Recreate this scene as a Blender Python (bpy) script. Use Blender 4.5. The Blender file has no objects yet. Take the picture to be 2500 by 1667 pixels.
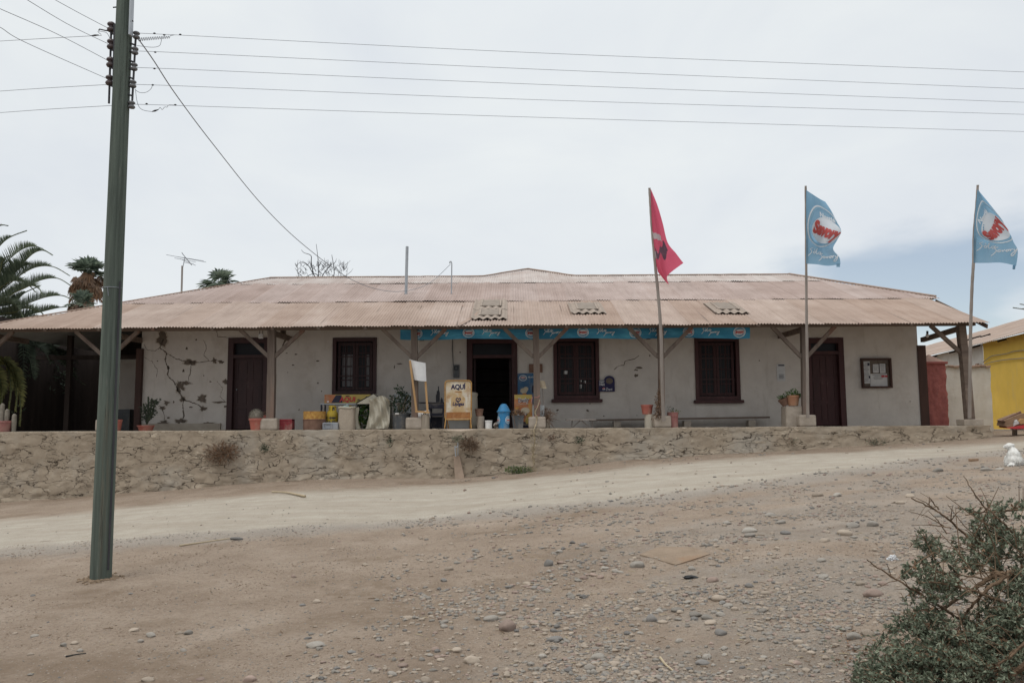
import bpy, bmesh, math, random
from mathutils import Vector, Matrix, Euler, noise
random.seed(7)
sc = bpy.context.scene
col = sc.collection
R = math.radians

# ------------------------------------------------------------------ camera
PITCH, ROLL, FPX = R(5.72), R(-0.37), 2023.0
cam = bpy.data.cameras.new('camera')
cam.sensor_width = 36.0
cam.lens = FPX / 2500 * 36
cam.clip_start, cam.clip_end = 0.1, 3000
camo = bpy.data.objects.new('camera', cam)
col.objects.link(camo)
CM = Euler((R(90) + PITCH, 0, 0)).to_matrix() @ Matrix.Rotation(ROLL, 3, 'Z')
camo.matrix_world = CM.to_4x4()
sc.camera = camo

# ------------------------------------------------------------------ world
SUNV = Vector((-0.34, -0.27, 0.90)).normalized()
world = bpy.data.worlds.new('World')
sc.world = world
world.use_nodes = True
wn, wl = world.node_tree.nodes, world.node_tree.links
wn.clear()
def W(t, **k):
    n = wn.new(t)
    for a, b in k.items(): setattr(n, a, b)
    return n
w_out = W('ShaderNodeOutputWorld')
sky = W('ShaderNodeTexSky', sky_type='NISHITA', sun_disc=False)
sky.sun_elevation = math.asin(SUNV.z)
sky.sun_rotation = math.atan2(SUNV.x, SUNV.y)
sky.air_density, sky.dust_density = 1.0, 0.6
bg_sky = W('ShaderNodeBackground'); bg_sky.inputs[1].default_value = 0.10
wl.new(sky.outputs[0], bg_sky.inputs[0])
tc = W('ShaderNodeTexCoord')
mp = W('ShaderNodeMapping'); mp.inputs['Scale'].default_value = (1.0, 1.0, 2.2)
wl.new(tc.outputs['Generated'], mp.inputs[0])
n1 = W('ShaderNodeTexNoise'); n1.inputs['Scale'].default_value = 2.6; n1.inputs['Detail'].default_value = 6
n1.inputs['Roughness'].default_value = 0.55; n1.inputs['Distortion'].default_value = 0.4
wl.new(mp.outputs[0], n1.inputs['Vector'])
cr = W('ShaderNodeValToRGB')
e = cr.color_ramp.elements
e[0].position, e[0].color = 0.36, (0.70, 0.74, 0.785, 1)
e[1].position, e[1].color = 0.66, (0.78, 0.815, 0.83, 1)
wl.new(n1.outputs['Fac'], cr.inputs[0])
bg_cl = W('ShaderNodeBackground')
# the cloud is a little brighter ahead than behind the viewer
sxyz = W('ShaderNodeSeparateXYZ'); wl.new(tc.outputs['Generated'], sxyz.inputs[0])
gl = W('ShaderNodeMapRange'); gl.inputs['From Min'].default_value = -0.7; gl.inputs['From Max'].default_value = 0.9
gl.inputs['To Min'].default_value = 0.84; gl.inputs['To Max'].default_value = 1.07
wl.new(sxyz.outputs['Y'], gl.inputs[0])
# overcast: the cloud overhead, with the sun behind it, is brighter than near the horizon
zn = W('ShaderNodeMapRange', interpolation_type='SMOOTHSTEP'); zn.inputs['From Min'].default_value = 0.44; zn.inputs['From Max'].default_value = 0.95
zn.inputs['To Min'].default_value = 1.0; zn.inputs['To Max'].default_value = 2.5
wl.new(sxyz.outputs['Z'], zn.inputs[0])
zm = W('ShaderNodeMath', operation='MULTIPLY'); wl.new(gl.outputs[0], zm.inputs[0]); wl.new(zn.outputs[0], zm.inputs[1]); wl.new(zm.outputs[0], bg_cl.inputs[1])
wl.new(cr.outputs[0], bg_cl.inputs[0])
# an opening in the cloud low over the right of the street
gap = Vector((0.49, 1.0, 0.165)).normalized()
mp2 = W('ShaderNodeMapping'); mp2.inputs['Scale'].default_value = (1.0, 1.0, 2.6)
wl.new(tc.outputs['Generated'], mp2.inputs[0])
gv = Vector((gap.x, gap.y, gap.z * 2.6))
dist = W('ShaderNodeVectorMath', operation='DISTANCE')
wl.new(mp2.outputs[0], dist.inputs[0]); dist.inputs[1].default_value = gv
n2 = W('ShaderNodeTexNoise'); n2.inputs['Scale'].default_value = 5.0; n2.inputs['Detail'].default_value = 5
wl.new(mp2.outputs[0], n2.inputs['Vector'])
ad = W('ShaderNodeMath', operation='MULTIPLY_ADD'); ad.inputs[1].default_value = 0.55
wl.new(n2.outputs['Fac'], ad.inputs[0]); wl.new(dist.outputs['Value'], ad.inputs[2])
mr = W('ShaderNodeMapRange'); mr.inputs['From Min'].default_value = 0.33; mr.inputs['From Max'].default_value = 0.52
mr.inputs['To Min'].default_value = 0.36; mr.inputs['To Max'].default_value = 0.985
mr.interpolation_type = 'SMOOTHSTEP'
wl.new(ad.outputs[0], mr.inputs[0])
mx = W('ShaderNodeMixShader')
wl.new(mr.outputs[0], mx.inputs[0]); wl.new(bg_sky.outputs[0], mx.inputs[1]); wl.new(bg_cl.outputs[0], mx.inputs[2])
wl.new(mx.outputs[0], w_out.inputs[0])

# ------------------------------------------------------------------ sun, exposure
sl = bpy.data.lights.new('sun', 'SUN')
sl.energy, sl.angle, sl.color = 1.4, R(34), (1.0, 0.95, 0.87)
so = bpy.data.objects.new('sun', sl); col.objects.link(so)
so.rotation_euler = SUNV.to_track_quat('Z', 'Y').to_euler()
vs = sc.view_settings
vs.view_transform, vs.look, vs.gamma, vs.exposure = 'Standard', 'None', 1.0, 0.0
vs.use_curve_mapping = False
sc.cycles.max_bounces = 8
sc.cycles.use_adaptive_sampling = False

# ------------------------------------------------------------------ measuring the place
EYE = Vector((0, 0, 0))
def ray(px, py):
    return CM @ Vector(((px - 1250) / FPX, (833.5 - py) / FPX, -1))
def P(px, py, Y):
    d = ray(px, py); return d * (Y / d.y)
def proj(p):
    v = CM.transposed() @ Vector(p)
    return 1250 + FPX * v.x / -v.z, 833.5 - FPX * v.y / -v.z
YW, YE, YP = 23.3, 20.75, 21.35          # house wall, eave, row of posts
YR = 21.0                                # face of the terrace wall
F = P(1250, 1046, YR).z                  # terrace floor
def fbm(x, y, z=0, o=4):
    return noise.fractal(Vector((x, y, z)), 0.9, 2.1, o)
BASE = [(P(a, b, YR).x, P(a, b, YR).z) for a, b in [(-400, 1255), (0, 1226), (300, 1204), (700, 1173), (870, 1166), (1100, 1168), (1300, 1150), (1500, 1126), (1800, 1105), (2100, 1090), (2420, 1070), (2700, 1056)]]
def lin(t, x):
    if x <= t[0][0]: return t[0][1]
    for (a, b), (c, d) in zip(t, t[1:]):
        if x <= c: return b + (d - b) * (x - a) / (c - a)
    return t[-1][1]
def sclamp(x, m):
    return m * math.tanh(x / m) if abs(x) > m * .6 else x * (math.tanh(.6) / .6) 
def plane(x):
    return -1.65 + 0.06 * max(-19, min(17, x))
def ground0(x, y):
    s = max(-.3, min(1.0, y / YR))
    zz = sum(lin(BASE, x + d) for d in (-.5, 0, .5)) / 3
    return plane(x) + s * (zz - plane(x))
def ground(x, y):
    z = ground0(x, y)
    k = max(0, min(1, (17 - y) / 8))
    z += 0.035 * fbm(x * .45, y * .45, 3) + 0.014 * k * fbm(x * 2.3, y * 2.3, 9)
    z += 0.006 * k * fbm(x * 9, y * 9, 5, 3)
    return z
def G(px, py):
    d = ray(px, py); Y = 10.0
    for _ in range(60):
        p = d * (Y / d.y); z = ground0(p.x, p.y)
        Yn = z / (d.z / d.y)
        Y = max(2.0, min(40, .5 * Y + .5 * Yn))
    p = d * (Y / d.y)
    p.z = ground(p.x, p.y); return p

# ------------------------------------------------------------------ materials
def nodes(name):
    m = bpy.data.materials.new(name); m.use_nodes = True
    nt = m.node_tree
    return m, nt.nodes, nt.links, nt.nodes['Principled BSDF']
def c4(c): return (c[0], c[1], c[2], 1)
def ramp(n, l, src, stops):
    r = n.new('ShaderNodeValToRGB'); el = r.color_ramp.elements
    while len(el) < len(stops): el.new(0.5)
    for q, (p, c) in zip(el, stops): q.position, q.color = p, c4(c)
    l.new(src, r.inputs[0]); return r.outputs[0]
def mat(name, c1, c2=None, scale=6.0, rough=0.85, bump=0.0, bscale=None, stretch=(1, 1, 1), lo=.35, hi=.65, c3=None, s3=1.5, w3=(.55, .7), metal=0.0, spec=0.3, trans=0.0, objrand=0.0):
    """two noise-mixed tones, an optional third tone in patches, and relief"""
    m, n, l, b = nodes(name)
    t = n.new('ShaderNodeTexCoord'); mp = n.new('ShaderNodeMapping'); mp.inputs['Scale'].default_value = stretch
    vec = t.outputs['Object']
    if objrand:
        oi = n.new('ShaderNodeObjectInfo'); va = n.new('ShaderNodeVectorMath'); va.operation = 'ADD'
        sc_ = n.new('ShaderNodeMath'); sc_.operation = 'MULTIPLY'; sc_.inputs[1].default_value = 40
        l.new(oi.outputs['Random'], sc_.inputs[0]); l.new(vec, va.inputs[0]); l.new(sc_.outputs[0], va.inputs[1]); vec = va.outputs[0]
    l.new(vec, mp.inputs[0])
    ns = n.new('ShaderNodeTexNoise'); ns.inputs['Scale'].default_value = scale; ns.inputs['Detail'].default_value = 7; ns.inputs['Roughness'].default_value = .62
    l.new(mp.outputs[0], ns.inputs['Vector'])
    c2 = c2 or tuple(v * .8 for v in c1)
    out = ramp(n, l, ns.outputs['Fac'], [(lo, c2), (hi, c1)])
    if c3:
        n3 = n.new('ShaderNodeTexNoise'); n3.inputs['Scale'].default_value = s3; n3.inputs['Detail'].default_value = 8; n3.inputs['Roughness'].default_value = .68
        l.new(mp.outputs[0], n3.inputs['Vector'])
        f = n.new('ShaderNodeMapRange'); f.inputs['From Min'].default_value, f.inputs['From Max'].default_value = w3
        l.new(n3.outputs['Fac'], f.inputs[0])
        mx = n.new('ShaderNodeMixRGB'); mx.inputs[2].default_value = c4(c3)
        l.new(f.outputs[0], mx.inputs[0]); l.new(out, mx.inputs[1]); out = mx.outputs[0]
    if objrand:
        hv = n.new('ShaderNodeHueSaturation'); mv = n.new('ShaderNodeMapRange')
        mv.inputs['To Min'].default_value, mv.inputs['To Max'].default_value = 1 - objrand, 1 + objrand
        l.new(oi.outputs['Random'], mv.inputs[0]); l.new(mv.outputs[0], hv.inputs['Value']); l.new(out, hv.inputs['Color']); out = hv.outputs[0]
    l.new(out, b.inputs['Base Color'])
    b.inputs['Roughness'].default_value = rough; b.inputs['Metallic'].default_value = metal
    b.inputs['Specular IOR Level'].default_value = spec
    if trans:
        b.inputs['Transmission Weight'].default_value = trans
    if bump:
        nb = n.new('ShaderNodeTexNoise'); nb.inputs['Scale'].default_value = bscale or scale * 4; nb.inputs['Detail'].default_value = 6
        l.new(mp.outputs[0], nb.inputs['Vector'])
        bp = n.new('ShaderNodeBump'); bp.inputs['Strength'].default_value = min(1, bump); bp.inputs['Distance'].default_value = 0.02
        l.new(nb.outputs['Fac'], bp.inputs['Height']); l.new(bp.outputs[0], b.inputs['Normal'])
    return m
def leafmat(name, c1, c2, scale=3.0, trans=.25):
    """leaf surfaces that let some light through"""
    m, n, l, b = nodes(name)
    g = n.new('ShaderNodeNewGeometry'); oi = n.new('ShaderNodeTexCoord')
    ns = n.new('ShaderNodeTexNoise'); ns.inputs['Scale'].default_value = scale; ns.inputs['Detail'].default_value = 4
    l.new(oi.outputs['Object'], ns.inputs['Vector'])
    ad = n.new('ShaderNodeMath'); ad.operation = 'ADD'; l.new(ns.outputs['Fac'], ad.inputs[0])
    ml = n.new('ShaderNodeMath'); ml.operation = 'MULTIPLY_ADD'; ml.inputs[1].default_value = .5; ml.inputs[2].default_value = -.25
    l.new(g.outputs['Random Per Island'], ml.inputs[0]); l.new(ml.outputs[0], ad.inputs[1])
    out = ramp(n, l, ad.outputs[0], [(.3, c2), (.75, c1)])
    l.new(out, b.inputs['Base Color']); b.inputs['Roughness'].default_value = .6; b.inputs['Specular IOR Level'].default_value = .25
    tr = n.new('ShaderNodeBsdfTranslucent'); l.new(out, tr.inputs[0])
    ms = n.new('ShaderNodeMixShader'); ms.inputs[0].default_value = trans
    l.new(b.outputs[0], ms.inputs[1]); l.new(tr.outputs[0], ms.inputs[2])
    l.new(ms.outputs[0], n['Material Output'].inputs[0])
    return m
M = {}
M['plaster'] = mat('plaster', (.575, .535, .495), (.50, .46, .425), 1.6, .95, .7, 9, c3=(.44, .39, .345), s3=1.5, w3=(.54, .74), spec=.1)
M['undercoat'] = mat('undercoat', (.43, .38, .33), (.36, .315, .27), 6, .97, .4, 25, spec=.05)
M['adobe'] = mat('adobe', (.165, .135, .112), (.11, .09, .075), 9, .98, .8, 30, spec=.05)
M['maroon'] = mat('maroon', (.064, .023, .024), (.045, .018, .018), 4, .6, .15, 20, stretch=(1, 1, .2))
M['maroon_dark'] = mat('maroon_dark', (.058, .027, .027), (.04, .02, .021), 4, .55, .15, 20, stretch=(1, 1, .2))
M['redbrown'] = mat('redbrown', (.07, .036, .028), (.048, .026, .022), 5, .75, .2, 20, stretch=(1, 1, .2))
M['wood'] = mat('weathered_wood', (.20, .162, .137), (.125, .098, .083), 7, .92, .5, 40, stretch=(1, 1, .08), c3=(.20, .105, .075), s3=2.0, w3=(.52, .72), spec=.1)
M['wood_h'] = mat('weathered_beam', (.20, .155, .125), (.12, .09, .075), 7, .92, .5, 40, stretch=(.08, 1, 1), spec=.1)
M['wood_red'] = mat('reddish_timber', (.25, .12, .08), (.17, .08, .055), 7, .9, .4, 40, stretch=(.3, 1, .3), spec=.1)
M['pine'] = mat('new_pine', (.46, .29, .14), (.37, .22, .10), 8, .7, .2, 30, stretch=(1, 1, .1))
M['darkwood_shade'] = mat('dark_wood_and_shade', (.045, .035, .031), (.028, .022, .02), 4, .95, .3, 20, stretch=(1, 1, .1), spec=.05)  # dark tone also stands in for shade in the left passage and pit
M['stone'] = mat('dressed_stone', (.40, .345, .29), (.31, .265, .22), 5, .95, .5, 25, spec=.1)
M['cement'] = mat('cement', (.42, .37, .31), (.33, .285, .235), 3, .95, .5, 25, spec=.1)
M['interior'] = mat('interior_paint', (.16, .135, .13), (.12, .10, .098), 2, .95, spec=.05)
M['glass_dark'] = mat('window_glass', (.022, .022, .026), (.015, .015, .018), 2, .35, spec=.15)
M['curtain'] = mat('curtain', (.22, .22, .23), (.17, .17, .18), 3, .95, stretch=(6, 1, .3))
M['terracotta'] = mat('terracotta_plastic', (.42, .13, .095), (.34, .105, .08), 4, .6, .1, 15, c3=(.42, .25, .19), s3=3, w3=(.6, .8))
M['clay'] = mat('clay', (.40, .21, .12), (.32, .16, .095), 4, .85, .2, 15)
M['pinkpot'] = mat('faded_pink_plastic', (.36, .155, .14), (.28, .12, .11), 4, .7, .1, 15)
M['red'] = mat('red_plastic', (.24, .025, .033), (.18, .02, .027), 4, .55, c3=(.26, .09, .08), s3=3, w3=(.5, .75))
M['yellow_gas'] = mat('yellow_enamel', (.50, .36, .035), (.42, .30, .03), 4, .45, c3=(.25, .16, .05), s3=4, w3=(.62, .75))
M['drum_top'] = mat('rusted_yellow_drum', (.52, .32, .09), (.36, .17, .045), 14, .85, .3, 40, c3=(.24, .095, .035), s3=9, w3=(.55, .7))
M['drum_low'] = mat('rust_brown_drum', (.22, .13, .095), (.15, .085, .06), 7, .9, .3, 40)
M['grey_plastic'] = mat('grey_plastic', (.30, .32, .35), (.25, .265, .29), 3, .55)
M['grey_dark'] = mat('dark_grey_plastic', (.10, .105, .115), (.075, .08, .085), 3, .5, c3=(.15, .14, .13), s3=3, w3=(.55, .8))
M['sack'] = mat('woven_sack', (.44, .375, .30), (.36, .30, .24), 40, .95, .5, 120, spec=.05)
M['cloth'] = mat('plastic_cover', (.50, .46, .37), (.42, .385, .31), 3, .6, .2, 10)
M['white'] = mat('white_paint', (.72, .71, .69), (.62, .61, .6), 3, .7)
M['white_sheet'] = mat('white_sheet', (.70, .70, .70), (.6, .6, .61), 5, .75, .15, 12)
M['paper'] = mat('paper', (.56, .56, .56), (.48, .48, .485), 5, .9)
M['ink'] = mat('ink', (.035, .035, .06), (.03, .03, .05), 5, .7)
M['navy'] = mat('navy_print', (.025, .022, .075), (.02, .018, .06), 5, .7)
M['redprint'] = mat('red_print', (.50, .05, .06), (.42, .04, .05), 5, .7)
M['rust_sign'] = mat('rusting_sign', (.60, .56, .48), (.48, .36, .21), 3.2, .7, .15, 30, lo=.42, hi=.62, c3=(.30, .13, .05), s3=2.6, w3=(.54, .70))
M['rust_bottle'] = mat('rusting_sign_bottle', (.50, .36, .20), (.42, .28, .14), 6, .75, .15, 30, c3=(.56, .48, .38), s3=4, w3=(.52, .66))
M['rust_band'] = mat('rust_band', (.36, .16, .055), (.24, .10, .04), 8, .85, .3, 40, c3=(.46, .26, .12), s3=3, w3=(.5, .7))
M['rust_tube'] = mat('rusted_yellow_tube', (.50, .30, .10), (.30, .14, .05), 9, .8, .2, 40)
M['sheet_grey'] = mat('galvanised', (.32, .32, .31), (.26, .26, .255), 3, .6, metal=.3)
M['steel'] = mat('galvanised_steel', (.40, .42, .44), (.32, .34, .36), 5, .5, metal=.5)
M['iron'] = mat('dark_iron', (.05, .05, .055), (.035, .035, .04), 5, .7)
M['navy_metal'] = mat('navy_metal', (.028, .03, .05), (.02, .021, .035), 5, .6)
M['beige'] = mat('beige_plastic', (.42, .385, .32), (.36, .33, .27), 3, .6)
M['bluebin'] = mat('blue_plastic', (.035, .23, .46), (.03, .19, .39), 3, .45, c3=(.13, .27, .40), s3=3.5, w3=(.5, .75))
M['orange_print'] = mat('orange_print', (.46, .19, .07), (.38, .125, .055), 2.5, .6, c3=(.50, .32, .06), s3=2.0, w3=(.5, .62))
M['yellow_print'] = mat('yellow_print', (.44, .34, .10), (.38, .28, .08), 3, .6)
M['cream_print'] = mat('cream_print', (.55, .48, .36), (.42, .34, .24), 12, .6)
M['blue_print'] = mat('blue_print', (.045, .13, .24), (.03, .09, .19), 3, .6)
M['banner'] = mat('blue_banner', (.05, .27, .42), (.035, .20, .345), 2.2, .6, c3=(.09, .38, .53), s3=1.2, w3=(.5, .7), stretch=(1, 1, 3))
M['flagblue'] = leafmat('blue_flag_cloth', (.27, .44, .58), (.20, .37, .51), 2, .55)
M['flagred'] = leafmat('red_flag_cloth', (.66, .13, .20), (.58, .10, .165), 2, .6)
M['flaggrey'] = leafmat('flag_grey_print', (.52, .45, .46), (.46, .40, .41), 2, .3)
M['flagdark'] = leafmat('flag_dark_print', (.16, .09, .12), (.10, .06, .09), 6, .3)
M['logo_white'] = leafmat('logo_white', (.84, .85, .86), (.78, .79, .80), 3, .35)
M['logo_red'] = leafmat('logo_red', (.60, .13, .12), (.53, .10, .10), 3, .3)
M['logo_blue'] = leafmat('logo_pale_blue', (.32, .52, .64), (.28, .47, .60), 3, .3)
M['pole_wood'] = mat('grey_pole_wood', (.33, .29, .26), (.24, .21, .19), 8, .9, .3, 40, stretch=(1, 1, .1))
M['util'] = mat('treated_pole', (.114, .136, .115), (.072, .086, .074), 4.0, .9, .45, 30, stretch=(5, 5, .22), c3=(.15, .122, .088), s3=1.2, w3=(.57, .74), spec=.12)
M['porcelain'] = mat('brown_porcelain', (.09, .065, .065), (.06, .045, .045), 5, .35)
M['porcelain_g'] = mat('grey_porcelain', (.16, .16, .165), (.12, .12, .125), 5, .35)
M['wire'] = mat('wire', (.20, .215, .24), (.17, .18, .20), 5, .6)
M['black'] = mat('black', (.012, .012, .013), (.01, .01, .01), 5, .6)
M['redpillar'] = mat('red_rubble_paint', (.36, .13, .115), (.28, .095, .085), 6, .9, .9, 14, c3=(.38, .17, .14), s3=5, w3=(.6, .72), spec=.1)
M['pinkcap'] = mat('pinkish_cap', (.42, .27, .21), (.36, .22, .175), 5, .9, .3, 20)
M['yellow'] = mat('yellow_wall', (.72, .49, .105), (.65, .44, .09), 1.5, .9, .25, 20, c3=(.62, .41, .11), s3=1.2, w3=(.56, .78), spec=.1)
M['whitewall'] = mat('whitewashed_wall', (.60, .575, .53), (.53, .50, .45), 2, .95, .4, 12, c3=(.46, .41, .35), s3=1.3, w3=(.56, .76), spec=.1)
M['brick'] = mat('mud_brick', (.36, .25, .19), (.27, .185, .14), 6, .95, .5, 20, stretch=(1, 1, 4))
M['card'] = mat('cardboard', (.30, .20, .13), (.24, .155, .10), 4, .9)
M['bark'] = mat('bark', (.17, .115, .075), (.10, .068, .046), 12, .95, .6, 50, spec=.05)
M['twig'] = mat('dry_twig', (.30, .23, .165), (.22, .16, .115), 12, .95, spec=.05)
M['straw'] = mat('straw', (.40, .33, .23), (.32, .26, .175), 12, .9, spec=.05)
M['log'] = mat('grey_log', (.33, .285, .23), (.23, .195, .16), 7, .95, .6, 40, stretch=(1, 1, .12), spec=.05)
M['whitefur'] = mat('white_fur', (.70, .69, .66), (.60, .585, .55), 20, .95, .5, 60, spec=.05)
M['catfur'] = mat('cat_fur', (.55, .52, .48), (.12, .08, .06), 14, .95, lo=.46, hi=.5, spec=.05)
M['cactus'] = mat('cactus', (.06, .07, .045), (.035, .045, .028), 8, .8, .3)
M['spines'] = mat('spines', (.25, .225, .185), (.18, .16, .13), 12, .9)
M['fire'] = mat('rust_plate', (.26, .20, .148), (.21, .158, .115), 6, .97, .8, 60, c3=(.235, .135, .075), s3=1.6, w3=(.55, .72), spec=.05)
M['leaf_palm'] = leafmat('palm_leaflets', (.16, .19, .125), (.065, .085, .055), 1.0, .35)
M['leaf_palm_y'] = leafmat('yellowing_leaflets', (.20, .19, .07), (.09, .10, .04), 2, .25)
M['leaf_fan'] = leafmat('fan_leaves', (.19, .23, .17), (.075, .10, .075), 1.5, .35)
M['leaf_dead'] = leafmat('dead_leaves', (.30, .175, .10), (.15, .095, .062), 2, .2)
M['leaf_brush'] = leafmat('saltbush_leaves', (.255, .28, .20), (.10, .12, .08), 6, .22)
M['leaf_pot'] = leafmat('pot_plant_leaves', (.06, .095, .055), (.025, .045, .026), 6, .2)
M['leaf_green'] = leafmat('fresh_leaves', (.10, .20, .05), (.045, .10, .03), 6, .3)
M['leaf_yg'] = leafmat('yellow_green_leaves', (.22, .24, .06), (.11, .14, .05), 6, .3)
M['leaf_dry'] = leafmat('dry_stalks', (.27, .18, .12), (.15, .10, .075), 6, .15)
M['leaf_shade'] = leafmat('shade_toned_leaves', (.07, .09, .06), (.035, .046, .033), 3, .15)  # leaf tone lowered to stand for shade at the left end
def overlay(key, c, scale, lo, hi, amt, stretch=(1, 1, 1)):
    """dust, stains or scratches with a shape of their own over a finished material"""
    nt = M[key].node_tree; n, l = nt.nodes, nt.links; b = n['Principled BSDF']; src = b.inputs['Base Color'].links[0].from_socket
    t = n.new('ShaderNodeTexCoord'); mp = n.new('ShaderNodeMapping'); mp.inputs['Scale'].default_value = stretch; l.new(t.outputs['Object'], mp.inputs[0])
    ns = n.new('ShaderNodeTexNoise'); ns.inputs['Scale'].default_value = scale; ns.inputs['Detail'].default_value = 6; ns.inputs['Roughness'].default_value = .7; l.new(mp.outputs[0], ns.inputs['Vector'])
    f = n.new('ShaderNodeMapRange'); f.inputs['From Min'].default_value, f.inputs['From Max'].default_value = lo, hi; f.inputs['To Max'].default_value = amt; l.new(ns.outputs['Fac'], f.inputs[0])
    mx = n.new('ShaderNodeMixRGB'); mx.inputs[2].default_value = c4(c); l.new(f.outputs[0], mx.inputs[0]); l.new(src, mx.inputs[1]); l.new(mx.outputs[0], b.inputs['Base Color'])
overlay('util', (.035, .036, .03), 6, .60, .66, .85, (9, 9, .16))
overlay('util', (.19, .185, .165), 5, .60, .70, .6, (7, 7, .3))
overlay('util', (.03, .028, .025), 30, .70, .73, .9, (1, 1, .6))
for k in ('terracotta', 'pinkpot', 'red', 'bluebin', 'grey_plastic', 'grey_dark', 'yellow_gas', 'beige', 'white', 'clay', 'navy_metal', 'orange_print', 'blue_print'):
    overlay(k, (.34, .29, .235), 5, .48, .72, .5)
overlay('yellow', (.46, .36, .20), 1.2, .50, .66, .5, (1, 1, .35))
overlay('yellow', (.80, .68, .42), 9, .68, .72, .7)
overlay('whitewall', (.36, .30, .24), 2.2, .56, .70, .6, (1, 1, .4))
overlay('plaster', (.33, .285, .245), 2.6, .58, .72, .5, (1, 1, .22))
overlay('plaster', (.30, .25, .21), 24, .69, .73, .7)
overlay('maroon', (.13, .09, .08), 9, .60, .70, .5, (1, 1, .3))
overlay('maroon_dark', (.11, .085, .08), 9, .60, .70, .5, (1, 1, .3))
STONES = [mat('stone_grey', (.30, .27, .235), (.215, .195, .17), 14, .9, .4, 40, objrand=.28, spec=.15),
          mat('stone_tan', (.37, .305, .245), (.29, .24, .19), 14, .92, .4, 40, objrand=.22, spec=.12),
          mat('stone_dark', (.20, .187, .172), (.145, .135, .126), 14, .85, .4, 40, objrand=.25, spec=.2),
          mat('stone_reddish', (.31, .235, .195), (.24, .18, .15), 14, .9, .4, 40, objrand=.22, spec=.12)]

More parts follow.
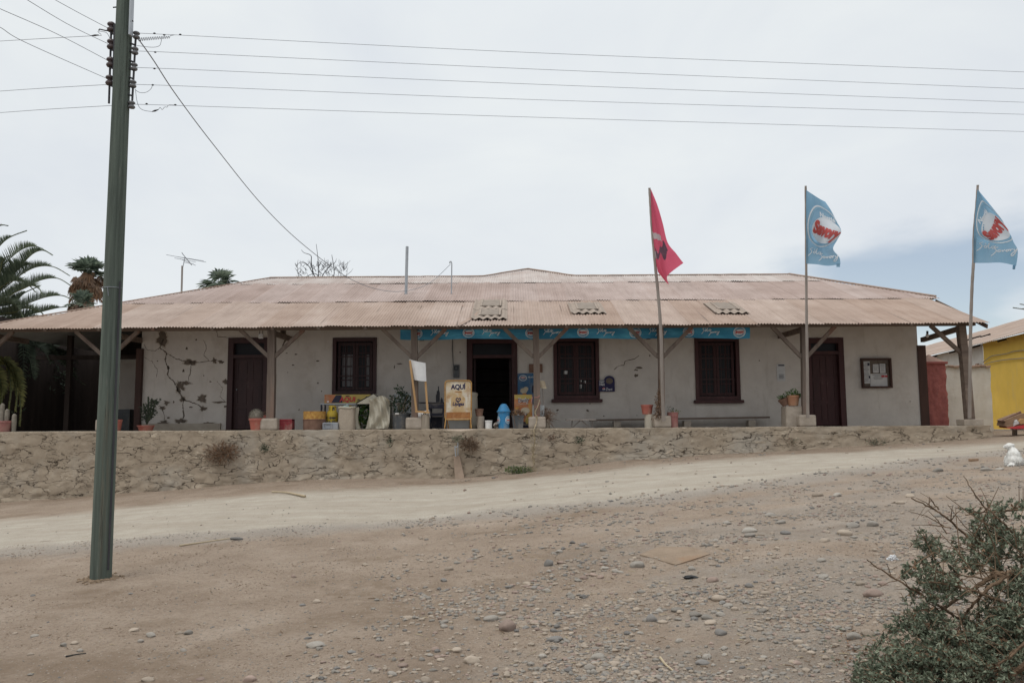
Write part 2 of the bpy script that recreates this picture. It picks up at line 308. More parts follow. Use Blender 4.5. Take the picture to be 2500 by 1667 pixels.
# ------------------------------------------------------------------ mesh builder
def frame(d):
    d = d.normalized()
    u = Vector((0, 0, 1)) if abs(d.z) < .95 else Vector((1, 0, 0))
    a = d.cross(u).normalized()
    return a, a.cross(d).normalized()
class MB:
    def __init__(s): s.v, s.f, s.m, s.attr = [], [], [], None
    def add(s, vs, fs, m=0):
        o = len(s.v); s.v += [Vector(v) for v in vs]
        s.f += [tuple(i + o for i in f) for f in fs]; s.m += [m] * len(fs); return s
    def box(s, c, d, m=0, rot=None, bev=0.0):
        x, y, z = d[0] / 2, d[1] / 2, d[2] / 2
        if bev:
            bm = bmesh.new(); bmesh.ops.create_cube(bm, size=1)
            for v in bm.verts: v.co = Vector((v.co.x * d[0], v.co.y * d[1], v.co.z * d[2]))
            bmesh.ops.bevel(bm, geom=bm.edges[:], offset=bev, segments=2, affect='EDGES', profile=.6)
            vs = [v.co.copy() for v in bm.verts]; bm.verts.index_update(); fs = [[v.index for v in f.verts] for f in bm.faces]; bm.free()
        else:
            vs = [Vector((a, b, q)) for a in (-x, x) for b in (-y, y) for q in (-z, z)]
            fs = [(0, 1, 3, 2), (4, 6, 7, 5), (0, 4, 5, 1), (2, 3, 7, 6), (0, 2, 6, 4), (1, 5, 7, 3)]
        if rot: vs = [rot @ v for v in vs]
        return s.add([v + Vector(c) for v in vs], fs, m)
    def bar(s, a, b, w, h, m=0, up=None):
        a, b = Vector(a), Vector(b); d = (b - a)
        u, v = frame(d)
        if up is not None:
            v = (Vector(up) - d.normalized() * Vector(up).dot(d.normalized())).normalized(); u = d.normalized().cross(v)
        vs = []
        for p in (a, b):
            for i, j in ((-1, -1), (1, -1), (1, 1), (-1, 1)): vs.append(p + u * i * w / 2 + v * j * h / 2)
        return s.add(vs, [(0, 3, 2, 1), (4, 5, 6, 7), (0, 1, 5, 4), (1, 2, 6, 5), (2, 3, 7, 6), (3, 0, 4, 7)], m)
    def tube(s, pts, r, seg=8, m=0, cap=True):
        pts = [Vector(p) for p in pts]; n = len(pts)
        rr = r if isinstance(r, (list, tuple)) else [r] * n
        vs, fs = [], []; pa = None
        for i, p in enumerate(pts):
            d = pts[min(i + 1, n - 1)] - pts[max(i - 1, 0)]
            a, b = frame(d)
            if pa is not None:
                a = (pa - d.normalized() * pa.dot(d.normalized()))
                a = a.normalized() if a.length > 1e-6 else frame(d)[0]
                b = a.cross(d.normalized())
            pa = a
            for k in range(seg):
                t = 2 * math.pi * k / seg
                vs.append(p + (a * math.cos(t) + b * math.sin(t)) * rr[i])
        for i in range(n - 1):
            for k in range(seg):
                q = (k + 1) % seg
                fs.append((i * seg + k, (i + 1) * seg + k, (i + 1) * seg + q, i * seg + q))
        if cap: fs += [tuple(range(seg)), tuple((n - 1) * seg + k for k in reversed(range(seg)))]
        return s.add(vs, fs, m)
    def lathe(s, c, prof, seg=24, m=0, sx=1, sy=1, cap=True, rot=None):
        c = Vector(c); vs, fs = [], []
        for r, z in prof:
            for k in range(seg):
                t = 2 * math.pi * k / seg
                q = Vector((r * math.cos(t) * sx, r * math.sin(t) * sy, z))
                vs.append(c + (rot @ q if rot else q))
        for i in range(len(prof) - 1):
            for k in range(seg):
                q = (k + 1) % seg
                fs.append((i * seg + k, i * seg + q, (i + 1) * seg + q, (i + 1) * seg + k))
        if cap: fs += [tuple(reversed(range(seg))), tuple((len(prof) - 1) * seg + k for k in range(seg))]
        return s.add(vs, fs, m)
    def ell(s, c, r, m=0, seg=14, rings=9, rot=None, nz=0.0, fr=3):
        vs, fs = [], []; c = Vector(c)
        for i in range(rings + 1):
            ph = math.pi * i / rings
            for k in range(seg):
                t = 2 * math.pi * k / seg
                q = Vector((math.sin(ph) * math.cos(t), math.sin(ph) * math.sin(t), -math.cos(ph)))
                if nz: q *= 1 + nz * fbm(q.x * fr + c.x * 7, q.y * fr + c.y * 3, q.z * fr)
                q = Vector((q.x * r[0], q.y * r[1], q.z * r[2]))
                vs.append(c + (rot @ q if rot else q))
        for i in range(rings):
            for k in range(seg):
                q = (k + 1) % seg
                fs.append((i * seg + k, i * seg + q, (i + 1) * seg + q, (i + 1) * seg + k))
        return s.add(vs, fs, m)
    def poly(s, pts, m=0): return s.add(pts, [tuple(range(len(pts)))], m)
    def grid(s, fn, nu, nv, m=0, mf=None):
        o = len(s.v)
        s.v += [Vector(fn(i / nu, j / nv)) for j in range(nv + 1) for i in range(nu + 1)]
        for j in range(nv):
            for i in range(nu):
                a = o + j * (nu + 1) + i
                s.f.append((a, a + 1, a + nu + 2, a + nu + 1)); s.m.append(mf((i + .5) / nu, (j + .5) / nv) if mf else m)
        return s
    def leaf(s, p, d, w, L, m=0, bend=.15):
        """one leaf: two triangles folded along the rib"""
        d = d.normalized(); a, b = frame(d)
        t = random.uniform(0, 6.283); a, b = a * math.cos(t) + b * math.sin(t), b * math.cos(t) - a * math.sin(t)
        p = Vector(p); tip = p + d * L - b * L * bend
        mid = p + d * L * .5
        return s.add([p, mid + a * w / 2 + b * w * .2, tip, mid - a * w / 2 + b * w * .2], [(0, 1, 2), (0, 2, 3)], m)
    def clump(s, c, r, n, w, L, m=0, out=.6, ms=None):
        c = Vector(c)
        for _ in range(n):
            q = Vector((random.gauss(0, 1), random.gauss(0, 1), random.gauss(0, 1))).normalized()
            k = random.random() ** .45
            p = c + Vector((q.x * r[0], q.y * r[1], q.z * r[2])) * k
            d = q * out + Vector((random.uniform(-1, 1), random.uniform(-1, 1), random.uniform(-.7, 1)))
            f = random.uniform(.6, 1.25)
            s.leaf(p, d, w * f, L * f, random.choice(ms) if ms else m)
        return s
    def build(s, name, mats, parent=None, smooth=False, origin=None, flat_mats=()):
        if not isinstance(mats, (list, tuple)): mats = [mats]
        if parent is not None:
            o = Vector(parent.location); q = parent.parent
            while q: o += Vector(q.location); q = q.parent
        elif origin is not None: o = Vector(origin)
        else:
            xs = [v.x for v in s.v]; ys = [v.y for v in s.v]
            o = Vector(((min(xs) + max(xs)) / 2, (min(ys) + max(ys)) / 2, min(v.z for v in s.v)))
        me = bpy.data.meshes.new(name)
        me.from_pydata([v - o for v in s.v], [], s.f)
        for q in mats: me.materials.append(M[q] if isinstance(q, str) else q)
        me.polygons.foreach_set('material_index', s.m)
        if smooth: me.polygons.foreach_set('use_smooth', [True] * len(s.f))
        if s.attr:
            at = me.color_attributes.new('mask', 'FLOAT_COLOR', 'POINT')
            at.data.foreach_set('color', [x for c in s.attr for x in c])
        me.update()
        ob = bpy.data.objects.new(name, me); col.objects.link(ob)
        if parent is not None: ob.parent = parent
        else: ob.location = o
        return ob
def tag(o, label=None, cat=None, group=None, kind=None):
    if label: o['label'] = label
    if cat: o['category'] = cat
    if group: o['group'] = group
    if kind: o['kind'] = kind
    return o
def thing(name, label, cat, loc, group=None):
    o = bpy.data.objects.new(name, None); col.objects.link(o); o.location = loc
    o.empty_display_size = .2
    return tag(o, label, cat, group)
def bez(pts, n=12):
    """smooth path through the given points"""
    pts = [Vector(p) for p in pts]; out = []
    for i in range(len(pts) - 1):
        p0, p1, p2, p3 = pts[max(i - 1, 0)], pts[i], pts[i + 1], pts[min(i + 2, len(pts) - 1)]
        for k in range(n):
            t = k / n
            out.append(.5 * ((2 * p1) + (p2 - p0) * t + (2 * p0 - 5 * p1 + 4 * p2 - p3) * t * t + (3 * p1 - p0 - 3 * p2 + p3) * t ** 3))
    out.append(pts[-1]); return out

# flat shapes in 2-D, later laid on a surface by a mapping fn(x, y, lift)
def text2d(s, size, shear=0.0, bold=0.0, width=None):
    cu = bpy.data.curves.new('lettering', 'FONT'); cu.body = s; cu.size = size; cu.shear = shear; cu.offset = bold
    cu.align_x, cu.align_y = 'CENTER', 'CENTER'; cu.resolution_u = 3
    ob = bpy.data.objects.new('lettering', cu)
    me = bpy.data.meshes.new_from_object(ob)
    vs = [(v.co.x, v.co.y) for v in me.vertices]; fs = [tuple(p.vertices) for p in me.polygons]
    bpy.data.objects.remove(ob); bpy.data.curves.remove(cu); bpy.data.meshes.remove(me)
    if width and vs:
        w = max(v[0] for v in vs) - min(v[0] for v in vs)
        vs = [(x * width / w, y) for x, y in vs]
    return vs, fs
def disc2d(rx, ry, n=28, rin=0.0):
    vs, fs = [], []
    rings = [rin, (rin + 1) / 2, 1.0] if rin else [.02, .35, .7, 1.0]
    for r in rings:
        for k in range(n): vs.append((rx * r * math.cos(6.28319 * k / n), ry * r * math.sin(6.28319 * k / n)))
    for i in range(len(rings) - 1):
        for k in range(n):
            q = (k + 1) % n; fs.append((i * n + k, (i + 1) * n + k, (i + 1) * n + q, i * n + q))
    if not rin: fs.append(tuple(range(n)))
    return vs, fs
def rect2d(w, h, nx=6, ny=2):
    vs = [(w * (i / nx - .5), h * (j / ny - .5)) for j in range(ny + 1) for i in range(nx + 1)]
    fs = [(j * (nx + 1) + i, j * (nx + 1) + i + 1, (j + 1) * (nx + 1) + i + 1, (j + 1) * (nx + 1) + i) for j in range(ny) for i in range(nx)]
    return vs, fs
def ribbon2d(lines, w):
    vs, fs = [], []
    for ln in lines:
        pts = bez([(x, y, 0) for x, y in ln], 4); o = len(vs)
        for i, p in enumerate(pts):
            d = pts[min(i + 1, len(pts) - 1)] - pts[max(i - 1, 0)]
            nn = Vector((-d.y, d.x, 0)).normalized() * w / 2
            vs += [(p.x + nn.x, p.y + nn.y), (p.x - nn.x, p.y - nn.y)]
        for i in range(len(pts) - 1): a = o + 2 * i; fs.append((a, a + 2, a + 3, a + 1))
    return vs, fs
_o = lambda x, y, r: [(x + r, y + r), (x, y + .9 * r), (x - .6 * r, y), (x, y - .8 * r), (x + .7 * r, y), (x + r, y + 1.1 * r), (x + 1.6 * r, y + 1.2 * r)]
SOLO = [[(.62, 1.05), (.42, .95), (.22, .72), (.42, .52), (.48, .30), (.25, -.15), (-.05, -.5)], _o(.85, .28, .22), [(.86, .72), (.92, .95)],
        [(1.18, .5), (1.42, 1.15), (1.2, .35), (1.3, .1), (1.5, .3)], _o(1.75, .36, .24)]
SAVO = [[(2.35, .48), (2.15, .42), (1.95, .22), (2.1, .02), (2.12, -.18), (1.9, -.6), (1.6, -1.0)], [(2.55, .0), (2.35, .0), (2.25, -.25), (2.45, -.28), (2.58, .0), (2.56, -.26)],
        [(2.72, .05), (2.78, -.22), (2.98, .1)], _o(3.18, -.08, .17), [(3.5, .15), (3.46, -.2), (3.52, .05), (3.72, .16)],
        [(3.85, .18), (3.88, -.08), (4.1, .0), (4.2, .25), (4.02, -.3), (3.75, -.75), (3.6, -.6), (3.9, -.2), (4.35, .12)]]
def script2d(size, w=.1):
    L = [[(size * (x - 2.1) , size * y * 1.0) for x, y in ln] for ln in SOLO + SAVO]
    return ribbon2d(L, size * w)
def lay(mb, flat, fn, m, at=(0, 0), ang=0.0, lift=.004):
    vs, fs = flat; ca, sa = math.cos(ang), math.sin(ang)
    mb.add([fn(at[0] + x * ca - y * sa, at[1] + x * sa + y * ca, lift) for x, y in vs], fs, m)

# ------------------------------------------------------------------ ground
def edge(pts):
    w = sorted((G(a, b).x, G(a, b).y) for a, b in pts)
    (x0, y0), (x1, y1) = w[0], w[1]; (x2, y2), (x3, y3) = w[-2], w[-1]
    return [(x0 - 60, y0 - 60 * (y1 - y0) / (x1 - x0) * .3)] + w + [(x3 + 60, y3 + 60 * .1)]
RHI = edge([(-200, 1285), (0, 1266), (450, 1222), (850, 1190), (1200, 1172), (1500, 1140), (1900, 1110), (2200, 1092), (2450, 1078)])
RLO = edge([(-200, 1368), (0, 1350), (350, 1326), (700, 1296), (1100, 1262), (1400, 1236), (1700, 1203), (2000, 1162), (2300, 1122), (2460, 1104)])
def sst(a, b, x):
    t = max(0, min(1, (x - a) / (b - a))); return t * t * (3 - 2 * t)
def masks(x, y):
    hi, lo = lin(RHI, x), lin(RLO, x)
    w = .35 * fbm(x * .7, y * .7, 20)
    road = sst(lo - .5, lo + .7, y + w) * (1 - sst(hi - 1.2, hi + .5, y + w))
    gravel = math.exp(-((y + w - lo + .1) / .75) ** 2)
    rub = sst(-1.5, 3.5, x + .25 * (12 - y)) * (1 - sst(lo - 1.5, lo + .3, y)) 
    d = fbm(x * .6 + 3, y * .9, 31)
    return (road, max(gravel, .75 * rub * sst(-.5, .5, d + .3)), sst(-.1 if y < 8 else .12, .5, d), 1)
NXG, NYG = 480, 440
xs = [.85 * math.sinh(-6.7 + 13.4 * i / NXG) for i in range(NXG + 1)]
ys = [4.6 + 1.15 * math.sinh(-3.0 + 9.7 * j / NYG) for j in range(NYG + 1)]
g = MB(); g.attr = []
for y in ys:
    for x in xs:
        g.v.append(Vector((x, y, ground(x, y) if abs(x) < 60 and y < 60 else -1.2 + .06 * max(-19, min(17, x)) * .5)))
        g.attr.append(masks(x, y) if abs(x) < 40 and 0 < y < 40 else (0, 0, 0, 1))
for j in range(NYG):
    for i in range(NXG):
        a = j * (NXG + 1) + i; g.f.append((a, a + 1, a + NXG + 2, a + NXG + 1)); g.m.append(0)
m, n, l, b = nodes('dirt')
at = n.new('ShaderNodeAttribute'); at.attribute_name = 'mask'
sp = n.new('ShaderNodeSeparateColor'); l.new(at.outputs['Color'], sp.inputs[0])
t = n.new('ShaderNodeTexCoord'); O = t.outputs['Object']
def nz(scale, det=8, rough=.65, vec=None):
    q = n.new('ShaderNodeTexNoise'); q.inputs['Scale'].default_value = scale; q.inputs['Detail'].default_value = det; q.inputs['Roughness'].default_value = rough
    l.new(vec or O, q.inputs['Vector']); return q.outputs['Fac']
def mixc(f, a, c, kind='MIX'):
    q = n.new('ShaderNodeMixRGB'); q.blend_type = kind
    for i, v in enumerate((f, a, c)):
        if isinstance(v, (int, float)): q.inputs[i].default_value = v
        elif isinstance(v, tuple): q.inputs[i].default_value = c4(v)
        else: l.new(v, q.inputs[i])
    return q.outputs[0]
def mth(op, a, c=0.0, d=0.0):
    q = n.new('ShaderNodeMath'); q.operation = op
    for i, v in enumerate((a, c, d)):
        if isinstance(v, (int, float)): q.inputs[i].default_value = v
        else: l.new(v, q.inputs[i])
    return q.outputs[0]
def mapr(v, a, c, d=0.0, e_=1.0):
    q = n.new('ShaderNodeMapRange')
    for i, w_ in zip((1, 2, 3, 4), (a, c, d, e_)): q.inputs[i].default_value = w_
    l.new(v, q.inputs[0]); return q.outputs[0]
dirt = ramp(n, l, nz(1.1, 9, .7), [(.3, (.225, .170, .128)), (.52, (.295, .232, .179)), (.72, (.355, .29, .232))])
dirt = mixc(mapr(nz(24, 7, .8), .5, .66, 0, .8), dirt, (.165, .118, .083))  # dark clod tones, deepened to stand for small shadows in the dirt
dirt = mixc(mapr(nz(70, 4, .7), .58, .68, 0, .6), dirt, (.43, .36, .285))
dirt = mixc(mth('MULTIPLY', sp.outputs[2], mapr(nz(5), .35, .6, .15, .85)), dirt, (.20, .148, .106))
road = ramp(n, l, nz(2.2, 8, .7), [(.3, (.34, .295, .24)), (.7, (.44, .395, .33))])
road = mixc(mapr(nz(34, 6, .8), .54, .68, 0, .7), road, (.255, .225, .185))
road = mixc(mapr(nz(55, 4, .7), .60, .70, 0, .6), road, (.56, .52, .45))
rf = mth('MULTIPLY_ADD', mth('SUBTRACT', nz(3.5), .5), .7, sp.outputs[0])
mpr = n.new('ShaderNodeMapping'); mpr.inputs['Scale'].default_value = (.25, 2.6, 1); mpr.inputs['Rotation'].default_value = (0, 0, R(-9)); l.new(O, mpr.inputs[0])
road = mixc(mapr(nz(1.0, 6, .6, mpr.outputs[0]), .45, .70, 0, .6), road, (.30, .25, .195))
base = mixc(mapr(rf, .10, .95), dirt, road)
gr = ramp(n, l, nz(42, 4, .7), [(.35, (.20, .185, .165)), (.5, (.29, .262, .23)), (.66, (.38, .35, .31))])
gf = mth('MULTIPLY_ADD', mth('SUBTRACT', nz(6), .5), 1.0, sp.outputs[1])
base = mixc(mapr(gf, .35, .95, 0, .6), base, gr)
# fine grit: scattered light and dark grains
vo = n.new('ShaderNodeTexVoronoi'); vo.inputs['Scale'].default_value = 55; l.new(O, vo.inputs['Vector'])
vs_ = n.new('ShaderNodeSeparateColor'); l.new(vo.outputs['Color'], vs_.inputs[0])
sel = mth('MULTIPLY', mth('GREATER_THAN', vs_.outputs[0], .86), mth('LESS_THAN', vo.outputs['Distance'], .36))
base = mixc(mth('MULTIPLY', sel, .8), base, ramp(n, l, vs_.outputs[1], [(.0, (.13, .115, .10)), (.5, (.24, .21, .18)), (1, (.44, .40, .35))]))
l.new(base, b.inputs['Base Color']); b.inputs['Roughness'].default_value = .97; b.inputs['Specular IOR Level'].default_value = .05
hh = mth('ADD', mth('MULTIPLY', nz(9, 10, .72), .55), mth('MULTIPLY', nz(60, 6, .7), .28))
hh = mth('MULTIPLY_ADD', sel, .12, hh)
bp = n.new('ShaderNodeBump'); bp.inputs['Strength'].default_value = 1.0; bp.inputs['Distance'].default_value = .07
l.new(hh, bp.inputs['Height']); l.new(bp.outputs[0], b.inputs['Normal'])
M['dirt'] = m
tag(g.build('ground', 'dirt', smooth=True, origin=(0, 0, 0)), kind='structure')

# ------------------------------------------------------------------ terrace wall
m, n, l, b = nodes('mud_and_rubble')
t = n.new('ShaderNodeTexCoord'); O = t.outputs['Object']
mp = n.new('ShaderNodeMapping'); mp.inputs['Scale'].default_value = (1, 1, 2.7); l.new(O, mp.inputs[0])
dn = n.new('ShaderNodeTexNoise'); dn.inputs['Scale'].default_value = 2.6; dn.inputs['Detail'].default_value = 6; l.new(mp.outputs[0], dn.inputs['Vector'])
wv = n.new('ShaderNodeVectorMath'); wv.operation = 'MULTIPLY_ADD'; wv.inputs[1].default_value = (.85, .4, .85)
l.new(dn.outputs['Color'], wv.inputs[0]); l.new(mp.outputs[0], wv.inputs[2]); V = wv.outputs[0]
mud = ramp(n, l, nz(2.4, 9, .7), [(.3, (.255, .205, .153)), (.55, (.335, .275, .21)), (.75, (.395, .332, .262))])
mud = mixc(mapr(nz(.55, 5), .5, .66, 0, .6), mud, (.34, .315, .275))
vo = n.new('ShaderNodeTexVoronoi'); vo.inputs['Scale'].default_value = 4.2; l.new(V, vo.inputs['Vector'])
vc = n.new('ShaderNodeSeparateColor'); l.new(vo.outputs['Color'], vc.inputs[0])
ve = n.new('ShaderNodeTexVoronoi'); ve.feature = 'DISTANCE_TO_EDGE'; ve.inputs['Scale'].default_value = 4.2; l.new(V, ve.inputs['Vector'])
st = mth('MULTIPLY', mapr(vc.outputs[0], .80, .86), mapr(ve.outputs['Distance'], .10, .17))
st = mth('MULTIPLY', st, mapr(nz(4), .42, .55))
mud = mixc(mth('MULTIPLY', st, .85), mud, ramp(n, l, nz(9), [(.35, (.38, .30, .22)), (.65, (.52, .45, .36))]))
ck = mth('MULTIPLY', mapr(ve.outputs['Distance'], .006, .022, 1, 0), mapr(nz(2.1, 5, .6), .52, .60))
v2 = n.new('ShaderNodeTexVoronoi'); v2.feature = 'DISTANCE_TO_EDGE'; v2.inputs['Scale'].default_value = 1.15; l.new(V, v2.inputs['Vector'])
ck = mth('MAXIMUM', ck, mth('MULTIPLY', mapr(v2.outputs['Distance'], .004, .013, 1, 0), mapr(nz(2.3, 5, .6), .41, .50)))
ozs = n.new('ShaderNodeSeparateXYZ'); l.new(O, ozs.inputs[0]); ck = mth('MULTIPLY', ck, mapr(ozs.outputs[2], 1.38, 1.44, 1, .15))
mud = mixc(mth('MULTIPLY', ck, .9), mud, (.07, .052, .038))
l.new(mud, b.inputs['Base Color']); b.inputs['Roughness'].default_value = .98; b.inputs['Specular IOR Level'].default_value = .05
hh = mth('ADD', mth('MULTIPLY', nz(14, 9, .7), .35), mth('MULTIPLY', st, .35))
hh = mth('SUBTRACT', hh, mth('MULTIPLY', ck, .9))
bp = n.new('ShaderNodeBump'); bp.inputs['Strength'].default_value = .9; bp.inputs['Distance'].default_value = .05
l.new(hh, bp.inputs['Height']); l.new(bp.outputs[0], b.inputs['Normal'])
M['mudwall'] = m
XL, XR = -19.0, P(2420, 1040, YR).x
tw = thing('terrace_wall', 'long rough mud and rubble retaining wall below the porch', 'retaining wall', (0, YR, F - 1.5))
def wface(u, v):
    x = XL + (XR - XL) * u
    top = F + .016 * fbm(x * 1.3, 0, 2) - .03 * max(0, fbm(x * 3.1, 4, 2) - .25) - .05 * math.exp(-((x - (-1.35)) / .35) ** 2)
    bot = ground0(x, YR) - .25
    if v > .92:                                    # rounded lip running back onto the porch
        k = (v - .92) / .08
        return (x, YR + .02 + .5 * k * k, top + .004 * math.sin(k * 3.14) - .002)
    q = v / .92; z = bot + (top - bot) * q
    vd, vp = noise.voronoi(Vector((x * 2.2 + .25 * fbm(x * 2, z * 2, 1), 0, z * 4.0)))
    ed = min(1, (vd[1] - vd[0]) * 2.2)
    s = (.012 + .04 * (1 - sst(.05, .4, q))) * ed * sst(-.25, .45, fbm(x * .8, z * 1.4, 44) + .5 * (1 - q)) + .03 * fbm(x * 1.1, z * 1.5, 7) + .011 * fbm(x * 6, z * 7, 8)
    s += .10 * max(0, 1 - q) ** 2
    s *= min(1, (1 - q) * 9 + .15)
    xx = x + (.08 * fbm(z * 4, 1, 3) if u > .999 else 0)
    return (xx, YR + .02 - s, z)
w = MB().grid(wface, 760, 52)
w.grid(lambda u, v: (XR + .05 * fbm(u * 9, v * 6, 2) - .02, YR + .02 + 3.4 * u, (ground0(XR, YR) - .3) * (1 - v) + (F - .01) * v), 20, 12)
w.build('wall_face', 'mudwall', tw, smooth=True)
MB().poly([(XL, YR + .45, F - .004), (XR - .02, YR + .45, F - .004), (XR - .02, 36, F - .004), (XL, 36, F - .004)]).build('porch_floor', 'cement', tw)

# ------------------------------------------------------------------ the shop building
SL = .354
EZ = P(1250, 794, YE).z
def roofz(Y): return EZ + SL * (Y - YE)
def RP(px, py, lift=0.0):
    d = ray(px, py); Y = (EZ + lift - SL * YE) / (d.z / d.y - SL)
    return d * (Y / d.y)
S1, S2, RG, AP = RP(1250, 735).y, RP(1250, 691).y, RP(1250, 675.5).y, RP(1288, 657.5)
HL, HR = RP(660, 678), RP(1930, 673)
CLx, CRx = -13.75, RP(2408, 783).x
KR = RP(2290, 727)
house = thing('shop_building', 'long low adobe shop with a rusty corrugated roof and a porch of wooden posts', 'building', (0, YW, F))
XA, XB = P(340, 1000, YW).x, P(2249, 1000, YW).x
def wx(px): return P(px, 930, YW).x
def wz(py, px=1250): return P(px, py, YW).z
TOPZ = [wz(825, p) for p in (606, 865, 1200, 1407, 1751, 2015)]
ops = [('door', 556, 656, None), ('window', 812, 919, 963), ('shop', 1140, 1263, None), ('window', 1352, 1463, 974), ('window', 1698, 1806, 976), ('door', 1969, 2062, None)]
OP = []
for (k, a, c, bt), tz in zip(ops, TOPZ):
    OP.append((k, wx(a), wx(c), F if bt is None else wz(bt, (a + c) / 2), tz))
WT = roofz(YW) - .05
xc = sorted({XA, XB, *[o[1] for o in OP], *[o[2] for o in OP]})
zc = sorted({F, WT, *[o[3] for o in OP], *[o[4] for o in OP]})
def solid(x, z): return not any(o[1] < x < o[2] and o[3] < z < o[4] for o in OP)
TH = .38
wl_ = MB()
for i in range(len(xc) - 1):
    for j in range(len(zc) - 1):
        x0, x1, z0, z1 = xc[i], xc[i + 1], zc[j], zc[j + 1]
        if solid((x0 + x1) / 2, (z0 + z1) / 2):
            wl_.poly([(x0, YW, z0), (x1, YW, z0), (x1, YW, z1), (x0, YW, z1)])
            wl_.poly([(x0, YW + TH, z1), (x1, YW + TH, z1), (x1, YW + TH, z0), (x0, YW + TH, z0)])
for k, x0, x1, z0, z1 in OP:
    wl_.poly([(x0, YW, z0), (x0, YW, z1), (x0, YW + TH, z1), (x0, YW + TH, z0)])
    wl_.poly([(x1, YW, z0), (x1, YW + TH, z0), (x1, YW + TH, z1), (x1, YW, z1)])
    wl_.poly([(x0, YW, z1), (x1, YW, z1), (x1, YW + TH, z1), (x0, YW + TH, z1)])
    wl_.poly([(x0, YW, z0), (x0, YW + TH, z0), (x1, YW + TH, z0), (x1, YW, z0)])
wl_.box(((XA + .17), YW + 4.6, (F + WT) / 2), (.34, 8.44, WT - F))
wl_.box(((XB - .17), YW + 4.6, (F + WT) / 2), (.34, 8.44, WT - F))
wl_.box(((XA + XB) / 2, YW + 8.99, (F + WT) / 2), (XB - XA, .34, WT - F))
# fallen plaster and cracks, exposing the adobe
def wpt(zx, zy, k=3.015, oy=540, ox=0): return P(ox + zx / k, oy + zy / k, YW - .005)
random.seed(3)
def blob(zx, zy, rx, ry, n=30, f=wpt, j=.42, seed=None):
    q = random.uniform(0, 99); pts = []
    for i in range(n):
        a = 6.28319 * i / n
        r = .86 + j * 1.6 * fbm(math.cos(a) * 1.7 + q, math.sin(a) * 1.7, q)
        pts.append(f(zx + rx * r * math.cos(a), zy + ry * r * math.sin(a)))
    wl_.poly(list(reversed(pts)), 1)
    if rx * ry > 250:
        c_ = sum(pts, Vector()) / n; hp = []
        for i, p in enumerate(pts):
            k_ = 1.18 + .3 * abs(fbm(i * .6 + q, 2, q)); hp.append(c_ + (p - c_) * k_ + Vector((0, .002, 0)))
        wl_.poly(list(reversed(hp)), 2)
def crack(pts, w0=5, f=wpt):
    pp = []
    for (a, b_), (c, d) in zip(pts, pts[1:]):
        nn = max(2, int(math.hypot(c - a, d - b_) / 9))
        for i in range(nn):
            k = i / nn; pp.append((a + (c - a) * k + random.uniform(-4, 4), b_ + (d - b_) * k + random.uniform(-4, 4)))
    pp.append(pts[-1])
    for i in range(len(pp) - 1):
        (a, b_), (c, d) = pp[i], pp[i + 1]
        L = math.hypot(c - a, d - b_) or 1; wdt = w0 * random.uniform(.4, 1.3) / 2
        nx_, ny_ = -(d - b_) / L * wdt, (c - a) / L * wdt
        q = [f(a + nx_, b_ + ny_), f(a - nx_, b_ - ny_), f(c - nx_, d - ny_), f(c + nx_, d + ny_)]
        if (q[1] - q[0]).cross(q[2] - q[1]).y > 0: q.reverse()
        wl_.poly(q, 1)
crack([(1205, 870), (1175, 930), (1225, 970), (1215, 1030), (1240, 1080), (1230, 1130), (1285, 1190), (1320, 1260), (1350, 1310), (1345, 1370), (1355, 1430), (1340, 1480)], 9)
crack([(1225, 970), (1290, 1010), (1370, 1035), (1440, 1040), (1540, 1030), (1580, 1020), (1650, 1035)], 6)
crack([(1350, 1310), (1400, 1330), (1460, 1350), (1500, 1390)], 7)
crack([(1175, 930), (1140, 955), (1085, 950), (1060, 905)], 3)
crack([(1060, 1000), (1120, 1035), (1160, 1095), (1150, 1150)], 3)
crack([(1500, 870), (1520, 930), (1500, 985), (1540, 1028)], 3)
crack([(1600, 1180), (1640, 1230), (1620, 1290), (1660, 1330)], 3)
crack([(1090, 1300), (1130, 1340), (1190, 1370), (1210, 1440), (1208, 1482)], 4)
crack([(1410, 1050), (1400, 1110), (1385, 1180)], 5)
crack([(1590, 800), (1605, 850), (1690, 858)], 3)
for a in [(1190, 865, 36, 56), (1410, 1038, 42, 22), (1580, 1025, 16, 22), (1630, 1036, 20, 11), (1322, 1225, 34, 44), (1372, 1190, 46, 13), (1492, 1306, 38, 26), (1492, 1380, 24, 18), (1608, 1331, 52, 8), (1664, 1180, 22, 18), (1208, 1482, 44, 17), (1322, 1472, 40, 20), (1530, 1485, 40, 7), (1240, 1446, 12, 8), (1225, 1334, 26, 16), (1240, 1080, 11, 16), (1345, 1312, 24, 18), (1660, 1362, 16, 8), (1375, 936, 9, 12), (1350, 1102, 8, 12), (1548, 1180, 7, 6), (1500, 1136, 5, 6), (1444, 872, 7, 8), (1158, 1028, 6, 5), (1278, 1330, 6, 9), (1196, 1378, 22, 14), (1406, 1368, 14, 7)]:
    blob(*a)
opx = lambda x, y: P(x, y, YW - .004)
for a in [(1560, 897, 9, 3), (1553, 903, 5, 3), (1553, 916, 6, 5), (1435, 1003, 3, 3), (1361, 1001, 3, 3), (1433, 1001, 3, 2.5), (1474, 1015, 2, 2), (1555, 1014, 1.6, 1.3), (775, 881, 4, 2), (723, 865, 4, 2), (700, 862, 3, 1.5), (715, 891, 3, 2), (776, 935, 2.4, 2.2), (775, 881, 2, 2), (702, 909, 1.6, 1.5), (785, 955, 1.6, 2), (730, 1000, 1.8, 1.8), (963, 895, 2.2, 4), (976, 888, 8, 1.5), (1123, 860, 2, 2), (1316, 914, 2, 2.5), (1398, 970, 2, 1.5), (1586, 868, 2, 3), (1854, 880, 2.4, 1.6), (2222, 980, 1.6, 1.6), (1440, 985, 2, 1.5)]:
    blob(*a, 10, opx)
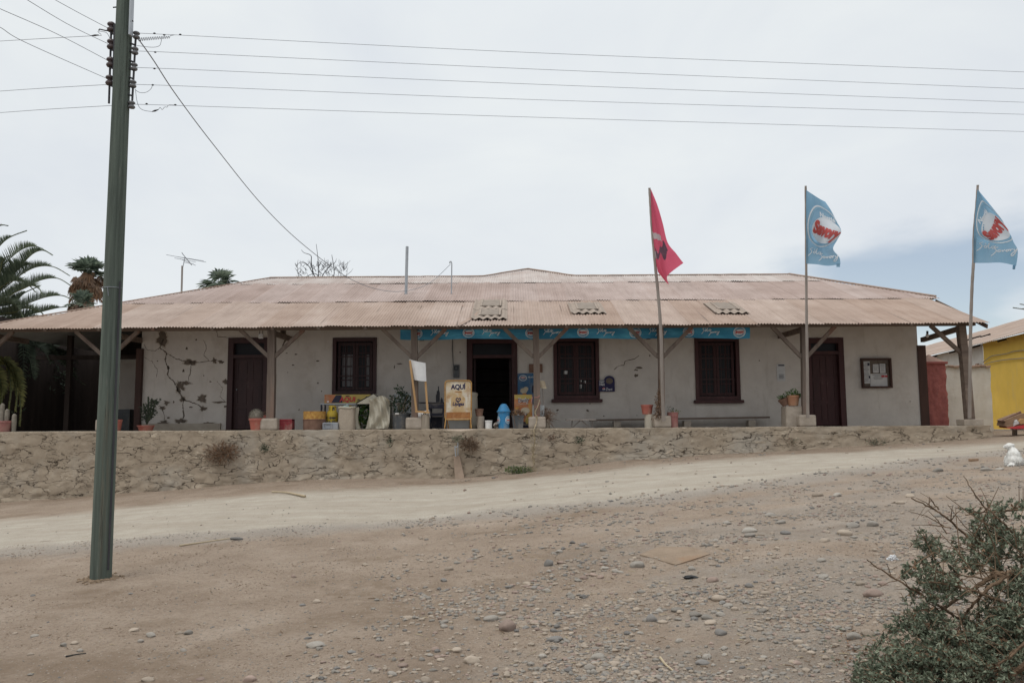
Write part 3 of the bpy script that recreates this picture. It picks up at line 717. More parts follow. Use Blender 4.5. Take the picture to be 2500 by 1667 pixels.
crack([(1503, 903), (1512, 896), (1521, 892), (1535, 878), (1560, 868)], 1.6, opx)
crack([(692, 805), (700, 820), (690, 845)], 5, opx)
blob(690, 812, 9, 18, 12, opx)
wl_.build('wall', ['plaster', 'adobe', 'undercoat'], house)
# room behind the openings
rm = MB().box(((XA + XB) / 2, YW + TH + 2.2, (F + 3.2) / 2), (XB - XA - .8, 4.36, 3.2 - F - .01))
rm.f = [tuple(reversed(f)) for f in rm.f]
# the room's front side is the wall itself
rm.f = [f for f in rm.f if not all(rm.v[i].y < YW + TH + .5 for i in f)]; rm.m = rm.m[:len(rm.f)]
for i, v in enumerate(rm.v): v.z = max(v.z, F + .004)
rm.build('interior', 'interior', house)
sx0, sx1 = wx(1165), wx(1300)
for k, zz in enumerate((.55, 1.0, 1.45, 1.9)):
    MB().box(((sx0 + sx1) / 2, YW + 3.4, F + zz), (2.2, .35, .03)).build('shelf', 'darkwood_shade', house)

def frame_bars(mb, x0, x1, z0, z1, w, y, d, m=0, bottom=True):
    mb.box((x0 + w / 2, y, (z0 + z1) / 2), (w, d, z1 - z0), m)
    mb.box((x1 - w / 2, y, (z0 + z1) / 2), (w, d, z1 - z0), m)
    mb.box(((x0 + x1) / 2, y + .002, z1 - w / 2), (x1 - x0 - 2 * w, d, w), m)
    if bottom: mb.box(((x0 + x1) / 2, y + .002, z0 + w / 2), (x1 - x0 - 2 * w, d, w), m)
for idx, (k, x0, x1, z0, z1) in enumerate(OP):
    y = YW + .05
    if k == 'window':
        wd = bpy.data.objects.new('window', None); col.objects.link(wd); wd.parent = house; wd.location = ((x0 + x1) / 2, 0, z0 - F)
        fr = MB(); frame_bars(fr, x0 - .004, x1 + .004, z0, z1 + .003, .10, y - .02, .16); frame_bars(fr, x0 + .13, (x0 + x1) / 2 - .004, z0 + .13, z1 - .13, .07, y + .06, .06)
        frame_bars(fr, (x0 + x1) / 2 + .004, x1 - .13, z0 + .13, z1 - .13, .07, y + .06, .06)
        for s in (-1, 1):
            cx = (x0 + x1) / 2 + s * (x1 - x0) / 4 - s * .03
            for q in (.26, .5, .74): fr.box((cx, y + .07, z0 + (z1 - z0) * q), ((x1 - x0) / 2 - .27, .03, .028))
            fr.box((cx, y + .073, (z0 + z1) / 2), (.028, .03, z1 - z0 - .4))
        fr.build('frame', 'maroon_dark' if idx == 1 else 'maroon', wd)
        MB().poly([(x0 + .1, y + .10, z0 + .1), (x1 - .1, y + .10, z0 + .1), (x1 - .1, y + .10, z1 - .1), (x0 + .1, y + .10, z1 - .1)]).build('pane', 'glass_dark', wd)
        br = MB()
        for i in range(9):
            bx = x0 + .13 + (x1 - x0 - .26) * (i + .5) / 9
            br.tube([(bx, y - .05, z0 + .06), (bx, y - .05, z1 - .06)], .008, 6)
        for q in (.33, .67): br.box(((x0 + x1) / 2, y - .048, z0 + (z1 - z0) * q), (x1 - x0 - .24, .008, .03))
        br.build('bars', 'maroon_dark', wd)
        if idx == 1:
            cu = MB()
            for a, c in ((833, 864), (889, 899)):
                cu.grid(lambda u, v: (wx(a) + (wx(c) - wx(a)) * u, y + .094 + .003 * math.sin(u * 30), wz(940) + (wz(862) - wz(940)) * v), 16, 2)
            cu.build('curtain', 'curtain', wd)
        else:
            MB().box(((x0 + x1) / 2, YW - .03, z0 - .05), (x1 - x0 + .14, .22, .09), bev=.012).build('sill', 'maroon', wd)
        if idx == 3:
            for a, c, ww, h_ in ((1381, 909, 9, 8), (1418, 930, 4, 4), (1418, 941, 4.5, 5), (1418, 946, 4, 4), (1428, 932, 4, 6)):
                p = P(a, c, y + .02); MB().box(p, (ww * .0115, .004, h_ * .0115)).build('paper_note', 'paper', wd)
    elif k == 'door':
        dr = bpy.data.objects.new('door', None); col.objects.link(dr); dr.parent = house; dr.location = ((x0 + x1) / 2, 0, 0)
        fr = MB(); frame_bars(fr, x0 - .004, x1 + .004, z0, z1 + .003, .15, y + .0, .18, bottom=False)
        zt = wz(866); fr.box(((x0 + x1) / 2, y + .002, zt), (x1 - x0 - .3, .16, .09)); fr.build('frame', 'maroon_dark' if idx == 0 else 'maroon', dr)
        pl = MB().box(((x0 + x1) / 2, y + .09, (z0 + zt) / 2), (x1 - x0 - .3, .05, zt - z0 - .05))
        hw = (x1 - x0 - .3) / 2
        for s in (-1, 1):
            cx = (x0 + x1) / 2 + s * hw / 2
            for a, c in ((.06, .30), (.35, .62), (.67, .95)):
                q = MB(); frame_bars(pl, cx - hw / 2 + .07, cx + hw / 2 - .07, z0 + (zt - z0) * a, z0 + (zt - z0) * c, .03, y + .058, .02)
        pl.build('leaf', 'maroon_dark' if idx == 0 else 'maroon', dr)
        MB().poly([(x0 + .15, y + .08, zt + .04), (x1 - .15, y + .08, zt + .04), (x1 - .15, y + .08, z1 - .15), (x0 + .15, y + .08, z1 - .15)]).build('transom', 'glass_dark', dr)
        MB().ell(P(578 if idx == 0 else 1982, 951 if idx == 0 else 972, y + .04), (.022, .03, .022), seg=8, rings=6).build('handle', 'steel', dr)
    else:
        dr = bpy.data.objects.new('doorway', None); col.objects.link(dr); dr.parent = house; dr.location = ((x0 + x1) / 2, 0, 0)
        fr = MB(); frame_bars(fr, x0 - .004, x1 + .004, z0, z1 + .003, .16, y, .2, bottom=False)
        fr.box(((x0 + x1) / 2, y + .002, wz(870)), (x1 - x0 - .32, .18, .09)); fr.build('frame', 'maroon', dr)
        for s in (-1, 1):                           # the two leaves folded back inside
            hx = x0 + .2 if s < 0 else x1 - .2
            MB().box((hx, YW + .75, F + 1.05), (.05, .75, 2.1)).build('leaf', 'maroon_dark', dr)
        MB().poly([(x0 + .16, y + .06, wz(870) + .04), (x1 - .16, y + .06, wz(870) + .04), (x1 - .16, y + .06, z1 - .16), (x0 + .16, y + .06, z1 - .16)]).build('transom', 'glass_dark', dr)
# corner boards at the ends of the facade
MB().box((P(342, 930, YW).x, YW - .03, (F + wz(852, 340)) / 2), (.16, .2, wz(852, 340) - F)).build('corner_board', 'redbrown', house)
ce = MB().bar((XB + .09, YW + .05, F), (XB + .09, YW + .05, wz(843, 2250)), .16, .24); ce.build('corner_board', 'redbrown', house)
# plinth strip and the open passage at the left end
MB().box(((XA + wx(556)) / 2, YW - .04, F + .09), (wx(556) - XA - .3, .10, .2)).build('plinth', 'cement', house)
ps = MB()
ps.box((-15.2, 27.6, 1.5), (9.6, .12, 3.3)); ps.box((-14.6, 25.4, 1.5), (.12, 4.3, 3.3)); ps.build('added_dark_boards', 'darkwood_shade', house)  # boards added in dark brown to keep the passage dark
MB().box((P(303, 950, 26).x, 26.3, 1.05), (.55, .2, 2.2)).build('passage_wall', 'plaster', house)
MB().box((P(289, 1010, 25).x, 25.4, F + .32), (.45, .3, .64)).build('cupboard', 'grey_dark', house)
MB().box((P(165, 1000, 24.4).x, 24.4, 1.3), (.14, .14, 2.8)).build('passage_post', 'darkwood_shade', house)
MB().box((P(230, 860, 24.4).x, 24.4, 2.05), (3.4, .1, .12)).build('passage_beam', 'darkwood_shade', house)

# roof: three courses of corrugated sheets on the front slope
def hipY(x):
    y = 99.0
    if x < HL.x: y = min(y, YE + (RG - YE) * max(0, (x - CLx) / (HL.x - CLx)))
    if x > HR.x: y = min(y, RG + (KR.y - RG) * (x - HR.x) / (KR.x - HR.x))
    if x > KR.x - .02: y = min(y, KR.y)
    if HL.x <= x <= HR.x:
        t = abs(x - AP.x)
        lw = AP.x - RP(1175, 677).x if x < AP.x else RP(1405, 674).x - AP.x
        k = max(0, 1 - t / lw)
        y = RG + (AP.y - RG) * (k if k > .35 else .35 * (k / .35) ** 1.35)
    return y
def sheet_course(a, bq, lift, row, x0, x1, tint):
    mb = MB(); mb.attr = []
    pitch = .0765; dx = pitch / 6; nx = int((x1 - x0) / dx); ny = 5
    SWID = .84; off = row * .37
    random.seed(50 + row); ids = {}
    for j in range(ny + 1):
        for i in range(nx + 1):
            x = x0 + dx * i
            top = min(bq, hipY(x)); yy = a + (max(top, a + .002) - a) * j / ny
            s = (x + off + 40) / SWID; sid = int(s); fr_ = s - sid
            if sid not in ids: ids[sid] = (random.random(), random.uniform(-.006, .006), random.uniform(-.012, .012))
            r, tl, ey = ids[sid]
            k = j / ny
            z = roofz(yy) + lift * (1 - k * .9) + .0125 * math.sin(6.28319 * x / pitch) + .014 * (.5 - fr_) + tl * (1 - k) + .02 * fbm(x * .55, yy * .5, 60 + row)
            mb.v.append(Vector((x, yy + (ey if j == 0 else 0), z)))
            mb.attr.append((r, tint, k, 1))
    for j in range(ny):
        for i in range(nx):
            x = x0 + dx * (i + .5)
            if hipY(x) < a + .01: continue
            p = j * (nx + 1) + i; mb.f.append((p, p + 1, p + nx + 2, p + nx + 1)); mb.m.append(0)
    return mb
m, n, l, b = nodes('rusty_corrugated_iron')
at = n.new('ShaderNodeAttribute'); at.attribute_name = 'mask'
sp = n.new('ShaderNodeSeparateColor'); l.new(at.outputs['Color'], sp.inputs[0])
t = n.new('ShaderNodeTexCoord'); O = t.outputs['Object']
mp = n.new('ShaderNodeMapping'); mp.inputs['Scale'].default_value = (6, .45, .45); l.new(O, mp.inputs[0])
lowc = ramp(n, l, nz(.9, 7, .6), [(.32, (.305, .226, .182)), (.55, (.37, .282, .233)), (.75, (.42, .334, .285))])
midc = ramp(n, l, nz(.8, 7, .6), [(.32, (.30, .229, .200)), (.55, (.365, .284, .253)), (.75, (.42, .342, .311))])
topc = ramp(n, l, nz(1.0, 7, .6), [(.32, (.38, .31, .28)), (.55, (.45, .395, .365)), (.75, (.51, .465, .435))])
cc = mixc(mapr(sp.outputs[1], .2, .5), lowc, midc); cc = mixc(mapr(sp.outputs[1], .6, .9), cc, topc)
cc = mixc(1.0, cc, (.92, .92, .915), 'MULTIPLY')
cc = mixc(.55, cc, ramp(n, l, nz(1.2, 6, .7, mp.outputs[0]), [(.3, (.72, .68, .66)), (.55, (1, 1, 1)), (.75, (1.0, 1.0, 1.0))]), 'MULTIPLY')
hv = n.new('ShaderNodeHueSaturation'); l.new(mapr(sp.outputs[0], 0, 1, .95, 1.06), hv.inputs['Value']); l.new(mapr(sp.outputs[0], 1, 0, .9, 1.08), hv.inputs['Saturation']); l.new(cc, hv.inputs['Color'])
cc = mixc(mapr(nz(30, 3, .6), .70, .74, 0, .6), hv.outputs[0], (.09, .055, .04))
l.new(cc, b.inputs['Base Color']); b.inputs['Roughness'].default_value = .85; b.inputs['Specular IOR Level'].default_value = .2
M['roof'] = m
sheet_course(YE, S1 + .1, .0, 0, CLx, CRx + .02, 0.0).build('roof_course', 'roof', house, smooth=True)
sheet_course(S1 - .04, S2 + .1, .016, 1, CLx + 1, KR.x + .02, .5).build('roof_course', 'roof', house, smooth=True)
sheet_course(S2 - .04, 99, .016, 2, CLx + 3, KR.x + .02, 1.0).build('roof_course', 'roof', house, smooth=True)
bk = MB()
LZ, BY = roofz(RG) - .01, RG + (RG - YE)
bk.poly([(HL.x, RG, LZ), (HR.x, RG, LZ), (CRx, BY, EZ), (CLx, BY, EZ)])
bk.poly([(CLx, YE + .02, EZ - .01), (HL.x, RG, LZ), (CLx, BY, EZ)])
bk.poly([(HR.x, RG, LZ), (KR.x, KR.y, KR.z - .01), (KR.x, BY - 3, KR.z), (CRx, BY, EZ)])
bk.poly([(AP.x, AP.y, roofz(AP.y) - .01), (HR.x * .25, RG + .1, LZ), (HR.x * .25, RG + 9, LZ), (AP.x, RG + 9, roofz(AP.y) - .01)])
bk.poly([(AP.x, AP.y, roofz(AP.y) - .01), (AP.x, RG + 9, roofz(AP.y) - .01), (-1.0, RG + 9, LZ), (-1.0, RG + .1, LZ)])
bk.build('rear_roof', 'sheet_grey', house)
# hip and ridge caps
rc = MB()
rc.tube([(x, hipY(x) + .03, roofz(hipY(x)) + .03 + .008 * fbm(x * 3, 1, 1)) for x in [HL.x + (HR.x - HL.x) * i / 90 for i in range(91)]], .028, 6)
rc.build('ridge_cap', 'roof', house)
hc = MB().tube([(x, hipY(x), roofz(hipY(x)) + .02) for x in [CLx + .02 + (HL.x - CLx) * i / 40 for i in range(41)]], .022, 6)
hc.build('hip_cap', 'roof', house)
hc = MB().tube([(x, hipY(x) + .01, roofz(hipY(x)) + .04) for x in [HR.x + (KR.x - .03 - HR.x) * i / 30 for i in range(31)]], .035, 6)
hc.build('hip_cap', 'roof', house)
vg = MB().bar((CRx - .04, YE + .06, EZ - .10), (KR.x - .07, KR.y, KR.z - .10), .03, .10); vg.build('verge_board', 'wood', house)
# cement tile vents let into the roof
def vent(c0, c1, y0, y1, two, lean):
    """c0..c1 along the building, y0..y1 up the slope"""
    f = lambda u, v: (c0 + (c1 - c0) * u, y0 + (y1 - y0) * v)
    mb = MB(); nw = 4.5
    for seg in ([(0, .48, .05), (.46, 1, .02)] if two else [(0, 1, .03)]):
        def fn(u, v, s=seg):
            x, y = f(u, s[0] + (s[1] - s[0]) * v)
            return (x, y, roofz(y) + .032 + s[2] * .6 * (1 - v) + .022 * math.cos(u * nw * 6.28319))
        mb.grid(fn, 72, 4)
        for i in range(72):                        # thickness of the lower edge
            p, q = fn(i / 72, 0), fn((i + 1) / 72, 0)
            mb.poly([p, (p[0], p[1], p[2] - .012), (q[0], q[1], q[2] - .012), q], 1)
        yy0 = y0 + (y1 - y0) * (seg[0] + (seg[1] - seg[0]) * .28); yy1 = y0 + (y1 - y0) * (seg[0] + (seg[1] - seg[0]) * .86)
        xa, xb = c0 + (c1 - c0) * .26, c0 + (c1 - c0) * .76
        hi_ = .058 + seg[2] * .6
        top = [(xa, yy0, roofz(yy0) + hi_), (xb, yy0, roofz(yy0) + hi_), (xb, yy1, roofz(yy1) + hi_ - .01), (xa, yy1, roofz(yy1) + hi_ - .01)]
        low = [(p[0], p[1], p[2] - .03) for p in top]
        mb.add(top + low, [(0, 1, 2, 3), (0, 4, 5, 1), (1, 5, 6, 2), (2, 6, 7, 3), (3, 7, 4, 0)], 2)
        for xx in (xa - .03, xb + .03):
            mb.bar((xx, yy0 - .05, roofz(yy0 - .05) + hi_ + .0), (xx, yy1 + .05, roofz(yy1 + .05) + hi_ - .01), .05, .02, 0)
    mb.build('roof_vent', ['vent', 'adobe', 'vent_flat'], house, smooth=False)
M['vent'] = mat('asbestos_cement', (.32, .265, .22), (.235, .192, .16), 6, .95, .4, 30, c3=(.13, .11, .095), s3=3, w3=(.58, .75), spec=.1)
M['vent_flat'] = mat('asbestos_cement_flat', (.25, .21, .175), (.19, .16, .135), 5, .95, .3, 30, spec=.1)
a, c = RP(1150, 783), RP(1238, 783); d = RP(1190, 734)
vent(a.x, c.x, a.y, d.y, True, 0)
a, c = RP(1394, 768), RP(1481, 768); d = RP(1430, 741); vent(a.x, c.x, a.y, d.y, False, 0)
a, c = RP(1745, 768), RP(1832, 768); d = RP(1780, 741); vent(a.x, c.x, a.y, d.y, False, 0)
# lifted edge of the sheet left of the big vent
cu = MB()
def torn(u, v):
    x = P(1180, 740, 23).x + .08 * u - .55 * (1 - v) ** 2.2; y = YE - .02 + (S1 - YE) * v
    return (x, y, roofz(y) + .025 + .035 * (1 - u) * (1 - v) )
cu.grid(torn, 3, 20); cu.build('lifted_sheet_edge', 'roof', house, smooth=True)

# porch timber
BZ = roofz(YP) - .16
bm_ = MB().box(((CLx - 4 + P(2379, 790, YP).x) / 2, YP, BZ), (P(2379, 790, YP).x - CLx + 4, .12, .14)); bm_.build('eave_beam', 'wood_h', house)
for i, px in enumerate([-30, 105, 237, 370, 515, 662, 775, 890, 1000, 1117, 1252, 1384, 1515, 1622, 1735, 1855, 1975, 2103, 2230]):
    x = P(px, 800, YE).x
    ye_ = min(YW, hipY(x) - .25)
    if ye_ < YE + .3: continue
    MB().bar((x, YE + .07, roofz(YE + .07) - .055), (x, ye_, roofz(ye_) - .055), .075, .075, up=(0, 0, 1)).build('rafter', 'wood', house)
posts = [(-45, -45, 'wood_red'), (262, 262, 'wood'), (664, 661, 'wood'), (1011, 1013, 'wood'), (1308, 1311, 'wood'), (1612, 1615, 'wood'), (1962, 1966, 'wood'), (2346, 2368, 'wood_h')]
for i, (pt, pb, mm) in enumerate(posts):
    a = P(pt, 806, YP); a.z = BZ - .07; c = P(pb, 1030, YP); c.z = F
    st_ = .30 if i not in (7,) else .16
    pr = bpy.data.objects.new('porch_post', None); col.objects.link(pr); pr.parent = house; pr.location = (c.x, c.y - YW, 0)
    k = st_ / (a.z - F); s0 = c + (a - c) * k
    wd = (.20, .18, .19, .165, .165, .15, .16, .19)[i]
    MB().bar(s0, s0 + (a - s0) * .5 + Vector((.01, 0, 0)), wd, wd).bar(s0 + (a - s0) * .5 + Vector((.01, 0, 0)), a, wd * .96, wd * .95).build('post', mm, pr)
    MB().box((c.x, c.y, F + st_ / 2), (.44 if i < 7 else .50, .4, st_), bev=.05 if i < 7 else .015).build('stone_base', 'stone', pr)
    for s in (-1, 1):
        if i == 7 and s > 0: continue
        lowz = P(pt, 872 if i < 7 else 862, YP).z
        pa = Vector((a.x + s * .06 + (c.x - a.x) * .35, YP, lowz)); pb_ = Vector((a.x + s * (.82 if i < 7 else .78), YP, BZ - .06))
        MB().bar(pa, pb_, .075, .095).build('brace', 'wood' if i < 7 else 'wood_h', pr)
    MB().bar((a.x, YP + .03, BZ - .13), (a.x, YW + .1, BZ - .13 + (.02 if i < 7 else -.1)), .1, .13, up=(0, 0, 1)).build('tie_beam', 'wood_h', house)
bl = MB().tube([P(2264, 808, 22.2), P(2264, 815, 22.2)], .03, 8); bl.lathe(P(2264, 820, 22.2), [(.03, .05), (.045, .02), (.04, -.02), (.015, -.04)], 10, 1)
bl.build('lamp_socket', ['iron', 'white'], house)

# ------------------------------------------------------------------ things on the porch
random.seed(11)
def at(px, Y): q = P(px, 1040, Y); return Vector((q.x, Y, F))
def hz(py, px, Y): return P(px, py, Y).z
def face_map(o, ux, uz):                            # upright flat surface: origin, right, up
    o, ux, uz = Vector(o), Vector(ux).normalized(), Vector(uz).normalized(); nn = uz.cross(ux).normalized()
    if nn.y > 0: nn = -nn
    return lambda x, y, h: o + ux * x + uz * y + nn * h
def flat_fn(c): return face_map(c, (1, 0, 0), (0, 0, 1))
def pot(name, label, px0, px1, py0, Y, mt, group=None, cat='flower pot', taper=.74, soil=True, z0=None):
    zb = F if z0 is None else z0
    x0, x1 = P(px0, 1030, Y).x, P(px1, 1030, Y).x; r = (x1 - x0) / 2; cx = (x0 + x1) / 2
    h = hz(py0, px0, Y) - zb
    t = thing(name, label, cat, (cx, Y, zb), group)
    mb = MB().lathe((cx, Y, zb), [(r * taper, 0), (r * .93, h * .8), (r * .93, h * .82), (r, h * .83), (r * 1.0, h), (r * .93, h), (r * .9, h * .9)], 28)
    mb.build('pot_body', mt, t, smooth=False)
    if soil: MB().lathe((cx, Y, zb), [(r * .9, h * .88), (.01, h * .91)], 20).build('soil', 'adobe', t)
    return t, Vector((cx, Y, zb + h)), r
# round cactus in the front pot by the left door
t, c, r = pot('cactus_pot', 'terracotta pot holding a round pale spiny cactus, in front of the left door', 608, 648, 1021, 21.3, 'terracotta')
q = MB().ell(c + Vector((-.03, 0, .04)), (r * .74, r * .74, r * .82), 0, 28, 14)
for _ in range(900):
    d = Vector((random.gauss(0, 1), random.gauss(0, 1), random.gauss(.3, 1))).normalized()
    p = c + Vector((-.03 + d.x * r * .74, d.y * r * .74, .04 + d.z * r * .82)); q.leaf(p, d + Vector((random.uniform(-.6, .6), random.uniform(-.6, .6), random.uniform(-.6, .6))), .006, .045, 1)
q.build('cactus', ['spines', 'spines'], t)
t, c, r = pot('flower_pot', 'terracotta pot partly hidden behind the porch post and the cactus pot', 634, 668, 1014, 21.9, 'terracotta')
q = MB().clump(c + Vector((0, 0, .03)), (.14, .12, .05), 60, .02, .09); q.build('withered_plant', 'leaf_dry', t)
t, c, r = pot('flower_pot', 'pinkish pot standing at the far left end of the porch wall', -14, 30, 1027, 21.35, 'pinkpot')
q = MB()
for a, h in ((-.06, .5), (.07, .35)): MB().lathe(c + Vector((a, .03, -.05)), [(.05, 0), (.06, h * .5), (.055, h * .9), (.02, h)], 10).build('cactus', 'spines', t)
st = thing('column_cactus', 'thin grey column cactus standing beside the pinkish pot', 'cactus', at(34, 21.35))
q = MB().lathe(at(34, 21.35), [(.05, 0), (.06, .25), (.055, .42), (.02, .46)], 10); q.build('stem', 'spines', st)
t, c, r = pot('flower_pot', 'reddish pot half hidden behind the utility pole', 268, 298, 1024, 21.5, 'terracotta')
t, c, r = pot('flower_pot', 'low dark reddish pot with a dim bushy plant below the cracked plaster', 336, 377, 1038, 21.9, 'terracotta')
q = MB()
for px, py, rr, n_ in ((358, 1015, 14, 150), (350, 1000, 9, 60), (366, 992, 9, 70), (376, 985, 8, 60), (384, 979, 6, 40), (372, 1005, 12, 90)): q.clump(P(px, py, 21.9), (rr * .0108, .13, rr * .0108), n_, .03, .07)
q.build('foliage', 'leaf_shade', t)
for px, py in ((362, 968), (371, 972), (350, 985), (380, 976)): MB().tube(bez([P(358, 1035, 21.9), P((358 + px) / 2 + 2, 1008, 21.88), P(px, py, 21.86)], 4), .022, 7).build('cactus_arm', 'cactus', t)
# red crate
x0, x1 = at(681, 21.5), at(716, 21.5); h = hz(1023, 700, 21.5) - F
t = thing('drinks_crate', 'red plastic drinks crate standing right of the left porch post', 'crate', (x0 + x1) / 2)
q = MB(); w_ = x1.x - x0.x; cx = (x0.x + x1.x) / 2
for a in (0, h - .05): q.box((cx, 21.5, F + a + .025), (w_, .28, .05), bev=.008)
for sx in (-1, 1): q.box((cx + sx * (w_ / 2 - .02), 21.5, F + h / 2), (.04, .27, h - .02))
for k in range(3): q.box((cx + (k - 1) * w_ * .22, 21.365, F + h * .42), (.05, .012, h * .35))
q.box((cx, 21.375, F + h / 2), (w_ - .03, .012, h - .06)); q.box((cx, 21.63, F + h / 2), (w_ - .03, .012, h - .06))
q.build('crate_body', 'red', t)
# half drum
a, c = at(740, 21.6), at(795, 21.6); r = (c.x - a.x) / 2; cx = (a.x + c.x) / 2; h = hz(1004, 767, 21.6) - F
t = thing('half_drum', 'rusty cut down drum, yellow above and brown below, used as a planter', 'drum', (cx, 21.6, F))
MB().lathe((cx, 21.6, F), [(r * .97, h * .56), (r * .98, h), (r * .95, h), (r * .94, h * .9)], 32).build('upper_band', 'drum_top', t)
MB().lathe((cx, 21.6, F), [(r * .97, 0), (r * .98, h * .5), (r * 1.02, h * .53), (r * 1.02, h * .56), (r * .97, h * .58)], 32).build('lower_band', 'drum_low', t)
MB().lathe((cx, 21.6, F), [(r * .95, h * .9), (.01, h * .92)], 20).build('soil', 'adobe', t)
# gas cylinder
def cyl_map(cx, Y, r, z0):
    return lambda x, y, hgt: Vector((cx + (r + hgt) * math.sin(x / r), Y - (r + hgt) * math.cos(x / r), z0 + y))
def gas(px0, px1, py0, Y, label, lettered):
    a, c = at(px0, Y), at(px1, Y); r = (c.x - a.x) / 2; cx = (a.x + c.x) / 2; h = hz(py0, px0, Y) - F
    t = thing('gas_cylinder', label, 'gas cylinder', (cx, Y, F), 'yellow gas cylinders under the table')
    q = MB().lathe((cx, Y, F), [(r * .85, 0), (r * .86, h * .06), (r * .97, h * .09), (r, h * .14), (r, h * .62), (r * .9, h * .72), (r * .62, h * .79), (.02, h * .81)], 28)
    fm = cyl_map(cx, Y, r, F)
    if lettered:
        lay(q, text2d('Lipigas', .075, .15, .003), fm, 1, (.04, h * .5)); lay(q, disc2d(.03, .03, 16, .55), fm, 1, (-.115, h * .5))
        lay(q, text2d('45 kg  GAS', .05, 0, .003), fm, 1, (0, h * .34)); lay(q, rect2d(r * 1.9, .006), fm, 1, (0, h * .42))
    q.build('tank', ['yellow_gas', 'ink'], t, smooth=False)
    k = MB()
    for s in range(3):
        an = .5 + s * 2.09; k.box((cx + r * .55 * math.cos(an), Y + r * .55 * math.sin(an), F + h * .86), (.05, .05, h * .2))
    k.lathe((cx, Y, F), [(r * .58, h * .93), (r * .6, h), (r * .54, h), (r * .54, h * .93), (r * .58, h * .93)], 20, cap=False); k.build('collar', 'yellow_gas', t)
    MB().lathe((cx, Y, F), [(.03, h * .79), (.03, h * .88), (.05, h * .9), (.05, h * .93)], 10).build('valve', 'iron', t)
gas(796, 825, 990, 21.75, 'yellow gas cylinder with black lettering, behind the small grey box', True)
gas(838, 864, 990, 22.1, 'yellow gas cylinder mostly hidden behind the woven sack', False)
# grey box
a, c = at(788, 21.35), at(826, 21.35); cx = (a.x + c.x) / 2; w_ = c.x - a.x; h = hz(1031, 800, 21.35) - F
t = thing('storage_box', 'small grey plastic box lying on its side at the porch edge', 'box', (cx, 21.4, F))
q = MB().box((cx, 21.45, F + h / 2), (w_, .3, h), bev=.02); q.build('box_body', 'grey_plastic', t)
q = MB(); frame_bars(q, a.x + .02, a.x + w_ * .62, F + .02, F + h - .015, .02, 21.29, .03); frame_bars(q, a.x + .07, a.x + w_ * .55, F + .05, F + h - .05, .012, 21.295, .02); q.build('lid', 'grey_plastic', t)
# woven sack
a, c = at(826, 21.45), at(866, 21.45); cx = (a.x + c.x) / 2; w_ = (c.x - a.x) / 2; h = hz(996, 845, 21.45) - F
t = thing('woven_sack', 'upright pale woven sack rolled open at the top', 'sack', (cx, 21.45, F))
def sk(u, v):
    an = u * 6.28319; e_ = 4.0; cs, sn = math.cos(an), math.sin(an)
    rr = (abs(cs) ** e_ + abs(sn) ** e_) ** (-1 / e_)
    bul = 1 + .03 * math.sin(v * 5) + .05 * fbm(cs * 2, sn * 2, v * 3)
    return (cx + w_ * rr * cs * bul * .97, 21.5 + .16 * rr * sn * bul, F + h * v + (.02 * fbm(cs * 3, sn * 3, 3) if v > .9 else 0))
q = MB().grid(sk, 40, 16); q.build('sack_body', 'sack', t, smooth=True)
q = MB(); ring = [Vector(sk(i / 40, 1.0)) + Vector((0, 0, .01 + .012 * fbm(i * .7, 3, 2))) for i in range(41)]; q.tube(ring, [.024 + .009 * fbm(i * .9, 1, 7) for i in range(41)], 7, cap=False); q.build('rolled_rim', 'cloth', t, smooth=True)
q = MB().ell((cx - .07, 21.48, F + h - .0), (.14, .1, .055), nz=.3, rot=Euler((0, -.5, 0)).to_matrix()); q.ell((cx + .06, 21.5, F + h - .02), (.1, .1, .035), nz=.3)
M['tealcloth'] = mat('teal_cloth', (.23, .34, .30), (.40, .42, .38), 9, .9); q.build('contents', 'tealcloth', t, smooth=True)
# trestle table with the advertising strip behind it
x0, x1 = at(786, 22.3).x, at(905, 22.3).x; zt = hz(985, 830, 22.3)
t = thing('market_table', 'narrow dark metal table carrying a printed strip behind the sack', 'table', ((x0 + x1) / 2, 22.3, F))
q = MB().box(((x0 + x1) / 2, 22.3, zt - .015), (x1 - x0, .5, .03)); q.build('table_top', 'steel', t)
for sx in (x0 + .03, x1 - .03):
    for sy in (22.08, 22.52): MB().box((sx, sy, (F + zt - .03) / 2), (.04, .04, zt - .03 - F)).build('leg', 'navy_metal', t)
x0, x1 = at(789, 22.0).x, at(903, 22.0).x; z0, z1 = hz(984, 800, 22.04), hz(963, 800, 22.04); cx = (x0 + x1) / 2
q = MB().box((cx, 22.1, (z0 + z1) / 2), (x1 - x0, .02, z1 - z0)); fm = flat_fn((cx, 22.088, (z0 + z1) / 2))
lay(q, rect2d(.28, z1 - z0 - .01), fm, 1, (-(x1 - x0) / 2 + .145, 0), lift=.003)
lay(q, ([(-.40, -.10), (-.10, -.10), (-.13, .10), (-.28, .10)], [(0, 1, 2, 3)]), fm, 2, (-.03, 0), lift=.006)
lay(q, disc2d(.03, .022), fm, 4, (-.52, -.07), lift=.009)
lay(q, text2d('AQUI', .17, .1, .006), fm, 3, (.0, -.02), lift=.011); lay(q, text2d('venta', .05, 0, .002), fm, 2, (0, .075), lift=.008)
lay(q, text2d('gas', .06, .2, .002), fm, 2, (.30, -.02), lift=.009); lay(q, text2d('L', .15, .2, .006), fm, 2, (.50, -.0), lift=.012)
tag(q.build('printed_strip', ['yellow_print', 'orange_print', 'ink', 'redprint', 'logo_white']), 'long yellow and orange strip reading AQUI below the left window', 'sign')
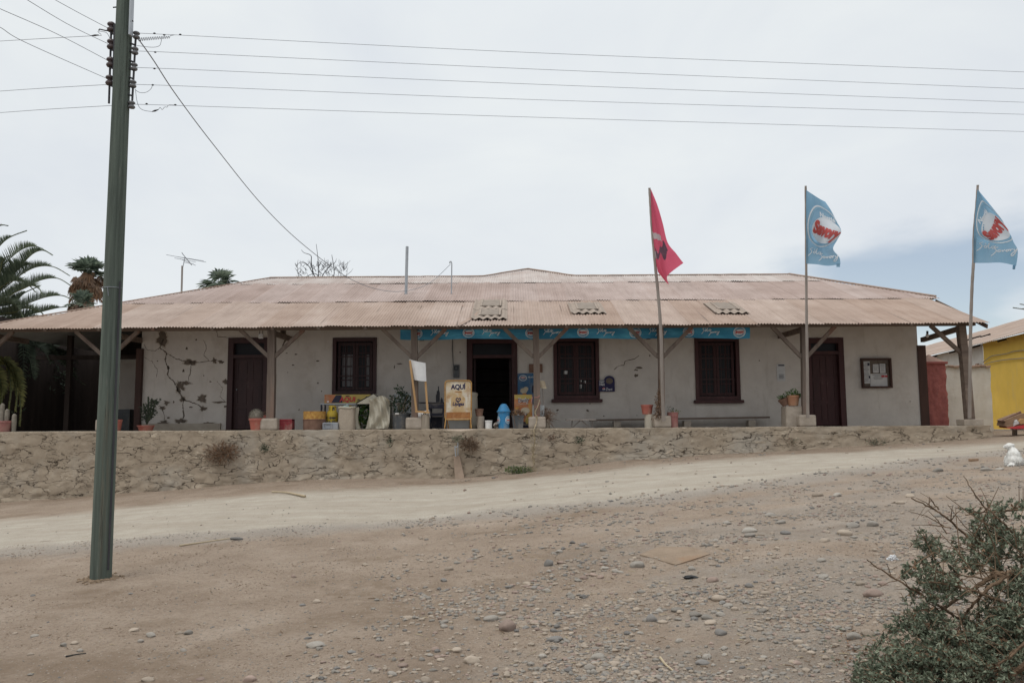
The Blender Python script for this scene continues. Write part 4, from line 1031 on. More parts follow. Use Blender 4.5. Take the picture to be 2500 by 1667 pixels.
# little greenhouse
Yg = 21.75
A = lambda px, py, y=Yg: P(px, py, y)
t = thing('mini_greenhouse', 'small gabled plant tent with a torn pale plastic cover tied back', 'greenhouse', at(910, Yg))
q = MB(); gx = [A(872, 990).x, A(948, 990).x]; gz = A(872, 984).z; pk = A(912, 962).z; mxx = A(912, 962).x
for y in (Yg, Yg + .55):
    for xx in gx: q.tube([(xx, y, F), (xx, y, gz)], .011, 6)
    q.tube([(gx[0] - .03, y, gz - .02), (mxx, y, pk), (gx[1] + .05, y, gz - .0)], .011, 6); q.tube([(gx[0], y, gz - .03), (gx[1], y, gz - .03)], .009, 6)
    q.tube([(gx[0], y, A(880, 1013).z), (gx[1], y, A(880, 1013).z)], .008, 6)
for xx, zz in ((gx[0], gz), (gx[1], gz), (mxx, pk)): q.tube([(xx, Yg, zz), (xx, Yg + .55, zz)], .009, 6)
q.build('tube_frame', 'iron', t)
q = MB()
q.grid(lambda u, v: (gx[0] - .04 + (mxx - gx[0] + .04) * u, Yg - .02 + .6 * v, gz + (pk - gz) * u + .014), 4, 4)
q.grid(lambda u, v: (mxx + (gx[1] + .06 - mxx) * u, Yg - .02 + .6 * v, pk + (gz - pk) * u + .014), 4, 4)
q.poly([(gx[0] - .02, Yg - .02, gz - .02), (gx[1], Yg - .02, gz - .02), (mxx, Yg - .02, pk)])
q.grid(lambda u, v: (gx[0] - .02, Yg + .56 * u, F + (gz - F) * v), 3, 3); q.grid(lambda u, v: (gx[1] + .03, Yg + .56 * u, F + (gz - F) * v), 3, 3)
q.build('cover', 'cloth', t)
q = MB()
def fl(u, v):                                       # the left flap, pulled to a point at its foot
    top, bot = A(870, 1000), A(866, 1046); w0 = .10 * (1 - abs(v - .15)) + .02
    x = A(866, 1000).x + .0 + (.02 + .17 * v * v * u) + w0 * u * (1 - v); return (x, Yg - .06 - .04 * math.sin(u * 6), F + .01 + (gz - .12 - F) * (1 - v))
q.grid(fl, 8, 14)
L_, R_ = [(899, 972), (902, 984), (902, 1010), (897, 1030), (893, 1046)], [(949, 972), (952, 992), (952, 1016), (951, 1034), (948, 1046)]
def bun(u, v):                                      # cover bunched over the right half
    k = v * 4; i = min(3, int(k)); f = k - i
    lx = L_[i][0] + (L_[i + 1][0] - L_[i][0]) * f; rx = R_[i][0] + (R_[i + 1][0] - R_[i][0]) * f; py = L_[i][1] + (L_[i + 1][1] - L_[i][1]) * f + (-3 * math.sin(u * 3.1) + 3.5 * math.sin(u * 7) if v < .25 else 0) * (1 - v * 4 if v < .25 else 0)
    d = .05 * math.sin(u * 9 + v * 7) + .035 * math.sin(u * 21 - v * 9) + .05 * math.sin(u * 3.14)
    return A(lx + (rx - lx) * u, py, Yg - .10 - d)
q.grid(bun, 36, 24); q.build('pulled_back_cover', 'cloth', t, smooth=True)
q = MB()
for px, py, rr in ((884, 995, 12), (895, 1002, 12), (878, 1010, 11), (892, 1020, 13), (882, 1032, 12), (899, 1036, 10)):
    q.clump(A(px, py, Yg + .2), (rr * .0108, .14, rr * .0108), 60, .055, .09, ms=[0, 0, 0, 1])
q.build('seedlings', ['leaf_green', 'leaf_yg'], t)
# grey bin with a leafy shrub, and the white board leaning behind it
Yb = 21.7; a, c = at(957, Yb), at(1003, Yb); r = (c.x - a.x) / 2; cx = (a.x + c.x) / 2; h = hz(1009, 980, Yb) - F
t = thing('planter_bin', 'big dark grey plastic bin planted with a leafy shrub', 'planter', (cx, Yb, F))
MB().lathe((cx, Yb, F), [(r * .84, 0), (r * .97, h * .93), (r * 1.03, h * .94), (r * 1.03, h), (r * .95, h), (r * .92, h * .9), (.01, h * .92)], 32).build('bin_body', 'grey_dark', t)
MB().box((cx - .08, Yb - r - .01, F + h - .01), (.10, .03, .045), bev=.008).build('handle_clip', 'white', t)
q = MB(); top = Vector((cx, Yb, F + h * .9))
for _ in range(10):
    e_ = top + Vector((random.uniform(-.26, .26), random.uniform(-.2, .2), random.uniform(.25, .6))); q.tube([top + Vector((random.uniform(-.1, .1), 0, 0)), (top + e_) / 2 + Vector((random.uniform(-.04, .04), 0, 0)), e_], [.01, .008, .004], 5)
q.build('stems', 'twig', t)
q = MB()
for px, py, rr, n_ in ((975, 953, 10, 60), (960, 978, 12, 70), (985, 970, 14, 110), (1000, 975, 10, 70), (970, 992, 17, 110), (992, 992, 15, 100), (981, 1003, 18, 60), (1008, 990, 8, 40)):
    q.clump(P(px, py, Yb), (rr * .0106, .16, rr * .0106), n_, .035, .075)
q.build('foliage', 'leaf_pot', t)
q = MB().box((P(987, 995, 22.6).x, 22.6, (F + hz(960, 987, 22.6)) / 2), (.56, .02, hz(960, 987, 22.6) - F)); lay(q, text2d('precio', .07, 0, .003), flat_fn((P(984, 964, 22.6).x, 22.588, hz(964, 984, 22.6))), 1)
M['palewhite'] = mat('pale_board', (.50, .52, .53), (.44, .46, .47), 3, .7)
tag(q.build('leaning_board', ['palewhite', 'ink']), 'pale white board standing behind the leafy shrub', 'board')
# white sheet on a tilted wooden frame, on a log
Yf = 21.15
t = thing('wooden_frame_sign', 'tilted raw pine frame with a blank white sheet over its top', 'sign', P(1030, 1005, Yf))
lt, lb, rt, rb = P(1001, 880, Yf - .03), P(1017, 1004, Yf), P(1036, 888, Yf - .03), P(1044, 1006, Yf)
for n_, (s, e_) in (('upright', (lt, lb)), ('upright', (rt, rb))): MB().bar(s, e_, .05, .04, up=(0, 1, 0)).build(n_, 'pine', t)
MB().bar(lb + Vector((-.03, -.045, .0)), rb + Vector((.05, -.045, -.01)), .05, .045, up=(0, 1, 0)).build('bottom_rail', 'pine', t)
cs = [P(997.5, 876, Yf - .1), P(1039, 886, Yf - .07), P(1041, 931, Yf - .06), P(1008.5, 926, Yf - .06)]
def sh(u, v):
    p = (cs[0] * (1 - u) + cs[1] * u) * (1 - v) + (cs[3] * (1 - u) + cs[2] * u) * v
    return p + Vector((0, -.035 * math.sin(u * 3.14) + (.10 * (1 - u / .3) if u < .3 else 0), -.012 * math.sin(u * 3.14)))
MB().grid(sh, 16, 8).build('sheet', 'white_sheet', t, smooth=True)
def log(name, label, px0, px1, py0, Y, mt='log', cat='log', group=None, jag=.02):
    a, c = at(px0, Y), at(px1, Y); r = (c.x - a.x) / 2; cx = (a.x + c.x) / 2; h = hz(py0, px0, Y) - F
    q = MB(); q.grid(lambda u, v: (cx + r * (1 - .08 * v) * math.cos(u * 6.28319) * (1 + .07 * fbm(math.cos(u * 6.28) * 2 + px0, math.sin(u * 6.28) * 2, v * .6)), Y + r * math.sin(u * 6.28319) * (1 + .07 * fbm(math.cos(u * 6.28) * 2, px0, v)), F + h * v + (jag * fbm(math.cos(u * 6.28) * 3, math.sin(u * 6.28) * 3, px0) if v > .9 else 0)), 24, 8)
    q.lathe((cx, Y, F), [(r * .93, h), (.01, h + .01)], 24, cap=False)
    return tag(q.build(name, mt, smooth=False, origin=(cx, Y, F)), label, cat, group)
log('log', 'grey weathered log standing under the tilted wooden frame', 1028, 1049, 1012, 21.2)
Yt = 21.3; bc = P(1035, 1014, Yt)
t = thing('paint_bucket', 'white bucket with black scrawl lying on the log under the wooden frame', 'bucket', (bc.x, Yt, bc.z - .1))
rm_ = Euler((0, R(82), 0)).to_matrix()
q = MB().lathe(bc - Vector((.14, 0, 0)), [(.085, 0), (.10, .26), (.106, .27), (.106, .285), (.095, .285), (.02, .27)], 20, rot=rm_)
fmb = lambda x, y, hgt: Vector((bc.x + x, Yt - .101 - hgt, bc.z + y))
lay(q, ribbon2d([[(-.06, .04), (0, -.03), (.05, .03), (.02, .06), (-.02, 0)], [(.04, .05), (.10, 0), (.08, -.06), (.12, .05)]], .022), fmb, 1); q.build('bucket_body', ['white', 'black'], t)
# navy metal stand
Yn = 21.9; x0, x1 = at(1024, Yn).x, at(1086, Yn).x; zt = hz(983, 1055, Yn)
t = thing('metal_stand', 'dark navy metal side table between the wooden frame and the rusty sign', 'table', ((x0 + x1) / 2, Yn, F))
q = MB().box(((x0 + x1) / 2, Yn, zt), (x1 - x0, .5, .025), bev=.008); xa = at(1049, Yn).x; q.box(((xa + x1) / 2, Yn, zt - .09), (x1 - xa, .46, .12)); q.build('table_top', 'navy_metal', t)
for sx in (xa + .02, x1 - .02):
    for sy in (Yn - .2, Yn + .2): MB().box((sx, sy, (F + zt - .15) / 2), (.05, .05, zt - .15 - F)).build('leg', 'navy_metal', t)
q = MB().box(((xa + x1) / 2, Yn, F + .40), (x1 - xa - .09, .4, .025)); q.box(((xa + x1) / 2, Yn - .2, F + .36), (x1 - xa - .11, .02, .05)); q.box(((xa + x1) / 2, Yn + .1, F + .17), (x1 - xa - .11, .02, .30)); q.build('lower_shelf', 'navy_metal', t)
for k, (px, hgt) in enumerate(((1067, .30), (1070, .42), (1078, .12))):
    q = MB().lathe((P(px, 980, Yn).x, Yn + .05, zt + .0126), [(.036, 0), (.036, hgt * .6), (.014, hgt * .78), (.014, hgt)], 12)
    tag(q.build('bottle', 'iron'), ('shorter dark bottle on the navy metal table', 'tallest dark bottle on the navy metal table', 'smallest dark bottle on the navy metal table')[k], 'bottle', 'bottles on the navy table')
# rusty standing sign
Ys = 21.18; x0, x1 = at(1086.5, Ys).x, at(1151, Ys).x; z0, z1 = hz(1024, 1118, Ys), hz(929, 1118, Ys); cx, cz = (x0 + x1) / 2, (z0 + z1) / 2; w_, h = x1 - x0, z1 - z0
t = thing('pavement_sign', 'rusty cream metal standing sign reading AQUÍ in a tubular frame', 'sign', (cx, Ys, F))
def rrect(w, h, r, n=5):
    out = []
    for sx, sy, a0 in ((1, 1, 0), (-1, 1, 90), (-1, -1, 180), (1, -1, 270)):
        for k in range(n + 1):
            an = R(a0 + 90 * k / n); out.append((sx * (w / 2 - r) + r * math.cos(an), sy * (h / 2 - r) + r * math.sin(an)))
    return out
q = MB(); pts = rrect(w_ - .04, h - .04, .07); fm = flat_fn((cx, Ys, cz)); bk_ = flat_fn((cx, Ys + .02, cz))
q.add([fm(x, y, 0) for x, y in pts] + [bk_(x, y, 0) for x, y in pts], [tuple(range(len(pts))), tuple(reversed(range(len(pts), 2 * len(pts))))])
s_ = w_ / .62
bot = [(-.09, .17), (.09, .17), (.09, .06), (.16, .0), (.17, -.06), (.17, -.38), (-.17, -.38), (-.17, -.06), (-.16, 0), (-.09, .06)]
lay(q, ([(x * s_, y * s_) for x, y in bot], [tuple(range(10))]), fm, 1, (0, .05), lift=.002)
lay(q, rect2d(w_ - .06, .16), fm, 3, (0, -h / 2 + .11), lift=.0025); lay(q, rect2d(.14 * s_, .02), fm, 3, (0, .19 * s_), lift=.004)
lay(q, text2d('AQUÍ', .155 * s_, 0, .006, .35 * s_), fm, 2, (0, h * .5 - .165), lift=.006)
lay(q, text2d('Lipigas', .11 * s_, .12, .004, .27 * s_), fm, 2, (0, -.10), lift=.006)
hrt = ribbon2d([[(.0, -.055), (-.05, -.01), (-.05, .04), (-.02, .055), (.01, .03), (.04, .055), (.058, .03), (.045, -.005), (.0, -.03), (-.02, -.005)]], .022); lay(q, hrt, fm, 2, (0, -.005), lift=.006)
q.build('panel', ['rust_sign', 'rust_bottle', 'navy', 'rust_band'], t)
q = MB(); pp = rrect(w_, h, .08); q.tube([fm(x, y, .01) for x, y in pp + pp[:1]], .016, 8, cap=False); q.build('frame', 'rust_tube', t)
for s, xx in ((-1, x0), (1, x1)):
    MB().tube([(xx - s * .02, Ys, z0 + .05), (xx + s * .0, Ys - .12, F + .012)], .014, 7).build('leg', 'rust_tube', t)
    MB().tube([(xx - s * .02, Ys + .05, z0 + .25), (xx - s * .06, Ys + .36, F + .012)], .014, 7).build('leg', 'rust_tube', t)
q = MB().box((P(1120, 1000, 21.7).x, 21.72, F + .22), (.58, .38, .44), bev=.015)
tag(q.build('metal_tank', 'sheet_grey'), 'grey metal tank behind the feet of the rusty sign', 'tank')
a = at(1138, 22.1); h = hz(958, 1150, 22.1) - F
q = MB().lathe(a, [(.25, 0), (.29, .1), (.31, h * .5), (.30, h * .88), (.31, h * .92), (.31, h * .98), (.27, h), (.02, h)], 28); tag(q.build('water_barrel', 'beige', smooth=False), 'tall beige plastic barrel showing right of the rusty sign', 'barrel')
log('pot_stand', 'short stone drum under a brown pot beside the shop doorway', 1164, 1183, 1016, 21.4, 'stone', 'stand', jag=.004)
pot('flower_pot', 'empty brown clay pot on a stone drum beside the shop doorway', 1159, 1181, 998, 21.4, 'clay_dark' if 'clay_dark' in M else 'drum_low', z0=hz(1015.5, 1170, 21.4))
t, c, r = pot('paint_tub', 'small white paint tub on the porch edge below the doorway', 1184, 1202, 1026, 21.2, 'white', cat='tub', taper=.9)
# small cat resting behind the edge
def fuse(parts, vox, name, mt, origin, smooth=True, tufts=0, tl=.03, tm=0):
    mb = MB()
    for c_, r_, *e_ in parts: mb.ell(c_, r_, 0, 16, 10, rot=Euler(e_[0]).to_matrix() if e_ else None)
    o = mb.build(name, mt, origin=origin)
    md = o.modifiers.new('fuse', 'REMESH'); md.mode = 'VOXEL'; md.voxel_size = vox
    ms_ = o.modifiers.new('soften', 'SMOOTH'); ms_.iterations = 4; ms_.factor = .5
    dg = bpy.context.evaluated_depsgraph_get(); me = bpy.data.meshes.new_from_object(o.evaluated_get(dg))
    o.modifiers.clear(); o.data = me
    if tufts:
        bm = bmesh.new(); bm.from_mesh(me); bm.faces.ensure_lookup_table(); fs = list(bm.faces)
        for _ in range(tufts):
            f = random.choice(fs); p = f.calc_center_median(); nn = f.normal
            d = (nn * .55 + Vector((random.uniform(-.35, .35), random.uniform(-.35, .35), -.75))).normalized(); a_, b_ = frame(d); w__ = tl * .16
            vs_ = [bm.verts.new(p + a_ * w__ - nn * .004), bm.verts.new(p - a_ * w__ - nn * .004), bm.verts.new(p + d * tl * random.uniform(.6, 1.2))]
            bm.faces.new(vs_)
        bm.to_mesh(me); bm.free()
    me.polygons.foreach_set('use_smooth', [True] * len(me.polygons))
    return o
k = at(1211, 21.45)
cat = fuse([(k + Vector((.06, .14, .09)), (.14, .10, .09)), (k + Vector((0, 0, .085)), (.05, .05, .045)), (k + Vector((0, -.04, .075)), (.02, .02, .016)), (k + Vector((-.032, .01, .125)), (.014, .01, .026)), (k + Vector((.032, .01, .125)), (.014, .01, .026)), (k + Vector((-.03, -.03, .02)), (.02, .06, .02)), (k + Vector((.03, -.03, .02)), (.02, .06, .02))], .008, 'cat', 'catfur', k)
tag(cat, 'small white and brown cat resting beside the blue bin', 'cat')
# blue bin
Yk = 21.35; a, c = at(1215, Yk), at(1245, Yk); r = (c.x - a.x) / 2; cx = (a.x + c.x) / 2; h = hz(1006, 1230, Yk) - F; hl = hz(985, 1230, Yk) - F
t = thing('litter_bin', 'bright blue litter bin with a cone lid in front of the doorway', 'bin', (cx, Yk, F))
q = MB().lathe((cx, Yk, F), [(r * .86, 0), (r * .97, h * .9), (r, h)], 32); fm = cyl_map(cx, Yk, r * .95, F)
for ax in (-1.15, .78):
    lay(q, disc2d(.085, .10, 24), fm, 1, (r * ax, h * .52), lift=.006); lay(q, disc2d(.072, .085, 24), fm, 2, (r * ax, h * .52), lift=.010); lay(q, disc2d(.062, .045, 20), fm, 1, (r * ax, h * .52), lift=.013)
    lay(q, text2d('Savory', .05, .05, .004, .11), fm, 3, (r * ax, h * .52), lift=.017)
q.build('bin_body', ['bluebin', 'logo_white', 'logo_blue', 'logo_red'], t)
MB().lathe((cx, Yk, F), [(r * 1.0, h), (r * 1.13, h + .005), (r * 1.13, h + .03), (r * 1.02, h + .04), (r * .66, hl - .06), (r * .45, hl - .02), (r * .15, hl), (.005, hl)], 32).build('cone_lid', 'bluebin', t)
# orange board
Yd = 21.75; x0, x1 = at(1256, Yd).x, at(1300, Yd).x; z1 = hz(963, 1278, Yd); cx = (x0 + x1) / 2; h = z1 - F
t = thing('advert_board', 'orange standing advert board reading Danky left of the middle post', 'sign', (cx, Yd, F))
q = MB().box((cx, Yd, F + h / 2), (x1 - x0, .03, h)); fm = flat_fn((cx, Yd - .016, F + h / 2)); w_ = x1 - x0
lay(q, rect2d(w_ - .02, .11), fm, 5, (0, h / 2 - .06), lift=.002); lay(q, rect2d(w_ - .01, .16), fm, 6, (0, -h / 2 + .09), lift=.003)
lay(q, text2d('Danky', .15, .15, .012, .30), fm, 2, (0, h * .5 - .15), ang=.06, lift=.004); lay(q, text2d('Danky', .15, .15, .0, .29), fm, 4, (0, h * .5 - .15), ang=.06, lift=.008)
lay(q, ribbon2d([[(-.16, 0), (-.05, .02), (.06, .012), (.16, .035)]], .01), fm, 1, (0, h * .5 - .27), lift=.005)
lay(q, disc2d(.115, .085, 24), fm, 3, (.05, .02), lift=.005); lay(q, disc2d(.07, .045, 24), fm, 1, (.07, .04), lift=.007)
for _ in range(10): lay(q, disc2d(random.uniform(.015, .04), random.uniform(.012, .025), 10), fm, random.choice((4, 2, 5)), (random.uniform(-.16, .16), random.uniform(-.20, -.05)), lift=random.uniform(.004, .009))
lay(q, disc2d(.05, .09, 16), fm, 5, (.10, -.24), lift=.004)
for k in range(2): lay(q, rect2d(.2, .008), fm, 1, (.04, -h / 2 + .12 - .03 * k), lift=.006)
q.build('panel', ['orange_print', 'cream_print', 'logo_white', 'cream_print', 'dark_choc', 'yellow_print', 'ink'] if 'dark_choc' in M else ['orange_print', 'cream_print', 'logo_white', 'cream_print', 'maroon', 'yellow_print', 'ink'], t)
MB().bar((cx, Yd + .03, F + h * .7), (cx, Yd + .32, F + .01), .3, .02).build('rear_strut', 'grey_dark', t)
# dry planter before it
Yq = 21.4; a, c = at(1249, Yq), at(1280, Yq); w_ = c.x - a.x; cx = (a.x + c.x) / 2; h = hz(1014, 1262, Yq) - F
t = thing('square_planter', 'dark grey square planter full of dry twigs in front of the orange board', 'planter', (cx, Yq, F))
q = MB()
pr_ = [(-w_ / 2 * .85, 0), (-w_ / 2, h)]
q.lathe((cx, Yq, F), [(w_ * .62 * .86, 0), (w_ * .66, h * .94), (w_ * .70, h * .95), (w_ * .70, h), (w_ * .63, h), (w_ * .6, h * .9), (.01, h * .9)], 4, rot=Matrix.Rotation(R(45), 3, 'Z')); q.build('planter_body', 'grey_dark', t)
q = MB().clump((cx, Yq, F + h + .02), (w_ * .55, .14, .09), 230, .012, .10); 
for p in ([(1252, 1008), (1255, 1022), (1258, 1040), (1262, 1044)], [(1252, 1004), (1262, 1001), (1272, 1003)]): q.tube(bez([P(a_, b_, Yq - .2) for a_, b_ in p], 5), .008, 5, 0)
q.build('dry_stems', 'leaf_dry', t)
# things round the middle post (at 1310)
q = MB().box((P(1314.5, 1005, 21.5).x, 21.5, hz(1007, 1314, 21.5)), (.30, .015, .38)); fmx = P(1327, 1015, 21.46)
tag(q.build('white_board', 'palewhite'), 'white board tied behind the foot of the middle porch post', 'board')
t = thing('placard', 'cream square placard on a stick tied beside the middle post', 'sign', at(1326, 21.55))
MB().tube([P(1329, 1030, 21.55), P(1327, 990, 21.55), P(1325, 945, 21.55)], .014, 7).build('stick', 'pole_wood', t)
q = MB().grid(lambda u, v: P(1316 + 16 * u + 5 * v - 2, 928 + 19 * v + 2 * u, 21.53 - .02 * math.sin(u * 5)), 6, 4); q.build('card', 'cream_print', t)
log('log', 'short grey log standing right of the middle porch post', 1326, 1343, 1024, 21.5)
t = thing('dry_bundle', 'bundle of dry brown stalks heaped on the log beside the middle post', 'dry plant', P(1333, 1020, 21.5))
q = MB()
for _ in range(150):
    p = P(random.gauss(1333, 6), random.gauss(1015, 7), 21.5 + random.uniform(-.15, .15)); d = Vector((random.gauss(.2, .6), random.gauss(0, .4), random.gauss(-.3, .8))); q.tube([p, p + d * .07, p + d * .14 + Vector((0, 0, -.02))], .004, 4)
q.clump(P(1335, 1010, 21.5), (.12, .12, .16), 130, .02, .05); q.tube(bez([P(1338, 1022, 21.3), P(1346, 1036, 21.25), P(1353, 1043, 21.2)], 5), .008, 5); q.build('stalks', 'leaf_dry', t)
t = thing('dead_creeper', 'dry creeper winding down the middle post and over the terrace wall', 'creeper', P(1304, 1044, 20.95))
q = MB()
for base in ([(1318, 975), (1313, 992), (1306, 1008), (1312, 1020), (1306, 1040), (1305, 1060), (1304, 1090), (1300, 1115), (1303, 1133), (1298, 1150)], [(1306, 1003), (1310, 1030), (1303, 1052), (1306, 1075), (1300, 1100), (1305, 1125), (1300, 1145)], [(1300, 1145), (1310, 1152), (1330, 1153), (1350, 1151)]):
    q.tube(bez([P(a_, b_, 21.14 if b_ < 1044 else 20.88 - (b_ - 1044) * .0008) for a_, b_ in base], 5), .013, 5)
for _ in range(120):
    py = random.uniform(1045, 1148); p = P(1303 + random.gauss(0, 4), py, 20.85 - (py - 1044) * .0008); q.leaf(p, Vector((random.gauss(0, 1), -.5, random.gauss(-.3, 1))), .02, .07)
q.build('vine', 'straw', t)
q = MB()
for a_, b_, c_, d_ in ((1304, 970, 1318, 966), (1306, 994, 1320, 982), (1303, 1016, 1314, 1012), (1300, 968, 1296, 985)): q.tube(bez([P(a_, b_, 21.22), P((a_ + c_) / 2, (b_ + d_) / 2 + 2, 21.2), P(c_, d_, 21.22)], 4), .011, 6)
tag(q.build('pink_rope', 'pinkpot'), 'pink rope wound round the lower part of the middle porch post', 'cord')
q = MB().box((P(1308, 899, YW - .03).x, YW - .03, hz(899, 1308, YW)), (.38, .03, .24)); tag(q.build('wall_stain', 'drum_low'), 'dull brown square stain on the wall behind the middle post', 'stain')  # thin box standing for a brown square stain on the wall
# blue poster on the wall
x0, x1, z0, z1 = P(1264, 950, 23.2).x, P(1309, 950, 23.2).x, hz(986, 1286, 23.2), hz(911, 1286, 23.2); cx, cz, w_, h = (x0 + x1) / 2, (z0 + z1) / 2, x1 - x0, z1 - z0
q = MB().box((cx, 23.24, cz), (w_, .025, h)); fm = flat_fn((cx, 23.226, cz))
lay(q, disc2d(.11, .085, 24), fm, 1, (-w_ / 2 + .15, h / 2 - .13), lift=.002); lay(q, disc2d(.09, .065, 24), fm, 0, (-w_ / 2 + .15, h / 2 - .13), lift=.004); lay(q, disc2d(.075, .035, 24), fm, 1, (-w_ / 2 + .15, h / 2 - .12), lift=.006)
lay(q, text2d('Savory', .05, .05, .004, .12), fm, 2, (-w_ / 2 + .15, h / 2 - .12), lift=.009); lay(q, text2d('HELADOS', .05, 0, .002, .2), fm, 1, (.13, h / 2 - .11), lift=.003)
lay(q, disc2d(.10, .075, 20), fm, 3, (-.09, -.06), lift=.003); lay(q, disc2d(.07, .06, 20), fm, 3, (-.03, -.01), lift=.004)
lay(q, ([(-.06, 0), (.06, 0), (0, -.2)], [(0, 2, 1)]), fm, 4, (-.07, -.13), lift=.005); lay(q, disc2d(.035, .11, 16), fm, 5, (.17, -.02), lift=.003)
tag(q.build('ice_cream_poster', ['blue_print', 'logo_white', 'logo_red', 'cream_print', 'orange_print', 'ink']), 'dim blue ice cream poster on the wall right of the doorway', 'poster')
# small bread sign
x0, x1 = P(1462, 940, 23.2).x, P(1501, 940, 23.2).x; z0, z1, zd = hz(955.5, 1480, 23.2), hz(928, 1480, 23.2), hz(917, 1480, 23.2); cx = (x0 + x1) / 2; w_ = x1 - x0
ds = [(x0, z0), (x1, z0), (x1, z1 + .02)] + [(P(1488, 930, 23.2).x + (.145) * math.cos(R(a_)), z1 + (zd - z1) * math.sin(R(a_))) for a_ in range(0, 181, 15)] + [(x0, z1)]
q = MB(); nn = len(ds); q.add([(x, 23.22, z) for x, z in ds] + [(x, 23.25, z) for x, z in ds], [tuple(range(nn)), tuple(reversed(range(nn, 2 * nn)))] + [(i, i + nn, (i + 1) % nn + nn, (i + 1) % nn) for i in range(nn)])
fm = flat_fn((cx, 23.218, (z0 + z1) / 2)); h = z1 - z0
lay(q, text2d('HAY', .085, 0, .004, .14), fm, 1, (-w_ / 2 + .09, h / 2 - .05), lift=.003); lay(q, text2d('PAN', .085, 0, .004, .14), fm, 1, (-w_ / 2 + .09, h / 2 - .125), lift=.003)
lay(q, disc2d(.10, .085, 18), fm, 4, (.075, h / 2 - .02), lift=.002); lay(q, disc2d(.04, .04, 18), fm, 1, (-.085, -.085), lift=.003); lay(q, ([(-.038, .0), (.038, .014), (.026, .028), (0, .038), (-.026, .028)], [(0, 1, 2, 3, 4)]), fm, 2, (-.085, -.085), lift=.006); lay(q, ([(-.036, -.012), (-.018, -.034), (.012, -.036), (.03, -.02)], [(0, 1, 2, 3)]), fm, 3, (-.085, -.085), lift=.006)
lay(q, text2d('pepsi', .075, 0, .001, .17), fm, 1, (.065, -.095), lift=.003); lay(q, rect2d(.05, .012), fm, 1, (.01, -.055), lift=.003)
tag(q.build('bread_sign', ['navy_sign', 'logo_white', 'logo_red', 'blue_print', 'adobe'] if 'navy_sign' in M else ['navy', 'logo_white', 'logo_red', 'blue_print', 'adobe']), 'small dark blue round-topped sign reading HAY PAN beside the middle window', 'sign')
# low bench by the wall and the trestle
Yb = 22.95; zt = hz(1022, 1600, Yb)
t = thing('long_bench', 'long low grey plank bench on stone blocks against the wall', 'bench', (P(1660, 1030, Yb).x, Yb, F))
MB().bar((P(1440, 1030, Yb).x, Yb, zt - .03), (P(1876, 1030, Yb).x, Yb, zt + .02), .3, .05, up=(0, 0, 1)).build('plank', 'wood_h', t)
for px in (1506, 1677, 1834): MB().box((P(px, 1030, Yb).x, Yb + .02, (F + zt - .06) / 2), (.2, .26, zt - .06 - F), bev=.015).build('stone_block', 'stone', t)
Yh = 21.9; zt = hz(1024.5, 1418, Yh)
t = thing('trestle', 'low grey folding trestle with crossed legs right of the middle post', 'trestle', (P(1418, 1030, Yh).x, Yh, F))
MB().box((P(1418, 1030, Yh).x, Yh, zt), (.78, .3, .035)).build('top_board', 'pole_wood', t)
for a_, b_ in (((1398, 1042), (1416, 1026)), ((1420, 1026), (1440, 1042)), ((1397, 1026), (1396, 1042)), ((1446, 1026), (1446, 1042))):
    s, e_ = P(*a_, Yh), P(*b_, Yh); s.z, e_.z = max(s.z, F + .01) if a_[1] > 1030 else zt - .02, max(F + .01, e_.z) if b_[1] > 1030 else zt - .02
    if a_[1] > 1030: s.z = F + .012
    else: e_.z = F + .012
    MB().bar(s, e_, .035, .03).build('leg', 'pole_wood', t)
# red pot on a stained can
a, c = at(1574, 21.5), at(1597, 21.5); r = (c.x - a.x) / 2; cx = (a.x + c.x) / 2; h = hz(1011, 1585, 21.5) - F
M['stained'] = mat('stained_white_can', (.50, .46, .39), (.42, .37, .30), 3, .8, .1, 20, stretch=(5, 5, .3), c3=(.14, .07, .05), s3=2.2, w3=(.57, .63))
q = MB().lathe((cx, 21.5, F), [(r, 0), (r, h), (.01, h)], 24); tag(q.build('metal_can', 'stained'), 'white can streaked with rust under the red pot', 'can')
pot('flower_pot', 'orange red plastic pot standing on the rust streaked can', 1565, 1595.5, 988, 21.5, 'terracotta', z0=F + h + .002)
# the pink bucket
a, c = at(1630, 21.45), at(1656, 21.45); r = (c.x - a.x) / 2; cx = (a.x + c.x) / 2; h = hz(1006, 1640, 21.45) - F
t = thing('pink_bucket', 'faded pink ribbed bucket with seedlings right of the red flagpole', 'bucket', (cx, 21.45, F))
MB().lathe((cx, 21.45, F), [(r * .93, 0), (r * .97, h * .68), (r * 1.04, h * .7), (r * .99, h * .74), (r * 1.04, h * .8), (r, h * .84), (r * 1.05, h * .96), (r * 1.05, h), (r * .95, h), (r * .92, h * .9), (.01, h * .9)], 28).build('bucket_body', 'pinkpot', t)
q = MB().clump((cx - .05, 21.45, F + h + .06), (.08, .08, .10), 22, .03, .05); q.clump((cx + .1, 21.45, F + h + .02), (.1, .08, .03), 18, .03, .06, m=1); q.build('seedlings', ['leaf_pot', 'leaf_yg'], t)
t = thing('dry_vine', 'rust brown dried vine climbing the post behind the red flagpole', 'vine', at(1608, 21.2))
q = MB()
for _ in range(260):
    k = random.random() ** .8; py = 948 + 74 * k; p = P(1610 - 4 * k + random.gauss(0, 3 + 3 * k), py, 21.2 + random.uniform(-.1, .1)); q.leaf(p, Vector((random.gauss(0, .6), random.gauss(0, .6), random.gauss(-.4, .8))), .028, .07, random.choice((0, 0, 1)))
q.tube(bez([P(1609, 1040, 21.2), P(1604, 1000, 21.2), P(1612, 960, 21.2), P(1609, 926, 21.2)], 6), .012, 5, 2); q.build('stems_and_leaves', ['leaf_dry', 'leaf_dead', 'bark'], t)
